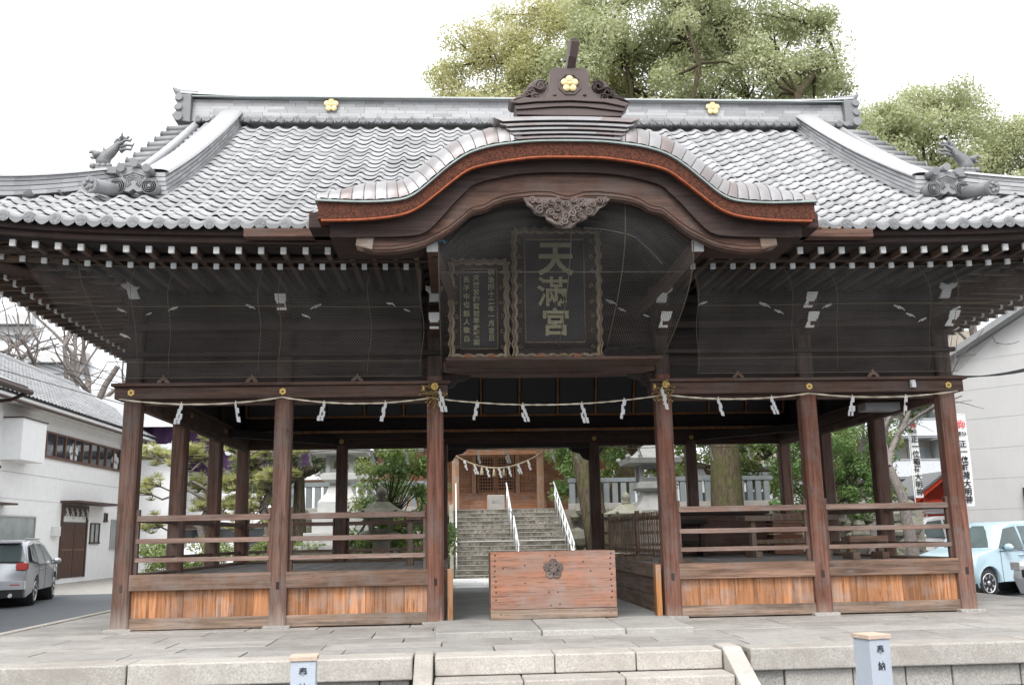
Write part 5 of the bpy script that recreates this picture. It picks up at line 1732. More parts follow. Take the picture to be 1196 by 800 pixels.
leafy('camphor_tree', 'tall yellow green camphor tree behind the roof, left of the crest', 'tree', (3.0, 15.5, -.1), (2.2, 19.0, 10.5),
      [((.2, 22, 17.0), (2.6, 2.6, 2.6)), ((2.8, 22, 18.5), (3.0, 2.6, 3.0)), ((1.2, 21, 14.6), (3.4, 2.6, 1.7)), ((-1.2, 22.5, 15.6), (1.5, 1.6, 1.7)), ((-2.6, 22.5, 14.0), (1.5, 1.4, .8)), ((4.6, 21, 16), (1.8, 2, 2.5))],
      .30, 250, (.5, 1.0), 520, .062, 'leaf_y', 'trunk_moss', 3, 11, twig=.045)
leafy('camphor_tree', 'broad grey green camphor tree behind the roof, right of the crest', 'tree', (6.3, 15.0, -.1), (7.0, 17.0, 8.5),
      [((5.2, 18.5, 15.8), (3.2, 2.8, 3.3)), ((8.9, 18.5, 15.8), (3.4, 2.8, 3.8)), ((11.2, 19, 14.0), (2.0, 2.2, 3.2)), ((6.8, 17.5, 12.4), (4.4, 2.6, 1.8)), ((11.0, 18.5, 11.6), (1.8, 2, 1.6)), ((7, 19, 18.6), (4, 3, 2))],
      .40, 400, (.5, 1.05), 520, .062, 'leaf_g', 'trunk_moss', 8, 13, twig=.045)
leafy('camphor_tree', 'rounded green camphor tree at the right edge above the corner of the roof', 'tree', (14.8, 30.0, -.45), (16.5, 29.0, 9.0),
      [((16.6, 27.5, 16.6), (3.0, 2.8, 3.0)), ((20.6, 27.5, 17.6), (3.0, 2.8, 3.0)), ((24.6, 28, 15.8), (3.6, 2.8, 3.2)), ((19.0, 27, 12.6), (4.6, 2.6, 2.0)), ((14.6, 27, 14.6), (2.0, 2.2, 2.4)), ((13.2, 27, 12.6), (1.3, 2, 1.8)), ((24.0, 27.5, 12.0), (3.4, 2.6, 1.7))],
      .45, 420, (.6, 1.15), 480, .078, 'leaf_g', 'trunk', 21, 11, twig=.035)
# mid-height greenery seen between the posts
leafy('evergreen_tree', 'green leafy tree overhanging the right side of the stone stairs', 'tree', (3.9, 20.5, 1.7), (3.4, 20.2, 3.4),
      [((3.2, 19.5, 4.1), (1.5, 1.3, 1.0)), ((2.5, 19.3, 3.0), (.9, .9, .9)), ((4.6, 20, 4.8), (1.2, 1.2, 1.0)), ((1.7, 19.4, 4.7), (.9, .9, .5))],
      .10, 70, (.25, .45), 210, .055, 'leaf_d', 'trunk', 31, 6, twig=.015)
leafy('evergreen_shrub', 'bushy bright green shrub left of the passage between the posts', 'shrub', (-2.3, 9.6, -.1), (-2.3, 9.6, .9),
      [((-2.4, 9.8, 1.9), (1.0, .9, .95)), ((-1.75, 9.4, 1.2), (.7, .7, .9)), ((-2.6, 10, .8), (.9, .8, .8)), ((-2.1, 9.6, 2.6), (.7, .6, .5))],
      .05, 80, (.18, .32), 190, .045, ['leaf_d', 'leaf_m'], 'trunk', 41, 6, twig=.01)
leafy('conifer_tree', 'dark conifer behind the tall white lantern', 'tree', (-4.9, 12.5, -.1), (-4.9, 12.5, 2.5),
      [((-4.6, 12.8, 3.2), (1.7, 1.0, .9)), ((-3.3, 12.6, 2.6), (1.3, .9, .9)), ((-5.6, 12.5, 2.6), (.9, .9, .5)), ((-4.6, 12.5, 4.4), (1.6, 1.2, 1.2)), ((-3.0, 12.8, 3.9), (1.2, 1, .9))],
      .17, 110, (.2, .4), 190, .05, 'conifer', 'trunk', 51, 8, twig=.014, asp=.25)
def pine(base, pads, label, seed):
    rng = np.random.default_rng(seed)
    t = thing('pine_tree', label, 'tree', base)
    C = np.array([p[:3] for p in pads]); mb = MB()
    b = Vector(base); trunk = [b, b + Vector((.15, 0, 1.0)), b + Vector((-.1, 0, 1.8)), b + Vector((.3, 0, 2.7)), b + Vector((.2, 0, 4.2))]
    mb.tube(trunk, [.16, .13, .11, .08, .05], 9)
    V = []; 
    for p in pads:
        q = Vector(p[:3]); a = min([trunk[1].lerp(trunk[4], k / 12) for k in range(13)], key=lambda w_: abs(w_.z - q.z + .25))
        m1 = a.lerp(q, .35) + Vector((0, 0, .22)); m2 = a.lerp(q, .7) + Vector((rng.uniform(-.1, .1), 0, -.12))
        mb.tube([a, m1, m2, q], [.05, .038, .028, .018], 6)
        for k in range(int(26 * p[3] ** 1.2 / .5)):
            d = rng.normal(size=3); d /= np.linalg.norm(d)
            c = np.array(q) + d * p[3] * np.array([1, 1, .6]) * rng.uniform(.3, 1)
            mb.tube([m2.lerp(q, .5), Vector(c)], [.012, .006], 4, cap=False)
            n = 46
            dd = rng.normal(size=(n, 3)); dd[:, 2] = np.abs(dd[:, 2]) * .8; dd /= np.linalg.norm(dd, axis=1)[:, None]
            L_ = rng.uniform(.10, .19, n)[:, None]; tip = c + dd * L_
            sd = np.cross(dd, rng.normal(size=(n, 3))); sd /= np.linalg.norm(sd, axis=1)[:, None]; sd *= .0065
            V.append(np.stack([c - sd, c + sd, tip + sd * .4, tip - sd * .4], 1).reshape(-1, 3))
    mb.build('trunk', 'bare', t, fixn=False)
    V = np.concatenate(V) - np.array(base); N = len(V) // 4
    fast_mesh('needles', V, N, 4, ['needle'], rng.uniform(0, 1, N // 46).repeat(46)[:N], t)
pp = []
rng_ = np.random.default_rng(5)
for k in range(30):
    pp.append((-7.5 + rng_.uniform(-1.35, 1.6), 13.5 + rng_.uniform(-.5, .5), rng_.uniform(1.2, 4.2), rng_.uniform(.30, .5)))
pine((-7.4, 13.6, -.45), pp, 'garden pine with pale needle tufts in front of the purple curtain', 61)
pp = [(-5.6 + rng_.uniform(-.9, .9), 12.0 + rng_.uniform(-.4, .4), rng_.uniform(1.2, 3.4), rng_.uniform(.28, .48)) for k in range(18)]
pine((-5.6, 12.2, -.1), pp, 'second garden pine behind the corner post, beside the white lantern', 62)
leafy('camellia_tree', 'dark glossy leaved tree beside the mossy trunk, seen above the rails', 'tree', (8.9, 14.6, -.1), (8.9, 14.6, 1.6),
      [((8.3, 14.4, 2.1), (.9, .8, 1.1)), ((9.3, 14.6, 3.3), (1.7, .9, .9)), ((10.0, 14.6, 2.0), (.7, .8, 1.0)), ((8.0, 14.4, 3.6), (1.0, .8, .7))],
      .08, 90, (.2, .38), 200, .05, 'leaf_d', 'trunk', 71, 7, twig=.012)
leafy('evergreen_tree', 'loose mid green tree between the right bay posts', 'tree', (12.4, 20.0, -.45), (12.2, 20.0, 2.0),
      [((12.3, 20, 3.4), (1.9, 1.2, 1.9)), ((11.0, 20, 4.6), (1.4, 1.2, 1.2)), ((13.6, 20, 5.2), (1.5, 1.2, 1.2))],
      .14, 110, (.25, .45), 190, .055, ['leaf_m', 'leaf_d'], 'bare', 81, 8, twig=.018)
leafy('evergreen_tree', 'pale leafy tree behind the tall lantern and mossy trunks', 'tree', (5.6, 28.0, 1.7), (5.6, 28.0, 4.0),
      [((5.2, 28, 5.0), (2.4, 1.2, 1.4)), ((8.2, 28, 4.6), (2.0, 1.2, 1.5)), ((6.8, 28, 3.4), (2.2, 1.1, 1.0))],
      .18, 120, (.3, .5), 170, .075, 'leaf_m', 'trunk', 91, 8, twig=.02)
leafy('evergreen_tree', 'dense green tree beyond the end of the white house', 'tree', (-17.5, 44, -.45), (-17.5, 44, 4.5),
      [((-17.3, 44, 7.6), (3.2, 1.8, 2.0)), ((-14.8, 44, 6.9), (2.0, 1.5, 1.5)), ((-19, 44, 6.5), (2.0, 1.5, 1.5))],
      .2, 110, (.4, .7), 170, .11, 'leaf_d', 'trunk', 101, 8, twig=.03)
leafy('low_shrub', 'low clipped green shrub behind the left bay rails', 'shrub', (-7.0, 11.5, -.45), (-7.0, 11.5, .0),
      [((-7.0, 11.5, .55), (1.5, .7, .45)), ((-4.9, 10.4, .6), (1.0, .6, .4))], .04, 50, (.2, .3), 170, .04, 'leaf_m', 'trunk', 111, 5, twig=.01)
leafy('evergreen_tree', 'dark green tree filling the gap behind the stone fence and thick trunk', 'tree', (8.8, 22.5, 1.7), (8.8, 22.5, 3.0),
      [((8.2, 22.5, 4.2), (2.6, 1.3, 1.3)), ((10.8, 22.5, 3.9), (2.0, 1.2, 1.4)), ((5.9, 22.8, 4.6), (1.6, 1.1, .9)), ((9.8, 22.5, 2.9), (1.8, 1.0, .8))],
      .16, 130, (.28, .5), 230, .06, ['leaf_d', 'leaf_m'], 'trunk', 131, 8, twig=.018)
leafy('low_shrub', 'low dark shrub at the foot of the mossy trunk', 'shrub', (5.2, 13.5, -.1), (5.2, 13.5, .2),
      [((5.4, 13.5, .7), (1.0, .6, .6)), ((4.6, 13.7, .5), (.7, .6, .4))], .04, 40, (.2, .3), 170, .04, 'leaf_d', 'trunk', 112, 5, twig=.01)

def bare(name, label, base, seed, spread, height, tr, lean=(0, 0), nb=7, depth=4):
    rng = np.random.default_rng(seed)
    t = thing(name, label, 'tree', base)
    mb = MB()
    def grow(p, d, l, r, k):
        P = [p]; q = p; dd = d.copy()
        for i in range(4):
            dd = (dd + Vector(rng.normal(size=3) * .10)).normalized(); q = q + dd * l / 4; P.append(q)
        mb.tube(P, [r * (1 - .11 * i) for i in range(5)], 8 if k > 2 else 5, cap=False)
        if k == 0: return
        n = rng.integers(2, 4) if k < depth else nb
        for i in range(n):
            nd = (dd + Vector(rng.normal(size=3) * spread) + Vector((0, 0, .15))).normalized()
            s = P[rng.integers(2, 5)] if k < depth else P[-1]
            grow(s, nd, l * rng.uniform(.62, .85), r * rng.uniform(.42, .62), k - 1)
    grow(Vector(base), Vector((lean[0], lean[1], 1)).normalized(), height * .36, tr, depth)
    mb.build('trunk', 'bare', t, fixn=False)
bare('bare_tree', 'leafless grey tree with fanned limbs behind the white house roof', (-23.0, 46, -.45), 5, .42, 19, .55, (.05, 0), 6)
bare('bare_tree', 'leafless tree at the left edge with branches sweeping over the house roof', (-27.5, 42, -.45), 9, .5, 19, .5, (-.1, 0), 6)
bare('bare_tree', 'leafless grey fork of a tree in front of the balconies, seen in the right bay', (10.6, 13.5, -.45), 14, .42, 8.5, .20, (.02, 0), 3)
bare('bare_tree', 'thin bare twigs of a tree above the warehouse roof edge', (19.5, 26, -.45), 17, .4, 15, .25, (0, 0), 4)
bare('bare_tree', 'slim leafless trunk behind the mid green tree in the right bay', (11.0, 17, -.45), 24, .35, 9, .14, (.05, 0), 3)
for (lab, b, c, d, q, r0) in (('thick leaning mossy trunk behind the tall right lantern', (4.2, 21.0, 1.7), (5.2, 21.2, 4.2), (6.4, 21.6, 7.5), 0, .36),):
    t = thing('leaning_tree', lab, 'tree', b); m = MB(); m.tube([b, tuple((Vector(b) + Vector(c)) / 2), c, d], [r0 * 1.3, r0, r0 * .9, r0 * .6], 12)
    m.tube([c, (4.6, 21.5, 5.6), (4.0, 21.8, 7.0)], [.2, .16, .08], 9)
    m.build('trunk', 'trunk_moss', t)
    rng = np.random.default_rng(77); C, Rr = clumps(rng, [((5.6, 21.6, 7.6), (2.0, 1.4, 1.1))], 40, .3, .55)
    V, N, cr = leaves(rng, C, Rr, 160, .07); fast_mesh('crown', V - np.array(b), N, 4, ['leaf_d'], cr, t)

# fallen dry leaves caught at the right end of the gable
rng = np.random.default_rng(4)
C = np.array([[2.60, -1.93, 4.0], [2.72, -1.93, 4.0], [2.85, -1.93, 3.99]]); V, N, cr = leaves(rng, C, np.array([.07, .06, .05]), 26, .022, flat=.4, shell=0)
o = fast_mesh('dry_leaves', V, N, 4, ['dryleaf'], cr, None); o['kind'] = 'stuff'

# ================================================================== COURT BEHIND THE PAVILION
m = MB(); m.bx(1.98, 13.0, 17.4, 60, -.3, 1.7); m.bx(-6.5, -1.32, 17.6, 60, -.3, 1.7); m.bx(-1.31, 1.97, 17.95, 60, -.3, 1.72)
struct('terrace_ground', m, 'soil')
stt = thing('stone_stairs', 'broad mottled stone stairs climbing to the main hall', 'stairs', (.4, 13.2, -.1))
N = 16; h = 1.84 / N
for k in range(N):
    m = MB(); y0 = 13.2 + k * .30; z = -.1 + h * (k + 1)
    x = -1.16
    while x < 1.93:
        l = random.uniform(.6, 1.1); x1 = min(x + l, 1.93)
        if 1.93 - x1 < .25: x1 = 1.93
        m.bx(x + .003, x1 - .003, y0, y0 + .33, z - h + .002 - (0 if k else .1), z + random.uniform(-.003, .003)); x = x1
    st_o = m.build('step', 'stair', stt, bevel=.008)
    q_ = MB(); q_.bx(-1.155, 1.925, y0 - .012, y0 + .05, z - .012, z + .006); q_.build('worn_lit_nosing', 'slabtop', st_o)  # paler strip: worn edge with the tread's highlight painted in
m = MB(); m.bx(-1.15, 1.92, 13.2 + 7 * .30 - .004, 13.2 + 7 * .30 + .06, -.1 + h * 8 + .004, -.1 + h * 8 + .02); m.build('landing_strip', 'white_granite', stt)
for x0, x1 in ((-1.30, -1.17), (1.94, 2.06)):
    m = MB(); m.yz([(13.1, -.1), (13.1, .06), (18.0, 1.92), (18.2, 1.92), (18.2, -.1)], x0, x1); m.build('side_stone', 'old_stone', stt, bevel=.01)
def handrail(x, k0, k1, label, dbl=False):
    t = thing('handrail', label, 'handrail', (x, 13.2 + k0 * .3, 0))
    P = [(x, 13.35 + k * .3, -.1 + h * (k + 1) + .78) for k in (k0, k1)]
    m = MB(); m.tube([(x, P[0][1] - .12, P[0][2] - .10), P[0], P[1], (x, P[1][1] + .15, P[1][2])], .022, 8)
    m.build('top_rail', 'steel', t)
    if dbl:
        m = MB(); m.tube([(x, p[1], p[2] - .35) for p in P], .014, 8); m.build('lower_rail', 'steel', t)
    k = k0
    while k <= k1:
        m = MB(); zz = -.1 + h * (k + 1); m.tube([(x, 13.35 + k * .3, zz - .02), (x, 13.35 + k * .3, zz + .77)], .017, 8); m.build('baluster', 'steel', t); k += 2 if dbl else 3
handrail(.46, 0, 6, 'lower white handrail in the middle of the stairs')
handrail(.42, 8, 15, 'upper white handrail in the middle of the stairs')
handrail(1.86, 0, 15, 'long white handrail on the right side of the stairs', True)
handrail(-1.10, 0, 15, 'white handrail on the left side of the stairs', True)

# rock wall and stone fence either side of the stairs
rw2 = thing('rock_wall', 'dark rough boulder wall right of the stairs under the stone fence', 'rock wall', (6, 17, -.1))
rng = np.random.default_rng(12)
def boulders(par, x0, x1, y, z0, z1, n):
    m = MB()
    for k in range(n):
        r_ = rng.uniform(.16, .32); c = (rng.uniform(x0, x1), y + rng.uniform(-.08, .12), rng.uniform(z0, z1))
        b = len(m.v); m.ball(c, r_ * rng.uniform(.9, 1.4), r_ * .9, r_ * rng.uniform(.7, 1.0), 8)
        for i in range(b, len(m.v)):
            v = m.v[i]; q = 1 + .25 * (((math.sin(v[0] * 17 + k) + math.sin(v[2] * 19 + 2 * k) + math.sin(v[1] * 13)) / 3))
            m.v[i] = (c[0] + (v[0] - c[0]) * q, c[1] + (v[1] - c[1]) * q, c[2] + (v[2] - c[2]) * q)
    for i in range(len(m.sm)): m.sm[i] = False
    m.build('boulder_course', 'old_stone', par)
boulders(rw2, 2.2, 12.6, 17.15, -.1, 1.75, 190)
rw3 = thing('rock_wall', 'low boulder wall left of the stairs behind the shrub', 'rock wall', (-3.5, 17.3, -.1)); boulders(rw3, -6.3, -1.5, 17.35, -.1, 1.6, 90)
def stone_fence(x0, x1, y, z, label):
    t = thing('stone_fence', label, 'stone fence', ((x0 + x1) / 2, y, z))
    m = MB(); m.bx(x0, x1, y - .13, y + .13, z, z + .18); m.build('plinth', 'walling', t, bevel=.01)
    x = x0 + .12
    while x < x1 - .05:
        m = MB(); m.bx(x - .085, x + .085, y - .065, y + .065, z + .18, z + .80); m.build('pillar', 'fence_grey', t, bevel=.01); x += .26
    m = MB(); m.bx(x0, x1, y - .09, y + .09, z + .801, z + .93); m.build('top_beam', 'fence_grey', t, bevel=.01)
stone_fence(2.3, 8.6, 17.9, 1.7, 'grey stone pillar fence right of the stairs on top of the rock wall')
stone_fence(-6.4, -1.6, 18.1, 1.7, 'grey stone pillar fence left of the stairs on top of the low wall')
m = MB(); m.bx(2.35, 3.1, 17.95, 18.5, 1.7, 2.05); m.bx(2.45, 3.0, 18.0, 18.45, 2.05, 2.55)
tag(m.build('stone_pedestal', 'old_stone', loc=(2.7, 18.2, 1.7), bevel=.02), 'weathered stone pedestal at the top right of the stairs', 'pedestal')

def lantern(name, label, x, y, z, s, mat, tall=True, rough=False):
    t = thing(name, label, 'stone lantern', (x, y, z))
    def sq(m, w0, w1, z0, z1, n=4, ph=PI / 4):
        k = math.sqrt(2) if n == 4 else 1.0
        m.lathe([(w0 * s * k, z + z0 * s), (w1 * s * k, z + z1 * s)], (x, y, 0), n, 0, 'z', None, False, ph)
    m = MB(); sq(m, 1.0, 1.0, 0, .10); m.build('plinth', mat, t, bevel=.01 * s)
    if tall:
        m = MB(); sq(m, .72, .72, .10, .38); m.build('lower_block', mat, t, bevel=.012)
        m = MB(); sq(m, .56, .56, .38, .74); m.build('middle_block', mat, t, bevel=.012)
        m = MB(); sq(m, .60, .60, .74, .82); sq(m, .46, .46, .821, 1.05); m.build('upper_block', mat, t, bevel=.015)
        zb = 1.05
    else: zb = .10
    m = MB(); n = 4 if tall else 6; p = PI / 4 if tall else 0
    if tall:
        m.lathe([(.46 * 1.41 * s, z + zb * s), (.30 * 1.41 * s, z + (zb + .20) * s), (.22 * 1.41 * s, z + (zb + .42) * s)], (x, y, 0), 4, 0, 'z', None, False, p)
    else:
        m.lathe([(.5 * s, z + .1 * s), (.26 * s, z + .2 * s), (.24 * s, z + .9 * s), (.3 * s, z + .98 * s)], (x, y, 0), 12)
        zb = .56
    m.build('shaft', mat, t)
    m = MB(); m.lathe([(.22 * 1.4 * s, z + (zb + .42) * s), (.40 * 1.4 * s, z + (zb + .50) * s), (.40 * 1.4 * s, z + (zb + .62) * s), (.3 * 1.4 * s, z + (zb + .66) * s)], (x, y, 0), n, 0, 'z', None, False, p); m.build('middle_platform', mat, t)
    m = MB(); f0, f1 = zb + .66, zb + 1.04; w_ = .26
    for a, b in ((-1, -1), (-1, 1), (1, -1), (1, 1)): m.bx(x + a * w_ * s - .05 * s, x + a * w_ * s + .05 * s, y + b * w_ * s - .05 * s, y + b * w_ * s + .05 * s, z + f0 * s, z + f1 * s)
    for a, b in ((f0, f0 + .08), (f1 - .07, f1)): m.bx(x - w_ * s, x + w_ * s, y - w_ * s, y + w_ * s, z + a * s + .001, z + b * s - .001)
    m.build('fire_box', mat, t)
    m = MB()
    for q, (rr, hh) in enumerate([(0, 0)]):
        k = 1.4
        m.lathe([(.30 * k * s, z + f1 * s), (.62 * k * s, z + (f1 + .03) * s), (.66 * k * s, z + (f1 + .14) * s), (.60 * k * s, z + (f1 + .15) * s), (.34 * k * s, z + (f1 + .27) * s), (.16 * k * s, z + (f1 + .46) * s), (.0, z + (f1 + .47) * s)], (x, y, 0), n, 0, 'z', None, False, p)
    for a in range(n):
        an = p + a * 2 * PI / n; c_, s_ = math.cos(an), math.sin(an)
        m.ball((x + c_ * .64 * 1.4 * s, y + s_ * .64 * 1.4 * s, z + (f1 + .17) * s), .07 * s, .07 * s, .06 * s, 6)
    m.build('cap_roof', mat, t)
    m = MB(); m.lathe([(.12 * s, z + (f1 + .44) * s), (.17 * s, z + (f1 + .52) * s), (.08 * s, z + (f1 + .56) * s), (.17 * s, z + (f1 + .66) * s), (.12 * s, z + (f1 + .80) * s), (.0, z + (f1 + .92) * s)], (x, y, 0), 10); m.build('jewel_finial', mat, t)
    return t
m = MB(); m.bx(-5.3, -2.5, 9.9, 12.2, -.1, .72); o = m.build('lantern_mound', 'old_stone', bevel=.05, loc=(-4, 11, 0)); tag(o, 'low stone mound under the tall white lantern', 'stone mound')
lantern('stone_lantern', 'tall pale granite lantern on stepped blocks, behind the left bay', -3.72, 11.0, .72, 1.0, 'white_granite')
lantern('stone_lantern', 'tall grey granite lantern on stepped blocks, right of the stairs', 3.75, 12.6, .40, 1.06, 'lantern_grey')
lantern('stone_lantern', 'small old mossy lantern between the white lantern and the shrub', -2.62, 8.6, .2, .72, 'old_stone', False)
lantern('stone_lantern', 'small old mossy lantern left of the tall grey lantern', 2.75, 10.6, .25, .66, 'old_stone', False)
m = MB(); m.bx(3.0, 4.5, 11.9, 13.3, -.1, .40); o = m.build('stone_footing', 'old_stone', bevel=.04, loc=(3.7, 12.6, 0)); tag(o, 'rough stone base under the tall grey lantern', 'stone base')
m = MB(); m.bx(-2.95, -2.3, 8.3, 8.9, -.1, .2); o = m.build('stone_footing', 'old_stone', bevel=.03, loc=(-2.62, 8.6, 0)); tag(o, 'rough stone base under the small lantern beside the shrub', 'stone base')
m = MB(); m.bx(2.4, 3.1, 10.3, 10.95, -.1, .25); o = m.build('stone_footing', 'old_stone', bevel=.03, loc=(2.75, 10.6, 0)); tag(o, 'rough stone base under the small lantern near the stairs', 'stone base')
# recumbent stone ox right of the white lantern
t = thing('stone_statue', 'small pale stone statue on the mound beside the white lantern', 'statue', (-2.9, 10.2, .72))
m = MB(); m.tube([(-3.2, 10.3, .92), (-2.9, 10.25, .98), (-2.6, 10.2, .95), (-2.45, 10.15, 1.08)], [.14, .22, .17, .08], 10); m.ball((-2.38, 10.12, 1.14), .12, .09, .09, 8)
m.tube([(-2.42, 10.07, 1.2), (-2.36, 10.02, 1.28)], [.02, .008], 6); m.tube([(-2.7, 10.05, .84), (-2.45, 9.98, .8)], .05, 7); m.build('body', 'old_stone', t)

# main hall beyond the stairs
hall = thing('main_hall', 'honey coloured wooden main hall with lattice doors at the top of the stairs', 'shrine hall', (.75, 32, 1.72))
HX, HY_ = .75, 32.6
m = MB(); m.bx(HX - 5.5, HX + 5.5, HY_ + .0, HY_ + 6, 1.72, 2.75); m.build('base', 'hinoki', hall)
for k in range(5):
    m = MB(); m.bx(HX - 2.2, HX + 2.2, HY_ - 1.5 + .3 * k, HY_ - 1.2 + .3 * k, 1.72, 1.95 + .2 * k); m.build('step', 'hinoki', hall, bevel=.01)
m = MB(); m.bx(HX - 5.6, HX + 5.6, HY_ - .05, HY_ + .5, 2.755, 2.87); m.build('veranda_edge', 'hinoki', hall, bevel=.01)
def lattice_door(x0, x1):
    m = MB(); y = HY_ + .42; z0, z1 = 2.88, 4.62
    m.bx(x0, x0 + .07, y, y + .05, z0, z1); m.bx(x1 - .07, x1, y, y + .05, z0, z1); m.bx(x0 + .071, x1 - .071, y, y + .05, z1 - .08, z1); m.bx(x0 + .071, x1 - .071, y, y + .05, z0, z0 + .1)
    n = 7
    for k in range(1, n): xx = x0 + (x1 - x0) * k / n; m.bx(xx - .015, xx + .015, y + .005, y + .03, z0 + .101, z1 - .081)
    for k in range(1, 12): zz = z0 + (z1 - z0) * k / 12; m.bx(x0 + .071, x1 - .071, y + .008, y + .034, zz - .015, zz + .015)
    m.build('lattice_door', 'hinoki', hall)
for k in range(2): lattice_door(HX - .85 + .86 * k, HX - .85 + .86 * k + .84)
m = MB(); m.bx(HX - 5.4, HX + 5.4, HY_ + .505, HY_ + .55, 2.78, 4.65); m.build('added_dark_backing', 'dark', hall)  # dark sheet added behind doors and walls to close bright slits
for a, b in ((HX - 5.4, HX - .9), (HX + .9, HX + 5.4)):
    m = MB()
    z = 2.88
    while z < 4.6: m.bx(a, b, HY_ + .44, HY_ + .5, z, z + .14); z += .15
    m.build('board_wall', 'hinoki', hall)
    m = MB()
    for k in range(int((b - a) / .12)): m.bx(a + .12 * k, a + .12 * k + .025, HY_ + .40, HY_ + .438, 2.9, 4.6)
    m.build('wall_lattice', 'hinoki', hall)
for x in (HX - 5.2, HX - 3.2, HX - 1.0, HX + 1.0, HX + 3.2, HX + 5.2):
    m = MB(); m.bx(x - .09, x + .09, HY_ + .3, HY_ + .48, 2.87, 5.6); m.build('wall_post', 'hinoki_z', hall)
m = MB(); m.bx(HX - 5.5, HX + 5.5, HY_ + .33, HY_ + .47, 4.66, 4.84); m.bx(HX - 5.5, HX + 5.5, HY_ + .35, HY_ + .47, 5.25, 5.38); m.build('cross_beam', 'hinoki', hall)
m = MB(); m.bx(HX - 5.4, HX + 5.4, HY_ + .4, HY_ + .5, 4.85, 6.2); m.build('upper_wall', 'plaster', hall)
for x in (HX - 1.85, HX + 1.85):
    m = MB(); m.bx(x - .15, x + .15, HY_ - 1.9, HY_ - 1.6, 1.72, 4.9); m.build('porch_post', 'hinoki_z', hall, bevel=.02)
    m = MB(); m.bx(x - .2, x + .2, HY_ - 1.96, HY_ - 1.54, 4.90, 5.0); m.bx(x - .13, x + .13, HY_ - 2.1, HY_ - 1.5, 5.05, 5.25); m.build('porch_bracket', 'white', hall, bevel=.02)
m = MB(); m.bx(HX - 2.3, HX + 2.3, HY_ - 1.87, HY_ - 1.63, 4.45, 4.75); m.build('porch_beam', 'hinoki', hall, bevel=.02)
m = MB()
ev = [(0, 6.1), (.7, 6.0), (1.3, 5.55), (1.9, 5.25), (2.8, 5.2)]; ev = smooth_tab(ev)
m.grid(lambda u, v: (HX - 2.8 + 5.6 * u, HY_ - 2.5 + 3 * v, interp(ev, 5.6 * u - 2.8) + 0), 40, 3)
m.grid(lambda u, v: (HX - 2.8 + 5.6 * u, HY_ - 2.5, interp(ev, 5.6 * u - 2.8) + .28 * v), 40, 1)
m.grid(lambda u, v: (HX - 2.8 + 5.6 * u, HY_ - 2.5 + 3 * v, interp(ev, 5.6 * u - 2.8) + .28), 40, 3)
m.build('porch_gable', 'hinoki', hall)
m = MB(); m.tube([(HX - 2.8 + 5.6 * i / 30, HY_ - 2.51, interp(ev, 5.6 * i / 30 - 2.8) + .03) for i in range(31)], .035, 6); m.build('gilt_edge', 'goldpaint', hall)
m = MB(); m.yz([(HY_ - 1.4, 5.7), (HY_ + 3, 8.6), (HY_ + 7.4, 5.7), (HY_ + 7.4, 5.5), (HY_ + 3, 8.3), (HY_ - 1.4, 5.5)], HX - 7, HX + 7); m.build('roof', 'tile_d', hall)
hr_ = thing('sacred_rope', 'thick sagging straw rope with tassels hung across the main hall porch', 'rope', (HX, HY_ - 2, 4.5))
P = rope_line([(HX - 2.3, HY_ - 1.98, 4.75), (HX + 1.95, HY_ - 1.98, 4.55)], .78, 40)
m = MB(); 
for i, p in enumerate(P): pass
m.tube(P, [.022 + .024 * math.sin(PI * i / (len(P) - 1)) for i in range(len(P))], 8); m.build('rope', 'rope_b', hr_)
for i, f_ in enumerate((.22, .32, .44, .56, .66, .76, .86)):
    p = P[int(f_ * 40)]
    m = MB(); shide(m, (p.x, p.y - .05, p.z), .42, .13); m.build('paper_streamer', 'paper', hr_, fixn=False)
for f_ in (.38, .50, .61):
    p = P[int(f_ * 40)]
    m = MB(); m.lathe([(.03, p.z - .03), (.05, p.z - .12), (.10, p.z - .36)], (p.x, p.y, 0), 10); m.build('straw_tassel', 'rope_b', hr_)
t = thing('stone_sign', 'grey stone block with carved characters at the top of the stairs', 'stone sign', (.28, 19.0, 1.72))
m = MB(); m.bx(-.12, .42, 18.9, 19.2, 1.72, 2.22); m.build('block', 'walling', t, bevel=.02)
lettering('lettering', '奉納', .15, .003, 'greymetal', t, (.15, 18.897, 2.08), bold=.001)

# ================================================================== WOODEN STANDS INSIDE THE PAVILION
lf = thing('lattice_fence', 'low wooden lattice screen standing on the right raised floor', 'lattice screen', (1.5, 2.5, .57))
lf_pts = ((1.42, 4.6), (1.62, 1.0))
A_, B_ = Vector((1.45, 4.9, 0)), Vector((1.62, .95, 0))
for z in (.72, 1.16):
    m = MB(); m.bar((A_.x, A_.y, z), (B_.x, B_.y, z), .035, .05); m.build('cross_rail', 'lattice', lf)
nb = 30
for k in range(nb):
    p = A_.lerp(B_, (k + .5) / nb); m = MB(); m.bx(p.x - .03, p.x - .012, p.y - .02, p.y + .02, .66, 1.24); m.build('lattice_bar', 'lattice', lf)
for f_, mt in ((0.0, 'lattice'), (.5, 'lattice'), (1.0, 'orange_w')):
    p = A_.lerp(B_, f_); m = MB(); m.bx(p.x - .03, p.x + .03, p.y - .03, p.y + .03, .60, 1.28); m.build('fence_post', mt, lf, bevel=.004)
    m = MB(); m.bx(p.x - .20, p.x + .20, p.y - .04, p.y + .04, .568, .635); m.build('foot', 'lattice', lf, bevel=.006)
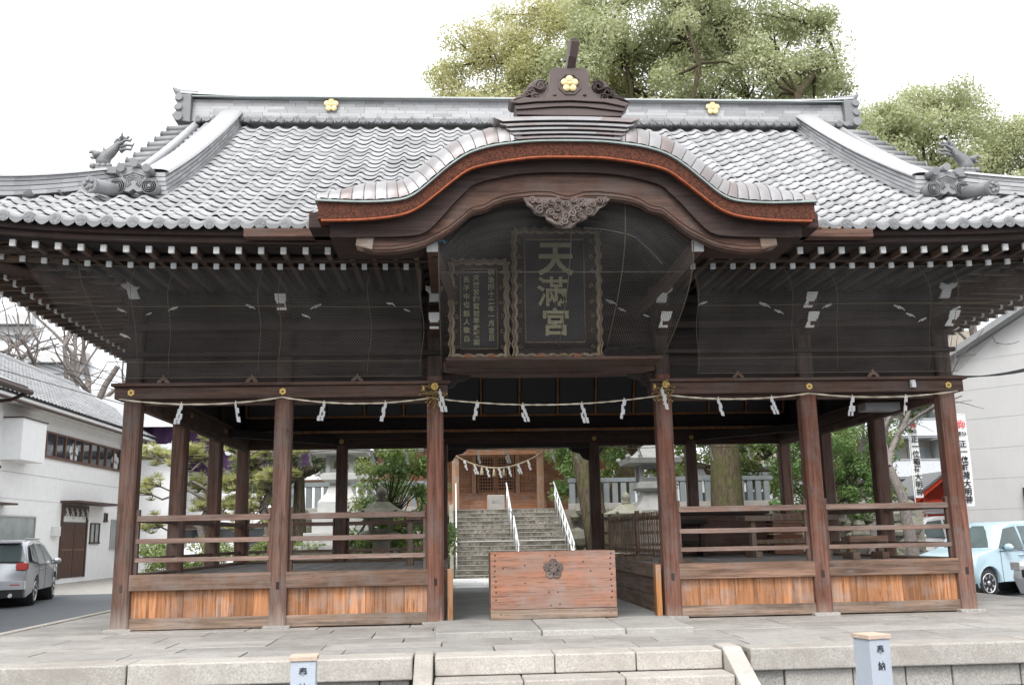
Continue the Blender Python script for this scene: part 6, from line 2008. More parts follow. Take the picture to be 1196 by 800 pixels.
def stand(x, y, w_, hgt, label, mat='lattice', rot=0.0, d=.35):
    t = thing('wooden_stand', label, 'wooden stand', (x, y, .567), rot)
    m = MB(); m.bx(-w_ / 2, w_ / 2, -d / 2, d / 2, hgt - .08, hgt); m.build('top', mat, t, local=True, bevel=.006)
    for s in (-1, 1):
        m = MB(); m.bx(s * w_ * .38 - .04, s * w_ * .38 + .04, -.05, .05, .09, hgt - .081); m.build('leg', mat, t, local=True, bevel=.005)
        m = MB(); m.bx(s * w_ * .38 - .05, s * w_ * .38 + .05, -d * .6, d * .6, 0, .089); m.build('foot', mat, t, local=True, bevel=.005)
    m = MB(); m.bx(-w_ * .38, w_ * .38, -.02, .02, .2, .26); m.build('stretcher', mat, t, local=True)
    return t
stand(4.0, 3.6, 1.5, .62, 'long low wooden stand in the right bay', 'lattice', .1)
stand(2.75, 4.7, .5, .6, 'small dark wooden stand behind the middle right rails', 'dark', 0)
stand(4.35, 1.6, .55, .30, 'short squat wooden stand beside the right corner post', 'sill', .1, .25)
stand(-1.62, 3.1, .42, .72, 'narrow wooden stand left of the passage behind the rails', 'lattice', 0)
t = thing('wooden_chest', 'large dark wooden chest at the back of the right bay', 'chest', (3.2, 5.1, .57))
m = MB(); m.bx(2.45, 4.1, 4.9, 5.55, .60, 1.24); m.build('body', 'barge', t, bevel=.01)
m = MB(); m.bx(2.40, 4.15, 4.85, 5.6, 1.241, 1.29); m.build('lid', 'dark', t, bevel=.008)
t = thing('wooden_crate', 'orange brown wooden crate beside the dark chest', 'crate', (4.35, 4.9, .57))
for k in range(4):
    m = MB(); m.bx(4.16, 4.66, 4.75, 5.3, .58 + .165 * k, .735 + .165 * k); m.build('plank', 'cedar_box', t, bevel=.006)
# ================================================================== BUILDINGS AROUND
def boxpart(name, mat, par, *bxs, bevel=0.0):
    m = MB()
    for b in bxs: m.bx(*b)
    return m.build(name, mat, par, bevel=bevel)
wh = thing('white_house', 'long white two storey house with grey tiled roof left of the pavilion', 'house', (-15.6, 20, -.3))
WX = -15.6
boxpart('wall', 'plaster', wh, (-22, WX, -2, 37, -.5, 5.75))
m = MB(); m.bx(WX + .001, WX + .006, 10, 37, 3.30, 3.315); m.bx(WX + .001, WX + .006, 10, 37, 2.45, 2.46); m.build('wall_seam', 'greymetal', wh)
def S_house(a, t): return Vector((-14.85 - t, a, 5.66 + .60 * t + .01 * t * t))
hm = tiles(S_house, -4, 38.2, 3.95, lambda a, t: a < 38.2 - max(0, t) * 1.2, 'r', step=.28, wid=.30, seg=5, cap=False)
hm.build('roof', ['tile', 'tile_cap'], wh, fixn=False)
m = MB(); m.add([(-14.85, -4, 5.62), (-14.85, 38.2, 5.62), (-18.8, 33.5, 8.02), (-18.8, -4, 8.02)], [(0, 1, 2, 3)]); m.add([(-22.7, -4, 5.62), (-22.7, 38.2, 5.62), (-18.8, 33.5, 8.02), (-18.8, -4, 8.02)], [(0, 1, 2, 3)]); m.add([(-14.85, 38.2, 5.62), (-22.7, 38.2, 5.62), (-18.8, 33.5, 8.02)], [(0, 1, 2)])
m.build('roof_underlay', 'tile_cap', wh, fixn=False)
m = MB(); m.tube([(-18.8, -4, 8.16), (-18.8, 33.6, 8.16)], .17, 10); m.bx(-18.98, -18.62, -4, 33.6, 8.0, 8.12); m.tube([(-18.8, 33.6, 8.12), (-14.9, 38.2, 5.72)], .11, 8); m.build('ridge_tile', 'tile_d', wh)
boxpart('fascia', 'plaster', wh, (-15.0, -14.9, -4, 38.1, 5.42, 5.60)); boxpart('soffit', 'plaster2', wh, (-15.6, -15.0, -4, 38, 5.46, 5.50))
m = MB(); m.tube([(-14.82, -4, 5.44), (-14.82, 38.2, 5.40)], .06, 8); m.tube([(-15.5, 32.5, 5.4), (-15.5, 32.5, -.3)], .05, 8); m.build('gutter', 'timber', wh)
# upper window band, panes set in brown frames
y0, y1, z0, z1 = 22.7, 32.0, 3.98, 4.92
wf = boxpart('window_frame', 'brownframe', wh, (WX - .02, WX + .07, y0, y1, z1 - .07, z1), (WX - .02, WX + .07, y0, y1, z0, z0 + .09), *[(WX - .02, WX + .065, y0 + (y1 - y0) * k / 11 - .045, y0 + (y1 - y0) * k / 11 + .045, z0 + .09, z1 - .07) for k in range(12)])
boxpart('pane', 'glass', wf, (WX + .003, WX + .015, y0 + .05, y1 - .05, z0 + .09, z1 - .07))
for yy in (26.1, 30.6):
    m = MB()
    for k in range(5):
        t_ = 2 * PI * k / 5 + PI / 2; m.disc((WX + .02, yy + .26 * math.cos(t_), 4.36 + .2 * math.sin(t_)), .17, .008, 'x', 14)
    m.build('plum_sticker', 'pale', wf)
boxpart('box_bay', 'plaster', wh, (WX, WX + .62, 20.3, 22.1, 3.65, 4.98)); boxpart('box_bay_cap', 'timber', wh, (WX, WX + .66, 20.25, 22.15, 4.981, 5.02))
def win(y0, y1, z0, z1, mat='alum', gl='frost', mull=1):
    o = boxpart('window_frame', mat, wh, (WX - .02, WX + .05, y0, y1, z1 - .05, z1), (WX - .02, WX + .07, y0 - .03, y1 + .03, z0 - .02, z0 + .05), (WX - .02, WX + .05, y0, y0 + .05, z0 + .05, z1 - .05), (WX - .02, WX + .05, y1 - .05, y1, z0 + .05, z1 - .05), *[(WX - .02, WX + .045, y0 + (y1 - y0) * k / (mull + 1) - .03, y0 + (y1 - y0) * k / (mull + 1) + .03, z0 + .05, z1 - .05) for k in range(1, mull + 1)])
    boxpart('pane', gl, o, (WX + .003, WX + .014, y0 + .04, y1 - .04, z0 + .04, z1 - .04))
win(17.0, 23.2, .95, 1.92); win(28.3, 29.3, .98, 1.78, 'timber', 'frost', 1); win(30.6, 33.0, .75, 1.95, 'greymetal', 'frost', 0); win(29.75, 30.1, 1.85, 2.2, 'timber', 'glass', 0)
boxpart('window_hood', 'timber', wh, (WX, WX + .45, 14.5, 20.8, 2.22, 2.28))
D0, D1 = 25.4, 27.95
dr_ = boxpart('door_frame', 'timber', wh, (WX - .02, WX + .06, D0, D1, 2.0, 2.42), (WX - .02, WX + .06, D0, D0 + .12, -.28, 2.0), (WX - .02, WX + .06, D1 - .12, D1, -.28, 2.0), (WX - .02, WX + .055, D0 + .12, D1 - .12, 1.72, 1.78))
for k in range(2):
    dw_ = (D1 - D0 - .28) / 2; a = D0 + .14 + k * dw_; dd = boxpart('sliding_door', 'timber', wh, (WX - .01 + .01 * k, WX + .02 + .01 * k, a, a + dw_ - .01, -.26, 1.71))
    m = MB()
    for j in range(1, 9): m.bx(WX + .021 + .01 * k, WX + .032 + .01 * k, a + j * dw_ / 9 - .02, a + j * dw_ / 9 + .02, -.1, 1.6)
    m.bx(WX + .033 + .01 * k, WX + .04 + .01 * k, a + .05, a + dw_ - .06, .72, .80); m.build('door_slat', 'brownframe', dd)
m = MB()
for k in range(5): shide(m, (WX + .10, D0 + .25 + .5 * k, 2.28), .40, .10)
m.build('paper_streamer', 'paper', wh, fixn=False)
boxpart('door_canopy', 'timber', wh, (WX, WX + .7, D0 - .15, 29.6, 2.46, 2.54)); boxpart('mail_box', 'plaster2', wh, (WX, WX + .16, 24.6, 25.1, 1.25, 1.6), bevel=.02)

sh = thing('side_house', 'corner of a neighbouring house with dark eave and gutter at the left edge', 'house', (-12, 0, -.45))
boxpart('wall', 'plaster2', sh, (-18, -12.1, -14, 10.2, -.45, 4.3)); boxpart('upper_panel', 'barge', sh, (-12.09, -11.72, -14, 10.4, 2.7, 4.15))
m = MB(); m.add([(-10.95, -15, 4.52), (-10.95, 11.2, 4.52), (-15.5, 11.2, 6.6), (-15.5, -15, 6.6)], [(0, 1, 2, 3)]); m.add([(-10.95, -15, 4.42), (-10.95, 11.2, 4.42), (-15.5, 11.2, 6.5), (-15.5, -15, 6.5)], [(3, 2, 1, 0)]); m.build('roof', 'tile_d', sh, fixn=False)
boxpart('fascia', 'timber', sh, (-11.0, -10.94, -15, 11.2, 4.36, 4.53))
m = MB(); m.tube([(-10.88, -15, 4.45), (-10.88, 11.25, 4.40)], .07, 8); m.tube([(-10.88, 11.1, 4.38), (-11.2, 11.0, 4.2), (-11.7, 10.7, 4.1), (-11.75, 10.6, 3.9), (-11.75, 10.6, -.4)], .045, 8); m.build('gutter', 'timber', sh)
boxpart('lower_eave', 'timber', sh, (-12.1, -11.1, 4, 10.6, 2.62, 2.68))

# white building with purple festival curtain behind the pines
ch = thing('curtain_building', 'white plaster building hung with a purple curtain with pale crests', 'building', (-11, 34, -.3))
boxpart('wall', 'plaster', ch, (-18, -3.2, 34, 40, -.45, 6.4))
boxpart('timber_post', 'timber', ch, *[(x - .12, x + .12, 33.9, 34.0, -.45, 6.3) for x in (-17.9, -16.2, -13.6, -11.0, -8.6, -6.0, -3.3)]); boxpart('timber_rail', 'barge', ch, (-18, -3.2, 33.86, 33.99, 1.55, 1.72), (-18, -3.2, 33.86, 33.99, 3.5, 3.68)); boxpart('dark_opening', 'glass', ch, (-15.6, -9.0, 33.95, 33.99, -.4, 1.5))
m = MB(); m.grid(lambda u, v: (-17.9 + 14.6 * u, 33.75 + .06 * math.sin(u * 150), 6.2 - (2.0 + .5 * abs(math.sin(u * PI * 5)) * -1 + .5) * v), 200, 8); cu_ = m.build('purple_curtain', 'purple', ch, fixn=False)
for k in range(6):
    m = MB(); plum(m, (-16.6 + 2.6 * k, 33.66, 5.2), .42, .03); m.build('curtain_crest', 'pale', cu_)
m = MB(); m.add([(-18.6, 33.0, 6.3), (-2.6, 33.0, 6.3), (-2.6, 37.5, 8.2), (-18.6, 37.5, 8.2)], [(0, 1, 2, 3)]); m.add([(-18.6, 33.0, 6.2), (-2.6, 33.0, 6.2), (-2.6, 37.5, 8.1), (-18.6, 37.5, 8.1)], [(3, 2, 1, 0)]); m.build('roof', 'tile_d', ch, fixn=False)
boxpart('fascia', 'plaster2', ch, (-18.6, -2.6, 32.95, 33.0, 6.12, 6.34))
ann = thing('annex', 'small flat roofed pale annex with grey eaves between the house and curtain building', 'building', (-14.5, 31, 0))
boxpart('wall', 'plaster', ann, (-15.4, -13.6, 32.0, 33.7, -.4, 4.6)); boxpart('flat_roof', 'pale', ann, (-15.6, -12.6, 31.2, 33.7, 4.9, 5.15)); boxpart('corner_post', 'timber', ann, (-13.58, -13.35, 31.9, 32.1, -.4, 4.7))
# small market-like sign board and traffic cones seen low behind the pines
t = thing('notice_board', 'white notice board low behind the left bay rails', 'notice board', (-9.5, 22, -.45))
boxpart('panel', 'plaster', t, (-10.6, -8.3, 22, 22.06, .25, 1.05)); boxpart('leg', 'alum', t, (-10.3, -10.24, 22.07, 22.12, -.45, 1.0)); boxpart('leg', 'alum', t, (-8.7, -8.64, 22.07, 22.12, -.45, 1.0))
boxpart('stripe', 'greymetal', t, *[(-10.5 + .28 * k, -10.38 + .28 * k, 21.985, 21.995, .85, 1.0) for k in range(8)])
for i, (x, y, lab) in enumerate([(-8.3, 12.4, 'small orange traffic cone behind the left corner post'), (-6.2, 12.9, 'small orange traffic cone beside the low shrub')]):
    t = thing('traffic_cone', lab, 'traffic cone', (x, y, -.45))
    m = MB(); m.bx(x - .18, x + .18, y - .18, y + .18, -.446, -.41); m.build('base', 'rubber', t)
    m = MB(); m.lathe([(.14, -.40), (.03, .28), (.0, .29)], (x, y, 0), 14); m.build('cone', 'red', t)
    m = MB(); m.lathe([(.105, -.18), (.075, -.02)], (x, y, 0), 14); m.build('white_band', 'white', t)

# far pale hall at left
fh = thing('far_hall', 'huge pale stepped hall roof in the distance behind the bare trees', 'building', (-60, 85, 0))
m = MB(); m.xz([(-95, -.4), (-95, 30), (-60, 28.5), (-46, 24.5), (-38, 19.5), (-34, 15.0), (-34, -.4)], 85, 110); m.build('wall', 'pale', fh)
m = MB()
for k, (z, x1) in enumerate([(26.2, -52), (22.5, -43), (18.6, -37.5), (14.6, -34.0)]): m.bx(-95, x1, 84.0 - .1 * k, 84.95, z, z + 1.0)
m.build('roof_band', 'siding', fh)
m = MB()
for k, (z, x1) in enumerate([(25.2, -52), (21.5, -43), (17.6, -37.5)]): m.bx(-95, x1, 84.5, 84.98, z, z + .9)
m.build('grey_strip', 'greymetal', fh)  # plain grey strips below the roof bands

# warehouse right
wa = thing('warehouse', 'pale grey sided warehouse wall with a sloping roof edge at the right', 'warehouse', (15.1, 19, -.45))
A_ = Vector((15.1, 19.0, 0)); dW = Vector((.65, -.76, 0)).normalized(); nW = Vector((-dW.y, dW.x, 0)) * -1
if nW.x > 0: nW = -nW
def WP(k, z, o=0.0): p = A_ + dW * k + nW * o; return (p.x, p.y, z)
def rake(k): return 6.2 + .50 * k if k < 9 else 10.7 - .5 * (k - 9)
m = MB()
m.prism([(0, -.45), (0, rake(0)), (9, rake(9)), (18, rake(18)), (18, -.45)], lambda a, b, t: WP(a, b, -t * 22)); m.build('wall', 'siding', wa)
m = MB()
for z in (1.5, 2.45, 3.4, 4.35, 5.3, 6.25, 7.2, 8.15):
    k0 = max(0, (z - 6.2) / .5)
    for dz, o in ((0, .004),):
        m.prism([(k0, z), (k0, z + .014), (17.9 - k0, z + .014), (17.9 - k0, z)], lambda a, b, t: WP(a, b, -.01 + .016 * t))
m.build('siding_joint', 'seam', wa)
m = MB()
m.prism([(-.5, rake(-.5) + .02), (-.5, rake(-.5) + .22), (9, rake(9) + .22), (9, rake(9) + .02)], lambda a, b, t: WP(a, b, .55 - t * 23))
m.prism([(9, rake(9) + .02), (9, rake(9) + .22), (18.5, rake(18.5) + .22), (18.5, rake(18.5) + .02)], lambda a, b, t: WP(a, b, .55 - t * 23)); m.build('roof', 'greymetal', wa)
m = MB(); m.prism([(-.45, rake(-.5) - 1.3), (-.45, rake(-.5)), (-.02, rake(0)), (-.02, rake(0) - .9)], lambda a, b, t: WP(a, b, .3 - t * 3)); m.build('eave_return', 'greymetal', wa)
t = thing('wall_sign', 'dark framed pale blue sign on the warehouse wall at the right edge', 'sign', WP(4.0, 1.6))
m = MB(); m.prism([(1.92, .75), (1.92, 2.12), (3.6, 2.12), (3.6, .75)], lambda a, b, q: WP(a, b, .02 + .1 * q)); m.build('frame', 'black', t)
m = MB(); m.prism([(2.02, 1.2), (2.02, 2.04), (3.5, 2.04), (3.5, 1.2)], lambda a, b, q: WP(a, b, .121 + .01 * q)); m.build('face', 'screen', t)

ap = thing('apartment_block', 'beige apartment block with pale balconies behind the bare tree', 'apartment block', (30, 50, 0))
boxpart('wall', 'beige', ap, (20, 36, 50, 62, -.45, 14))
for k in range(5):
    z = 1.6 + 2.6 * k
    b = boxpart('balcony', 'pale', ap, (20.5, 30.2, 48.6, 48.7, z, z + 1.05), (20.5, 30.2, 48.7, 50, z - .12, z))
    boxpart('balcony_rail', 'alum', b, (20.4, 30.3, 48.55, 48.75, z + 1.051, z + 1.12))
    boxpart('window', 'frost', ap, *[(20.9 + 1.9 * j, 22.4 + 1.9 * j, 49.93, 49.99, z + .1, z + 2.0) for j in range(5)])
    for j in range(4): boxpart('partition', 'alum', ap, (20.5 + 3.2 * j, 20.6 + 3.2 * j, 48.72, 49.98, z, z + 2.4))
bl = thing('low_building', 'low pale building with a row of windows behind the camellia tree', 'building', (15, 40, 0))
boxpart('wall', 'pale', bl, (9.5, 19.5, 41, 47, -.45, 4.4)); boxpart('window', 'glass', bl, *[(9.9 + 1.6 * j, 11.0 + 1.6 * j, 40.94, 40.99, 1.9, 3.1) for j in range(6)]); boxpart('eave', 'greymetal', bl, (9.2, 19.8, 40.4, 41.2, 4.41, 4.6))
pf = thing('white_fence', 'white picket railing in front of the low building', 'fence', (13, 34, 0))
boxpart('rail', 'white', pf, (8.5, 19, 34, 34.06, 2.2, 2.28), (8.5, 19, 34, 34.06, 1.2, 1.28))
boxpart('picket', 'white', pf, *[(8.5 + .35 * k, 8.58 + .35 * k, 33.95, 33.99, -.4, 2.35) for k in range(30)])
sb = thing('city_block', 'grey flat roofed block far behind the stairs hall', 'building', (8, 75, 0))
boxpart('wall', 'plaster2', sb, (-12, 14, 75, 90, -.45, 9.0)); boxpart('window', 'glass', sb, *[(-11 + 2.4 * j, -9.6 + 2.4 * j, 74.94, 74.99, 5.6, 7.0) for j in range(10)]); boxpart('cornice', 'greymetal', sb, (-12.2, 14.2, 74.7, 75.2, 9.01, 9.3))

# small vermilion shrine and banners
rs = thing('red_shrine', 'small vermilion shrine with tiled gable roof behind the right corner post', 'small shrine', (17.0, 24.0, -.45))
m = MB(); X = 17.0
m.xz([(X - .9, -.45), (X - .9, 1.8), (X, 2.6), (X + .9, 1.8), (X + .9, -.45)], 24.0, 26); m.build('wall', 'red', rs)
for s in (-1, 1):
    m = MB(); m.xz([(X, 2.74), (X, 2.92), (X + s * 1.25, 2.06), (X + s * 1.25, 1.86)], 23.4, 23.5); m.build('bargeboard', 'red', rs)
    m = MB(); m.xz([(X, 2.925), (X, 3.02), (X + s * 1.3, 2.13), (X + s * 1.3, 2.03)], 23.35, 26.2); m.build('roof', 'tile_cap', rs)
    m = MB(); m.bx(X + s * .85 - .07, X + s * .85 + .07, 23.52, 23.62, -.45, 2.2); m.build('post', 'red', rs)
m = MB(); m.bx(X - 1.0, X + 1.0, 23.63, 23.7, 1.85, 1.98); m.build('tie_beam', 'red', rs)
def banner(x, y, z0, z1, w_, label, tilt=0.0):
    t = thing('nobori_banner', label, 'banner', (x, y, -.45))
    m = MB(); m.tube([(x - w_ / 2 - .03, y + .02, -.45), (x - w_ / 2 - .03, y + .02, z1 + .1)], .015, 6); m.tube([(x - w_ / 2 - .03, y + .02, z1 + .03), (x + w_ / 2, y + .02, z1 + .03)], .01, 6); m.build('pole', 'white', t)
    m = MB(); m.grid(lambda u, v: (x - w_ / 2 + w_ * u, y + .02 * math.sin(v * 7 + u), z1 - (z1 - z0) * v), 3, 16); cl = m.build('cloth', 'cloth', t, fixn=False)
    m = MB(); c = (x, y - .03, z1 - w_ * .75)
    for k in range(5): t_ = 2 * PI * k / 5 + PI / 2; m.disc((c[0] + w_ * .17 * math.cos(t_), c[1], c[2] + w_ * .17 * math.sin(t_)), w_ * .085, .006, 'y', 10)
    m.tube([(c[0] + w_ * .33 * math.cos(a), c[1], c[2] + w_ * .33 * math.sin(a)) for a in [(-.35 + 1.7 * k / 12) * PI + PI / 2 - .5 * PI for k in range(13)]], w_ * .035, 5)
    m.build('red_emblem', 'redink', t)
    lettering('lettering', '奉納', w_ * .38, .002, 'ink', t, (x, y - .035, z1 - w_ * 1.35), bold=.004)
    txt = '正一位稲荷大明神'; step = (z1 - z0 - w_ * 2.2) / len(txt)
    for k, c_ in enumerate(txt):
        lettering('lettering', c_, min(step * .98, w_ * 1.0), .002, 'ink', t, (x, y - .035, z1 - w_ * 2.05 - step * k), bold=w_ * .018)
    return t
banner(14.25, 20.0, 1.95, 4.55, .27, 'narrow white banner with black characters left of the right corner post')
banner(13.5, 15.6, 1.55, 4.15, .36, 'wider white banner with black characters right of the corner post')

# cables from the right end of the head beam to the warehouse, and overhead wires at left
pc = thing('power_cables', 'bundle of sagging black cables from the right beam end to the warehouse side', 'cable', (4.9, .1, 2.7))
for k in range(4):
    a = Vector((4.95, .12, 2.76 + .012 * k)); b = Vector((8.6 + .12 * k, 1.2, 3.95 + .10 * k))
    P = rope_line([tuple(a), tuple(b)], .26 + .05 * k, 16); m = MB(); m.tube(P, .007, 5); m.build('cable', 'black', pc)
up = thing('utility_pole', 'grey concrete utility pole outside the picture right, holding the cables', 'utility pole', (9.0, 1.2, -.45))
m = MB(); m.tube([(9.0, 1.25, -.45), (9.0, 1.25, 7.5)], [.16, .11], 12); m.build('pole', 'walling', up)
oc_ = thing('overhead_wires', 'thin black overhead wires crossing in front of the bare trees at left', 'cable', (-14, 20, 7))
for (a, b, sg) in (((-20, 14, 9.4), (-9, 34, 5.9), .3), ((-22, 18, 9.6), (-9, 34, 5.6), .4), ((-21, 14, 8.0), (-9, 34, 5.3), .2), ((-21, 20, 8.6), (-9, 34, 6.3), .1)):
    m = MB(); m.tube(rope_line([a, b], sg, 16), .014, 4); m.build('wire', 'black', oc_)

# ================================================================== CARS
def car(name, label, loc, rotz, paintm, prof, wb, wr, belt, roofz, W, glass, extras):
    """local frame: +x is the front, y left, z up. prof = outline of the body side (x,z)"""
    t = thing(name, label, 'car', loc, rotz)
    def half(z):
        if z <= belt: return W - .03 * max(0, (.45 - z)) - .0
        return W - .22 * ((z - belt) / (roofz - belt)) ** 1.25
    # outline with wheel arches
    bot = prof['bottom']; pts = list(prof['top'])
    lo = []
    xr, xf = -wb / 2, wb / 2
    R_ = wr + .055
    def arch(cx): return [(cx + R_ * math.cos(a), wr + R_ * math.sin(a)) for a in [PI * k / 10 for k in range(11)]]
    x_front, x_rear = pts[0][0], pts[-1][0]
    A1 = [(cx_, max(z_, bot)) for cx_, z_ in arch(xf)]; A2 = [(cx_, max(z_, bot)) for cx_, z_ in arch(xr)]
    # go round: front bottom -> over the top -> rear bottom -> along the sill forward with arches
    sill = [(x_rear + .06, bot)] + A2[::-1] + A1[::-1] + [(x_front - .06, bot)]
    out = pts + sill
    n = len(out)
    cen = (sum(p[0] for p in out) / n, sum(p[1] for p in out) / n)
    def shr(p, s):
        d = Vector((p[0] - cen[0], p[1] - .62)); l = d.length or 1
        k = max(0, 1 - s / l); return (cen[0] + d.x * k, .62 + d.y * k)
    m = MB(); layers = [(-1.0, .045), (-.975, .014), (-.93, 0), (0, -.004), (.93, 0), (.975, .014), (1.0, .045)]
    vs = []
    for f_, s_ in layers:
        for p in out:
            q = shr(p, s_ if p[1] > bot + .02 else 0)
            nose = 1 - .09 * max(0, (abs(q[0]) - wb / 2) / .8) ** 2 if abs(q[0]) > wb / 2 else 1
            vs.append((q[0] - (.10 * abs(f_) ** 3 * (1 if q[0] > 0 else -1) if abs(q[0]) > wb / 2 + .3 else 0), f_ * half(q[1]) * nose, q[1]))
    fs = []
    L_ = len(layers)
    for i in range(L_ - 1):
        for k in range(n):
            k2 = (k + 1) % n; fs.append((i * n + k, i * n + k2, (i + 1) * n + k2, (i + 1) * n + k))
    m.add(vs, fs, 0, .5, True)
    for b_, rev in ((0, True), ((L_ - 1) * n, False)):
        f = tuple(b_ + k for k in range(n)); m.f.append(f[::-1] if rev else f); m.m.append(0); m.r.append(.5); m.sm.append(True)
    body = m.build('body', paintm, t, local=True, sharp=32)
    # wheel wells
    for cx_ in (xf, xr):
        m = MB(); m.lathe([(R_ - .01, -W * .92), (R_ - .01, W * .92)], (cx_, 0, wr), 20, 0, 'y'); m.build('wheel_well', 'black', t, local=True)
    # side windows
    for s in (-1, 1):
        for poly in glass['side']:
            g = MB(); P = [(x, s * (half(z) - .0 + .006 - .012), z) for x, z in poly]
            c_ = len(P); Q = [(x, s * (half(z) + .004), z) for x, z in poly]
            g.add(P + Q, [tuple(range(c_)), tuple(range(c_, 2 * c_))] + [(k, (k + 1) % c_, (k + 1) % c_ + c_, k + c_) for k in range(c_)])
            g.build('side_window', 'carglass', t, local=True)
    for key, nm in (('front', 'windscreen'), ('rear', 'rear_window')):
        if key in glass:
            (xa, za), (xb, zb) = glass[key]; g = MB(); o_ = .012 if key == 'front' else -.012
            ya, yb = half(za) - .09, half(zb) - .10
            g.grid(lambda u, v: (xa + (xb - xa) * v + o_ - (.05 if key == 'front' else -.04) * (2 * u - 1) ** 2, (2 * u - 1) * (ya + (yb - ya) * v), za + (zb - za) * v + .006), 8, 3)
            g.build(nm, 'carglass', t, local=True, fixn=False)
    # wheels
    for cx_ in (xf, xr):
        for s in (-1, 1):
            w_ = MB(); yo = s * (W - .02); yi = s * (W - .21)
            w_.lathe([(wr * .68, yo), (wr * .92, yo), (wr, yo - s * .03), (wr, yi + s * .03), (wr * .9, yi), (wr * .6, yi)], (cx_, 0, wr), 28, 0, 'y')
            wo = w_.build('wheel', 'rubber', t, local=True)
            r_ = MB(); r_.lathe([(wr * .70, yo - s * .012), (wr * .66, yo + s * .004), (wr * .60, yo - s * .03), (.0, yo - s * .045)], (cx_, 0, wr), 28, 0, 'y')
            r_.build('rim_dish', 'black', wo, local=True)
            r_ = MB(); r_.lathe([(wr * .72, yo - s * .002), (wr * .70, yo + s * .008), (wr * .61, yo + s * .004), (wr * .60, yo - s * .02)], (cx_, 0, wr), 28, 0, 'y')
            for k in range(extras.get('spokes', 7)):
                a = 2 * PI * k / extras.get('spokes', 7)
                r_.bar((cx_ + .03 * math.cos(a), yo - s * .012, wr + .03 * math.sin(a)), (cx_ + wr * .63 * math.cos(a), yo - s * .004, wr + wr * .63 * math.sin(a)), .038, .016, 0, up=(0, 1, 0))
            r_.lathe([(.055, yo - s * .02), (.05, yo + s * .004), (0, yo + s * .006)], (cx_, 0, wr), 12, 0, 'y')
            r_.build('rim', 'chrome', wo, local=True)
    # door seams, handles, mirrors
    for s in (-1, 1):
        m = MB()
        for x in extras['seams']:
            pts_ = [(x + .02 * math.sin((z - .3) * 3), s * (half(z) + .002), z) for z in [bot + .08 + (belt - bot - .06) * k / 5 for k in range(6)]]; m.tube(pts_, .005, 4)
        m.tube([(glass['side'][0][0][0] + .0, s * (half(belt) + .004), belt - .01), (glass['side'][-1][0][0], s * (half(belt) + .004), belt - .01)], .006, 4)
        m.build('door_seam', 'black', t, local=True)
        for x in extras['handles']:
            m = MB(); m.tube([(x - .09, s * (W + .01), belt - .10), (x, s * (W + .028), belt - .095), (x + .09, s * (W + .01), belt - .10)], .014, 6); m.build('door_handle', paintm, t, local=True)
        m = MB(); mx_ = extras['mirror']; m.ball((mx_, s * (W + .10), belt + .06), .07, .11, .085, 10); m.tube([(mx_ - .02, s * (W - .03), belt + .0), (mx_, s * (W + .05), belt + .03)], .03, 6); m.build('door_mirror', paintm, t, local=True)
    for nm, mat, bxs in extras['parts']:
        m = MB()
        for b in bxs: m.bx(*b)
        m.build(nm, mat, t, local=True, bevel=.012)
    return t, half

# silver wagon at left, seen from behind on its right side; heading away to the upper right
top = [(2.18, .35), (2.22, .50), (2.16, .68), (1.95, .80), (1.2, .98), (.98, 1.02), (.25, 1.46), (-.1, 1.53), (-1.2, 1.53), (-1.75, 1.47), (-1.92, 1.40), (-2.12, 1.0), (-2.2, .80), (-2.24, .55), (-2.20, .32)]
t, hf = car('silver_wagon', 'silver wagon with red tail lamps parked at the left edge', (-12.3, 14.1, -.447), R(103), 'silver', {'top': top, 'bottom': .22}, 2.60, .33, .93, 1.53, .87,
    {'side': [[(.92, .98), (.30, 1.38), (-.18, 1.43), (-.18, .96)], [(-.26, .96), (-.26, 1.43), (-1.05, 1.43), (-1.10, .96)], [(-1.18, .98), (-1.14, 1.42), (-1.55, 1.38), (-1.80, 1.05)]], 'front': [(.98, 1.02), (.25, 1.46)], 'rear': [(-2.13, 1.03), (-1.94, 1.40)]},
    {'seams': [.95, -.22, -1.12], 'handles': [-.02, -.95], 'mirror': .78, 'spokes': 7,
     'parts': [('tail_lamp', 'taillight', [(-2.16, -2.02, -.80, -.56, .84, 1.0)]), ('tail_lamp', 'taillight', [(-2.16, -2.02, .56, .80, .84, 1.0)]), ('rear_bumper', 'silver', [(-2.33, -2.10, -.78, .78, .40, .60)]), ('lower_bumper', 'black', [(-2.31, -2.1, -.76, .76, .22, .39)]),
               ('reflector', 'taillight', [(-2.335, -2.30, -.70, -.48, .50, .53)]), ('number_plate', 'white', [(-2.27, -2.23, -.18, .18, .66, .82)]), ('roof_spoiler', 'silver', [(-2.02, -1.7, -.58, .58, 1.45, 1.50)]), ('roof_rail', 'alum', [(-1.5, .2, -.62, -.58, 1.535, 1.57), (-1.5, .2, .58, .62, 1.535, 1.57)])]})
m = MB(); m.lathe([(.045, -2.40), (.045, -2.2)], (0, -.52, .28), 12, 0, 'x'); m.build('tail_pipe', 'chrome', t, local=True)
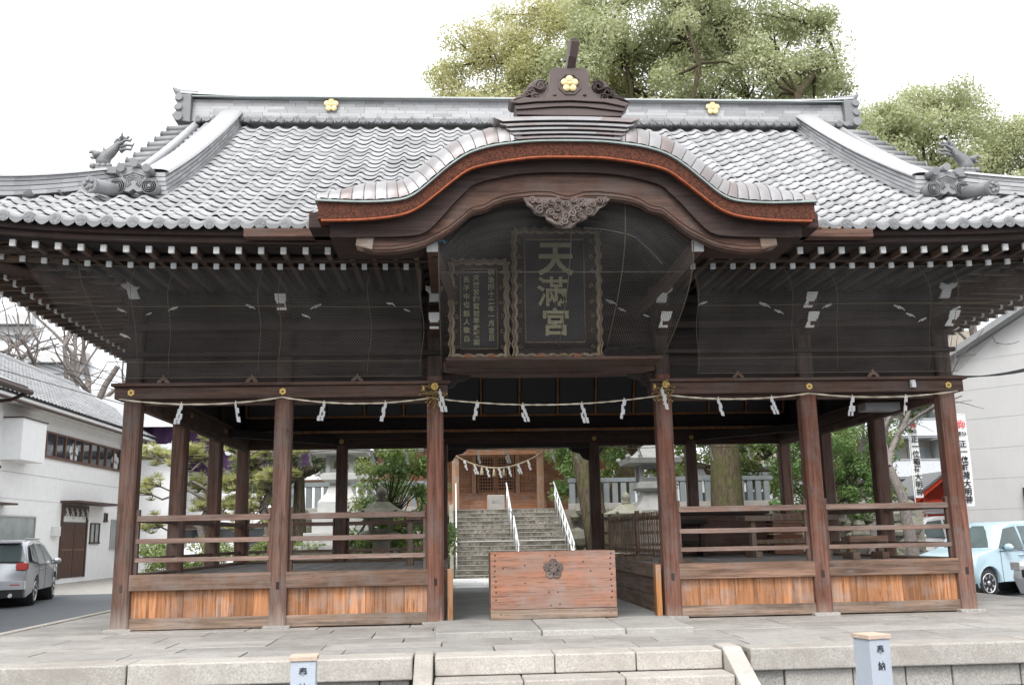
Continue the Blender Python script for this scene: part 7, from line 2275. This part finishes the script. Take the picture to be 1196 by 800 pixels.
# ice-blue small car at right, nose toward camera-left
top = [(1.60, .30), (1.66, .50), (1.62, .72), (1.45, .84), (.98, .95), (.86, .98), (.38, 1.42), (.10, 1.50), (-.9, 1.52), (-1.35, 1.47), (-1.52, 1.38), (-1.66, .95), (-1.70, .55), (-1.66, .30)]
t, hf = car('light_blue_car', 'pale blue small car facing the pavilion at the right edge', (10.45, 9.28, -.447), R(180 + 24), 'blue', {'top': top, 'bottom': .20}, 2.36, .285, .92, 1.52, .74,
    {'side': [[(.80, .96), (.40, 1.36), (.0, 1.41), (.0, .94)], [(-.08, .94), (-.08, 1.41), (-.85, 1.42), (-.92, .95)], [(-1.0, .97), (-.94, 1.41), (-1.3, 1.36), (-1.44, .98)]], 'front': [(.88, .98), (.37, 1.42)], 'rear': [(-1.66, .98), (-1.53, 1.36)]},
    {'seams': [.74, -.04, -.95], 'handles': [.12, -.72], 'mirror': .62, 'spokes': 7,
     'parts': [('head_lamp', 'headlight', [(1.38, 1.60, -.64, -.42, .66, .80)]), ('head_lamp', 'headlight', [(1.38, 1.60, .42, .64, .66, .80)]), ('grille', 'black', [(1.60, 1.67, -.34, .34, .34, .48)]), ('number_plate', 'white', [(1.66, 1.69, -.16, .16, .50, .62)])]})
m = MB(); m.lathe([(.16, 0), (.175, .012), (.19, 0), (.175, -.012), (.16, 0)], (.42, -.34, .98), 20, 0, 'x'); m.build('steering_wheel', 'black', t, local=True)
# white van with ladder on its roof rack
top = [(2.2, .35), (2.26, .55), (2.2, .85), (2.0, .98), (1.55, 1.08), (.95, 1.72), (.6, 1.80), (-1.9, 1.84), (-2.12, 1.74), (-2.22, 1.05), (-2.25, .55), (-2.2, .33)]
t, hf = car('white_van', 'white van with a ladder rack behind the pale blue car', (16.0, 22.2, -.447), R(180 + 6), 'whitecar', {'top': top, 'bottom': .24}, 2.6, .31, 1.08, 1.84, .85,
    {'side': [[(1.45, 1.12), (.98, 1.62), (.45, 1.68), (.45, 1.10)], [(.36, 1.10), (.36, 1.68), (-.75, 1.70), (-.75, 1.10)], [(-.85, 1.10), (-.85, 1.70), (-1.95, 1.70), (-2.05, 1.12)]], 'front': [(1.57, 1.10), (.97, 1.72)], 'rear': [(-2.22, 1.12), (-2.14, 1.70)]},
    {'seams': [1.25, .4, -.8], 'handles': [.6, -.6], 'mirror': 1.3, 'spokes': 6,
     'parts': [('head_lamp', 'headlight', [(2.05, 2.25, -.78, -.5, .74, .92)]), ('head_lamp', 'headlight', [(2.05, 2.25, .5, .78, .74, .92)]), ('tail_lamp', 'taillight', [(-2.25, -2.1, -.82, -.72, 1.1, 1.6)]), ('tail_lamp', 'taillight', [(-2.25, -2.1, .72, .82, 1.1, 1.6)]),
               ('roof_rack', 'alum', [(1.0 - .9 * k, 1.05 - .9 * k, -.66, .66, 1.93, 1.98) for k in range(4)] + [(-1.75, 1.1, s * .60 - .02, s * .60 + .02, 1.90, 1.929) for s in (-1, 1)] + [(1.0 - .9 * k, 1.05 - .9 * k, s * .6 - .02, s * .6 + .02, 1.80, 1.899) for k in range(4) for s in (-1, 1)])]})
ld = thing('ladder', 'long aluminium ladder tied on the roof rack of the white van', 'ladder', (16.0, 22.2, 1.54), R(186))
m = MB()
for s in (.12, .50): m.bx(-3.4, 3.4, s - .02, s + .02, 0, .07)
for k in range(19): m.bx(-3.2 + .35 * k, -3.17 + .35 * k, .14, .48, .02, .05)
m.build('frame', 'alum', ld, local=True)
m = MB()
for k in range(6): m.tube([(-1.5 + .06 * k, .5 + .05 * math.sin(a), .09 + .06 * math.cos(a)) for a in [q * PI / 5 for q in range(11)]], .015, 5)
m.build('rope_coil', 'rope', ld, local=True)
# silver car whose nose pokes in at the right edge
top = [(2.0, .30), (2.08, .48), (2.02, .70), (1.80, .82), (1.05, .96), (.9, 1.0), (.2, 1.42), (-.2, 1.48), (-1.2, 1.46), (-1.7, 1.36), (-2.0, .98), (-2.08, .55), (-2.0, .30)]
t, hf = car('silver_car', 'white silver car nose at the far right edge, in front of the pale blue car', (11.1, 5.65, -.447), R(180 + 3), 'whitecar', {'top': top, 'bottom': .20}, 2.5, .31, .92, 1.48, .84,
    {'side': [[(.85, .96), (.25, 1.34), (-.15, 1.40), (-.15, .94)], [(-.25, .94), (-.25, 1.40), (-1.1, 1.38), (-1.55, 1.0)]], 'front': [(.92, 1.0), (.2, 1.42)], 'rear': [(-2.0, 1.0), (-1.72, 1.34)]},
    {'seams': [.8, -.2], 'handles': [.0, -1.0], 'mirror': .7, 'spokes': 7,
     'parts': [('head_lamp', 'headlight', [(1.68, 2.0, .48, .76, .62, .77)]), ('head_lamp', 'headlight', [(1.68, 2.0, -.76, -.48, .62, .77)]), ('grille', 'black', [(1.98, 2.06, -.36, .36, .50, .64)]), ('number_plate', 'white', [(2.06, 2.09, -.16, .16, .34, .46)])]})
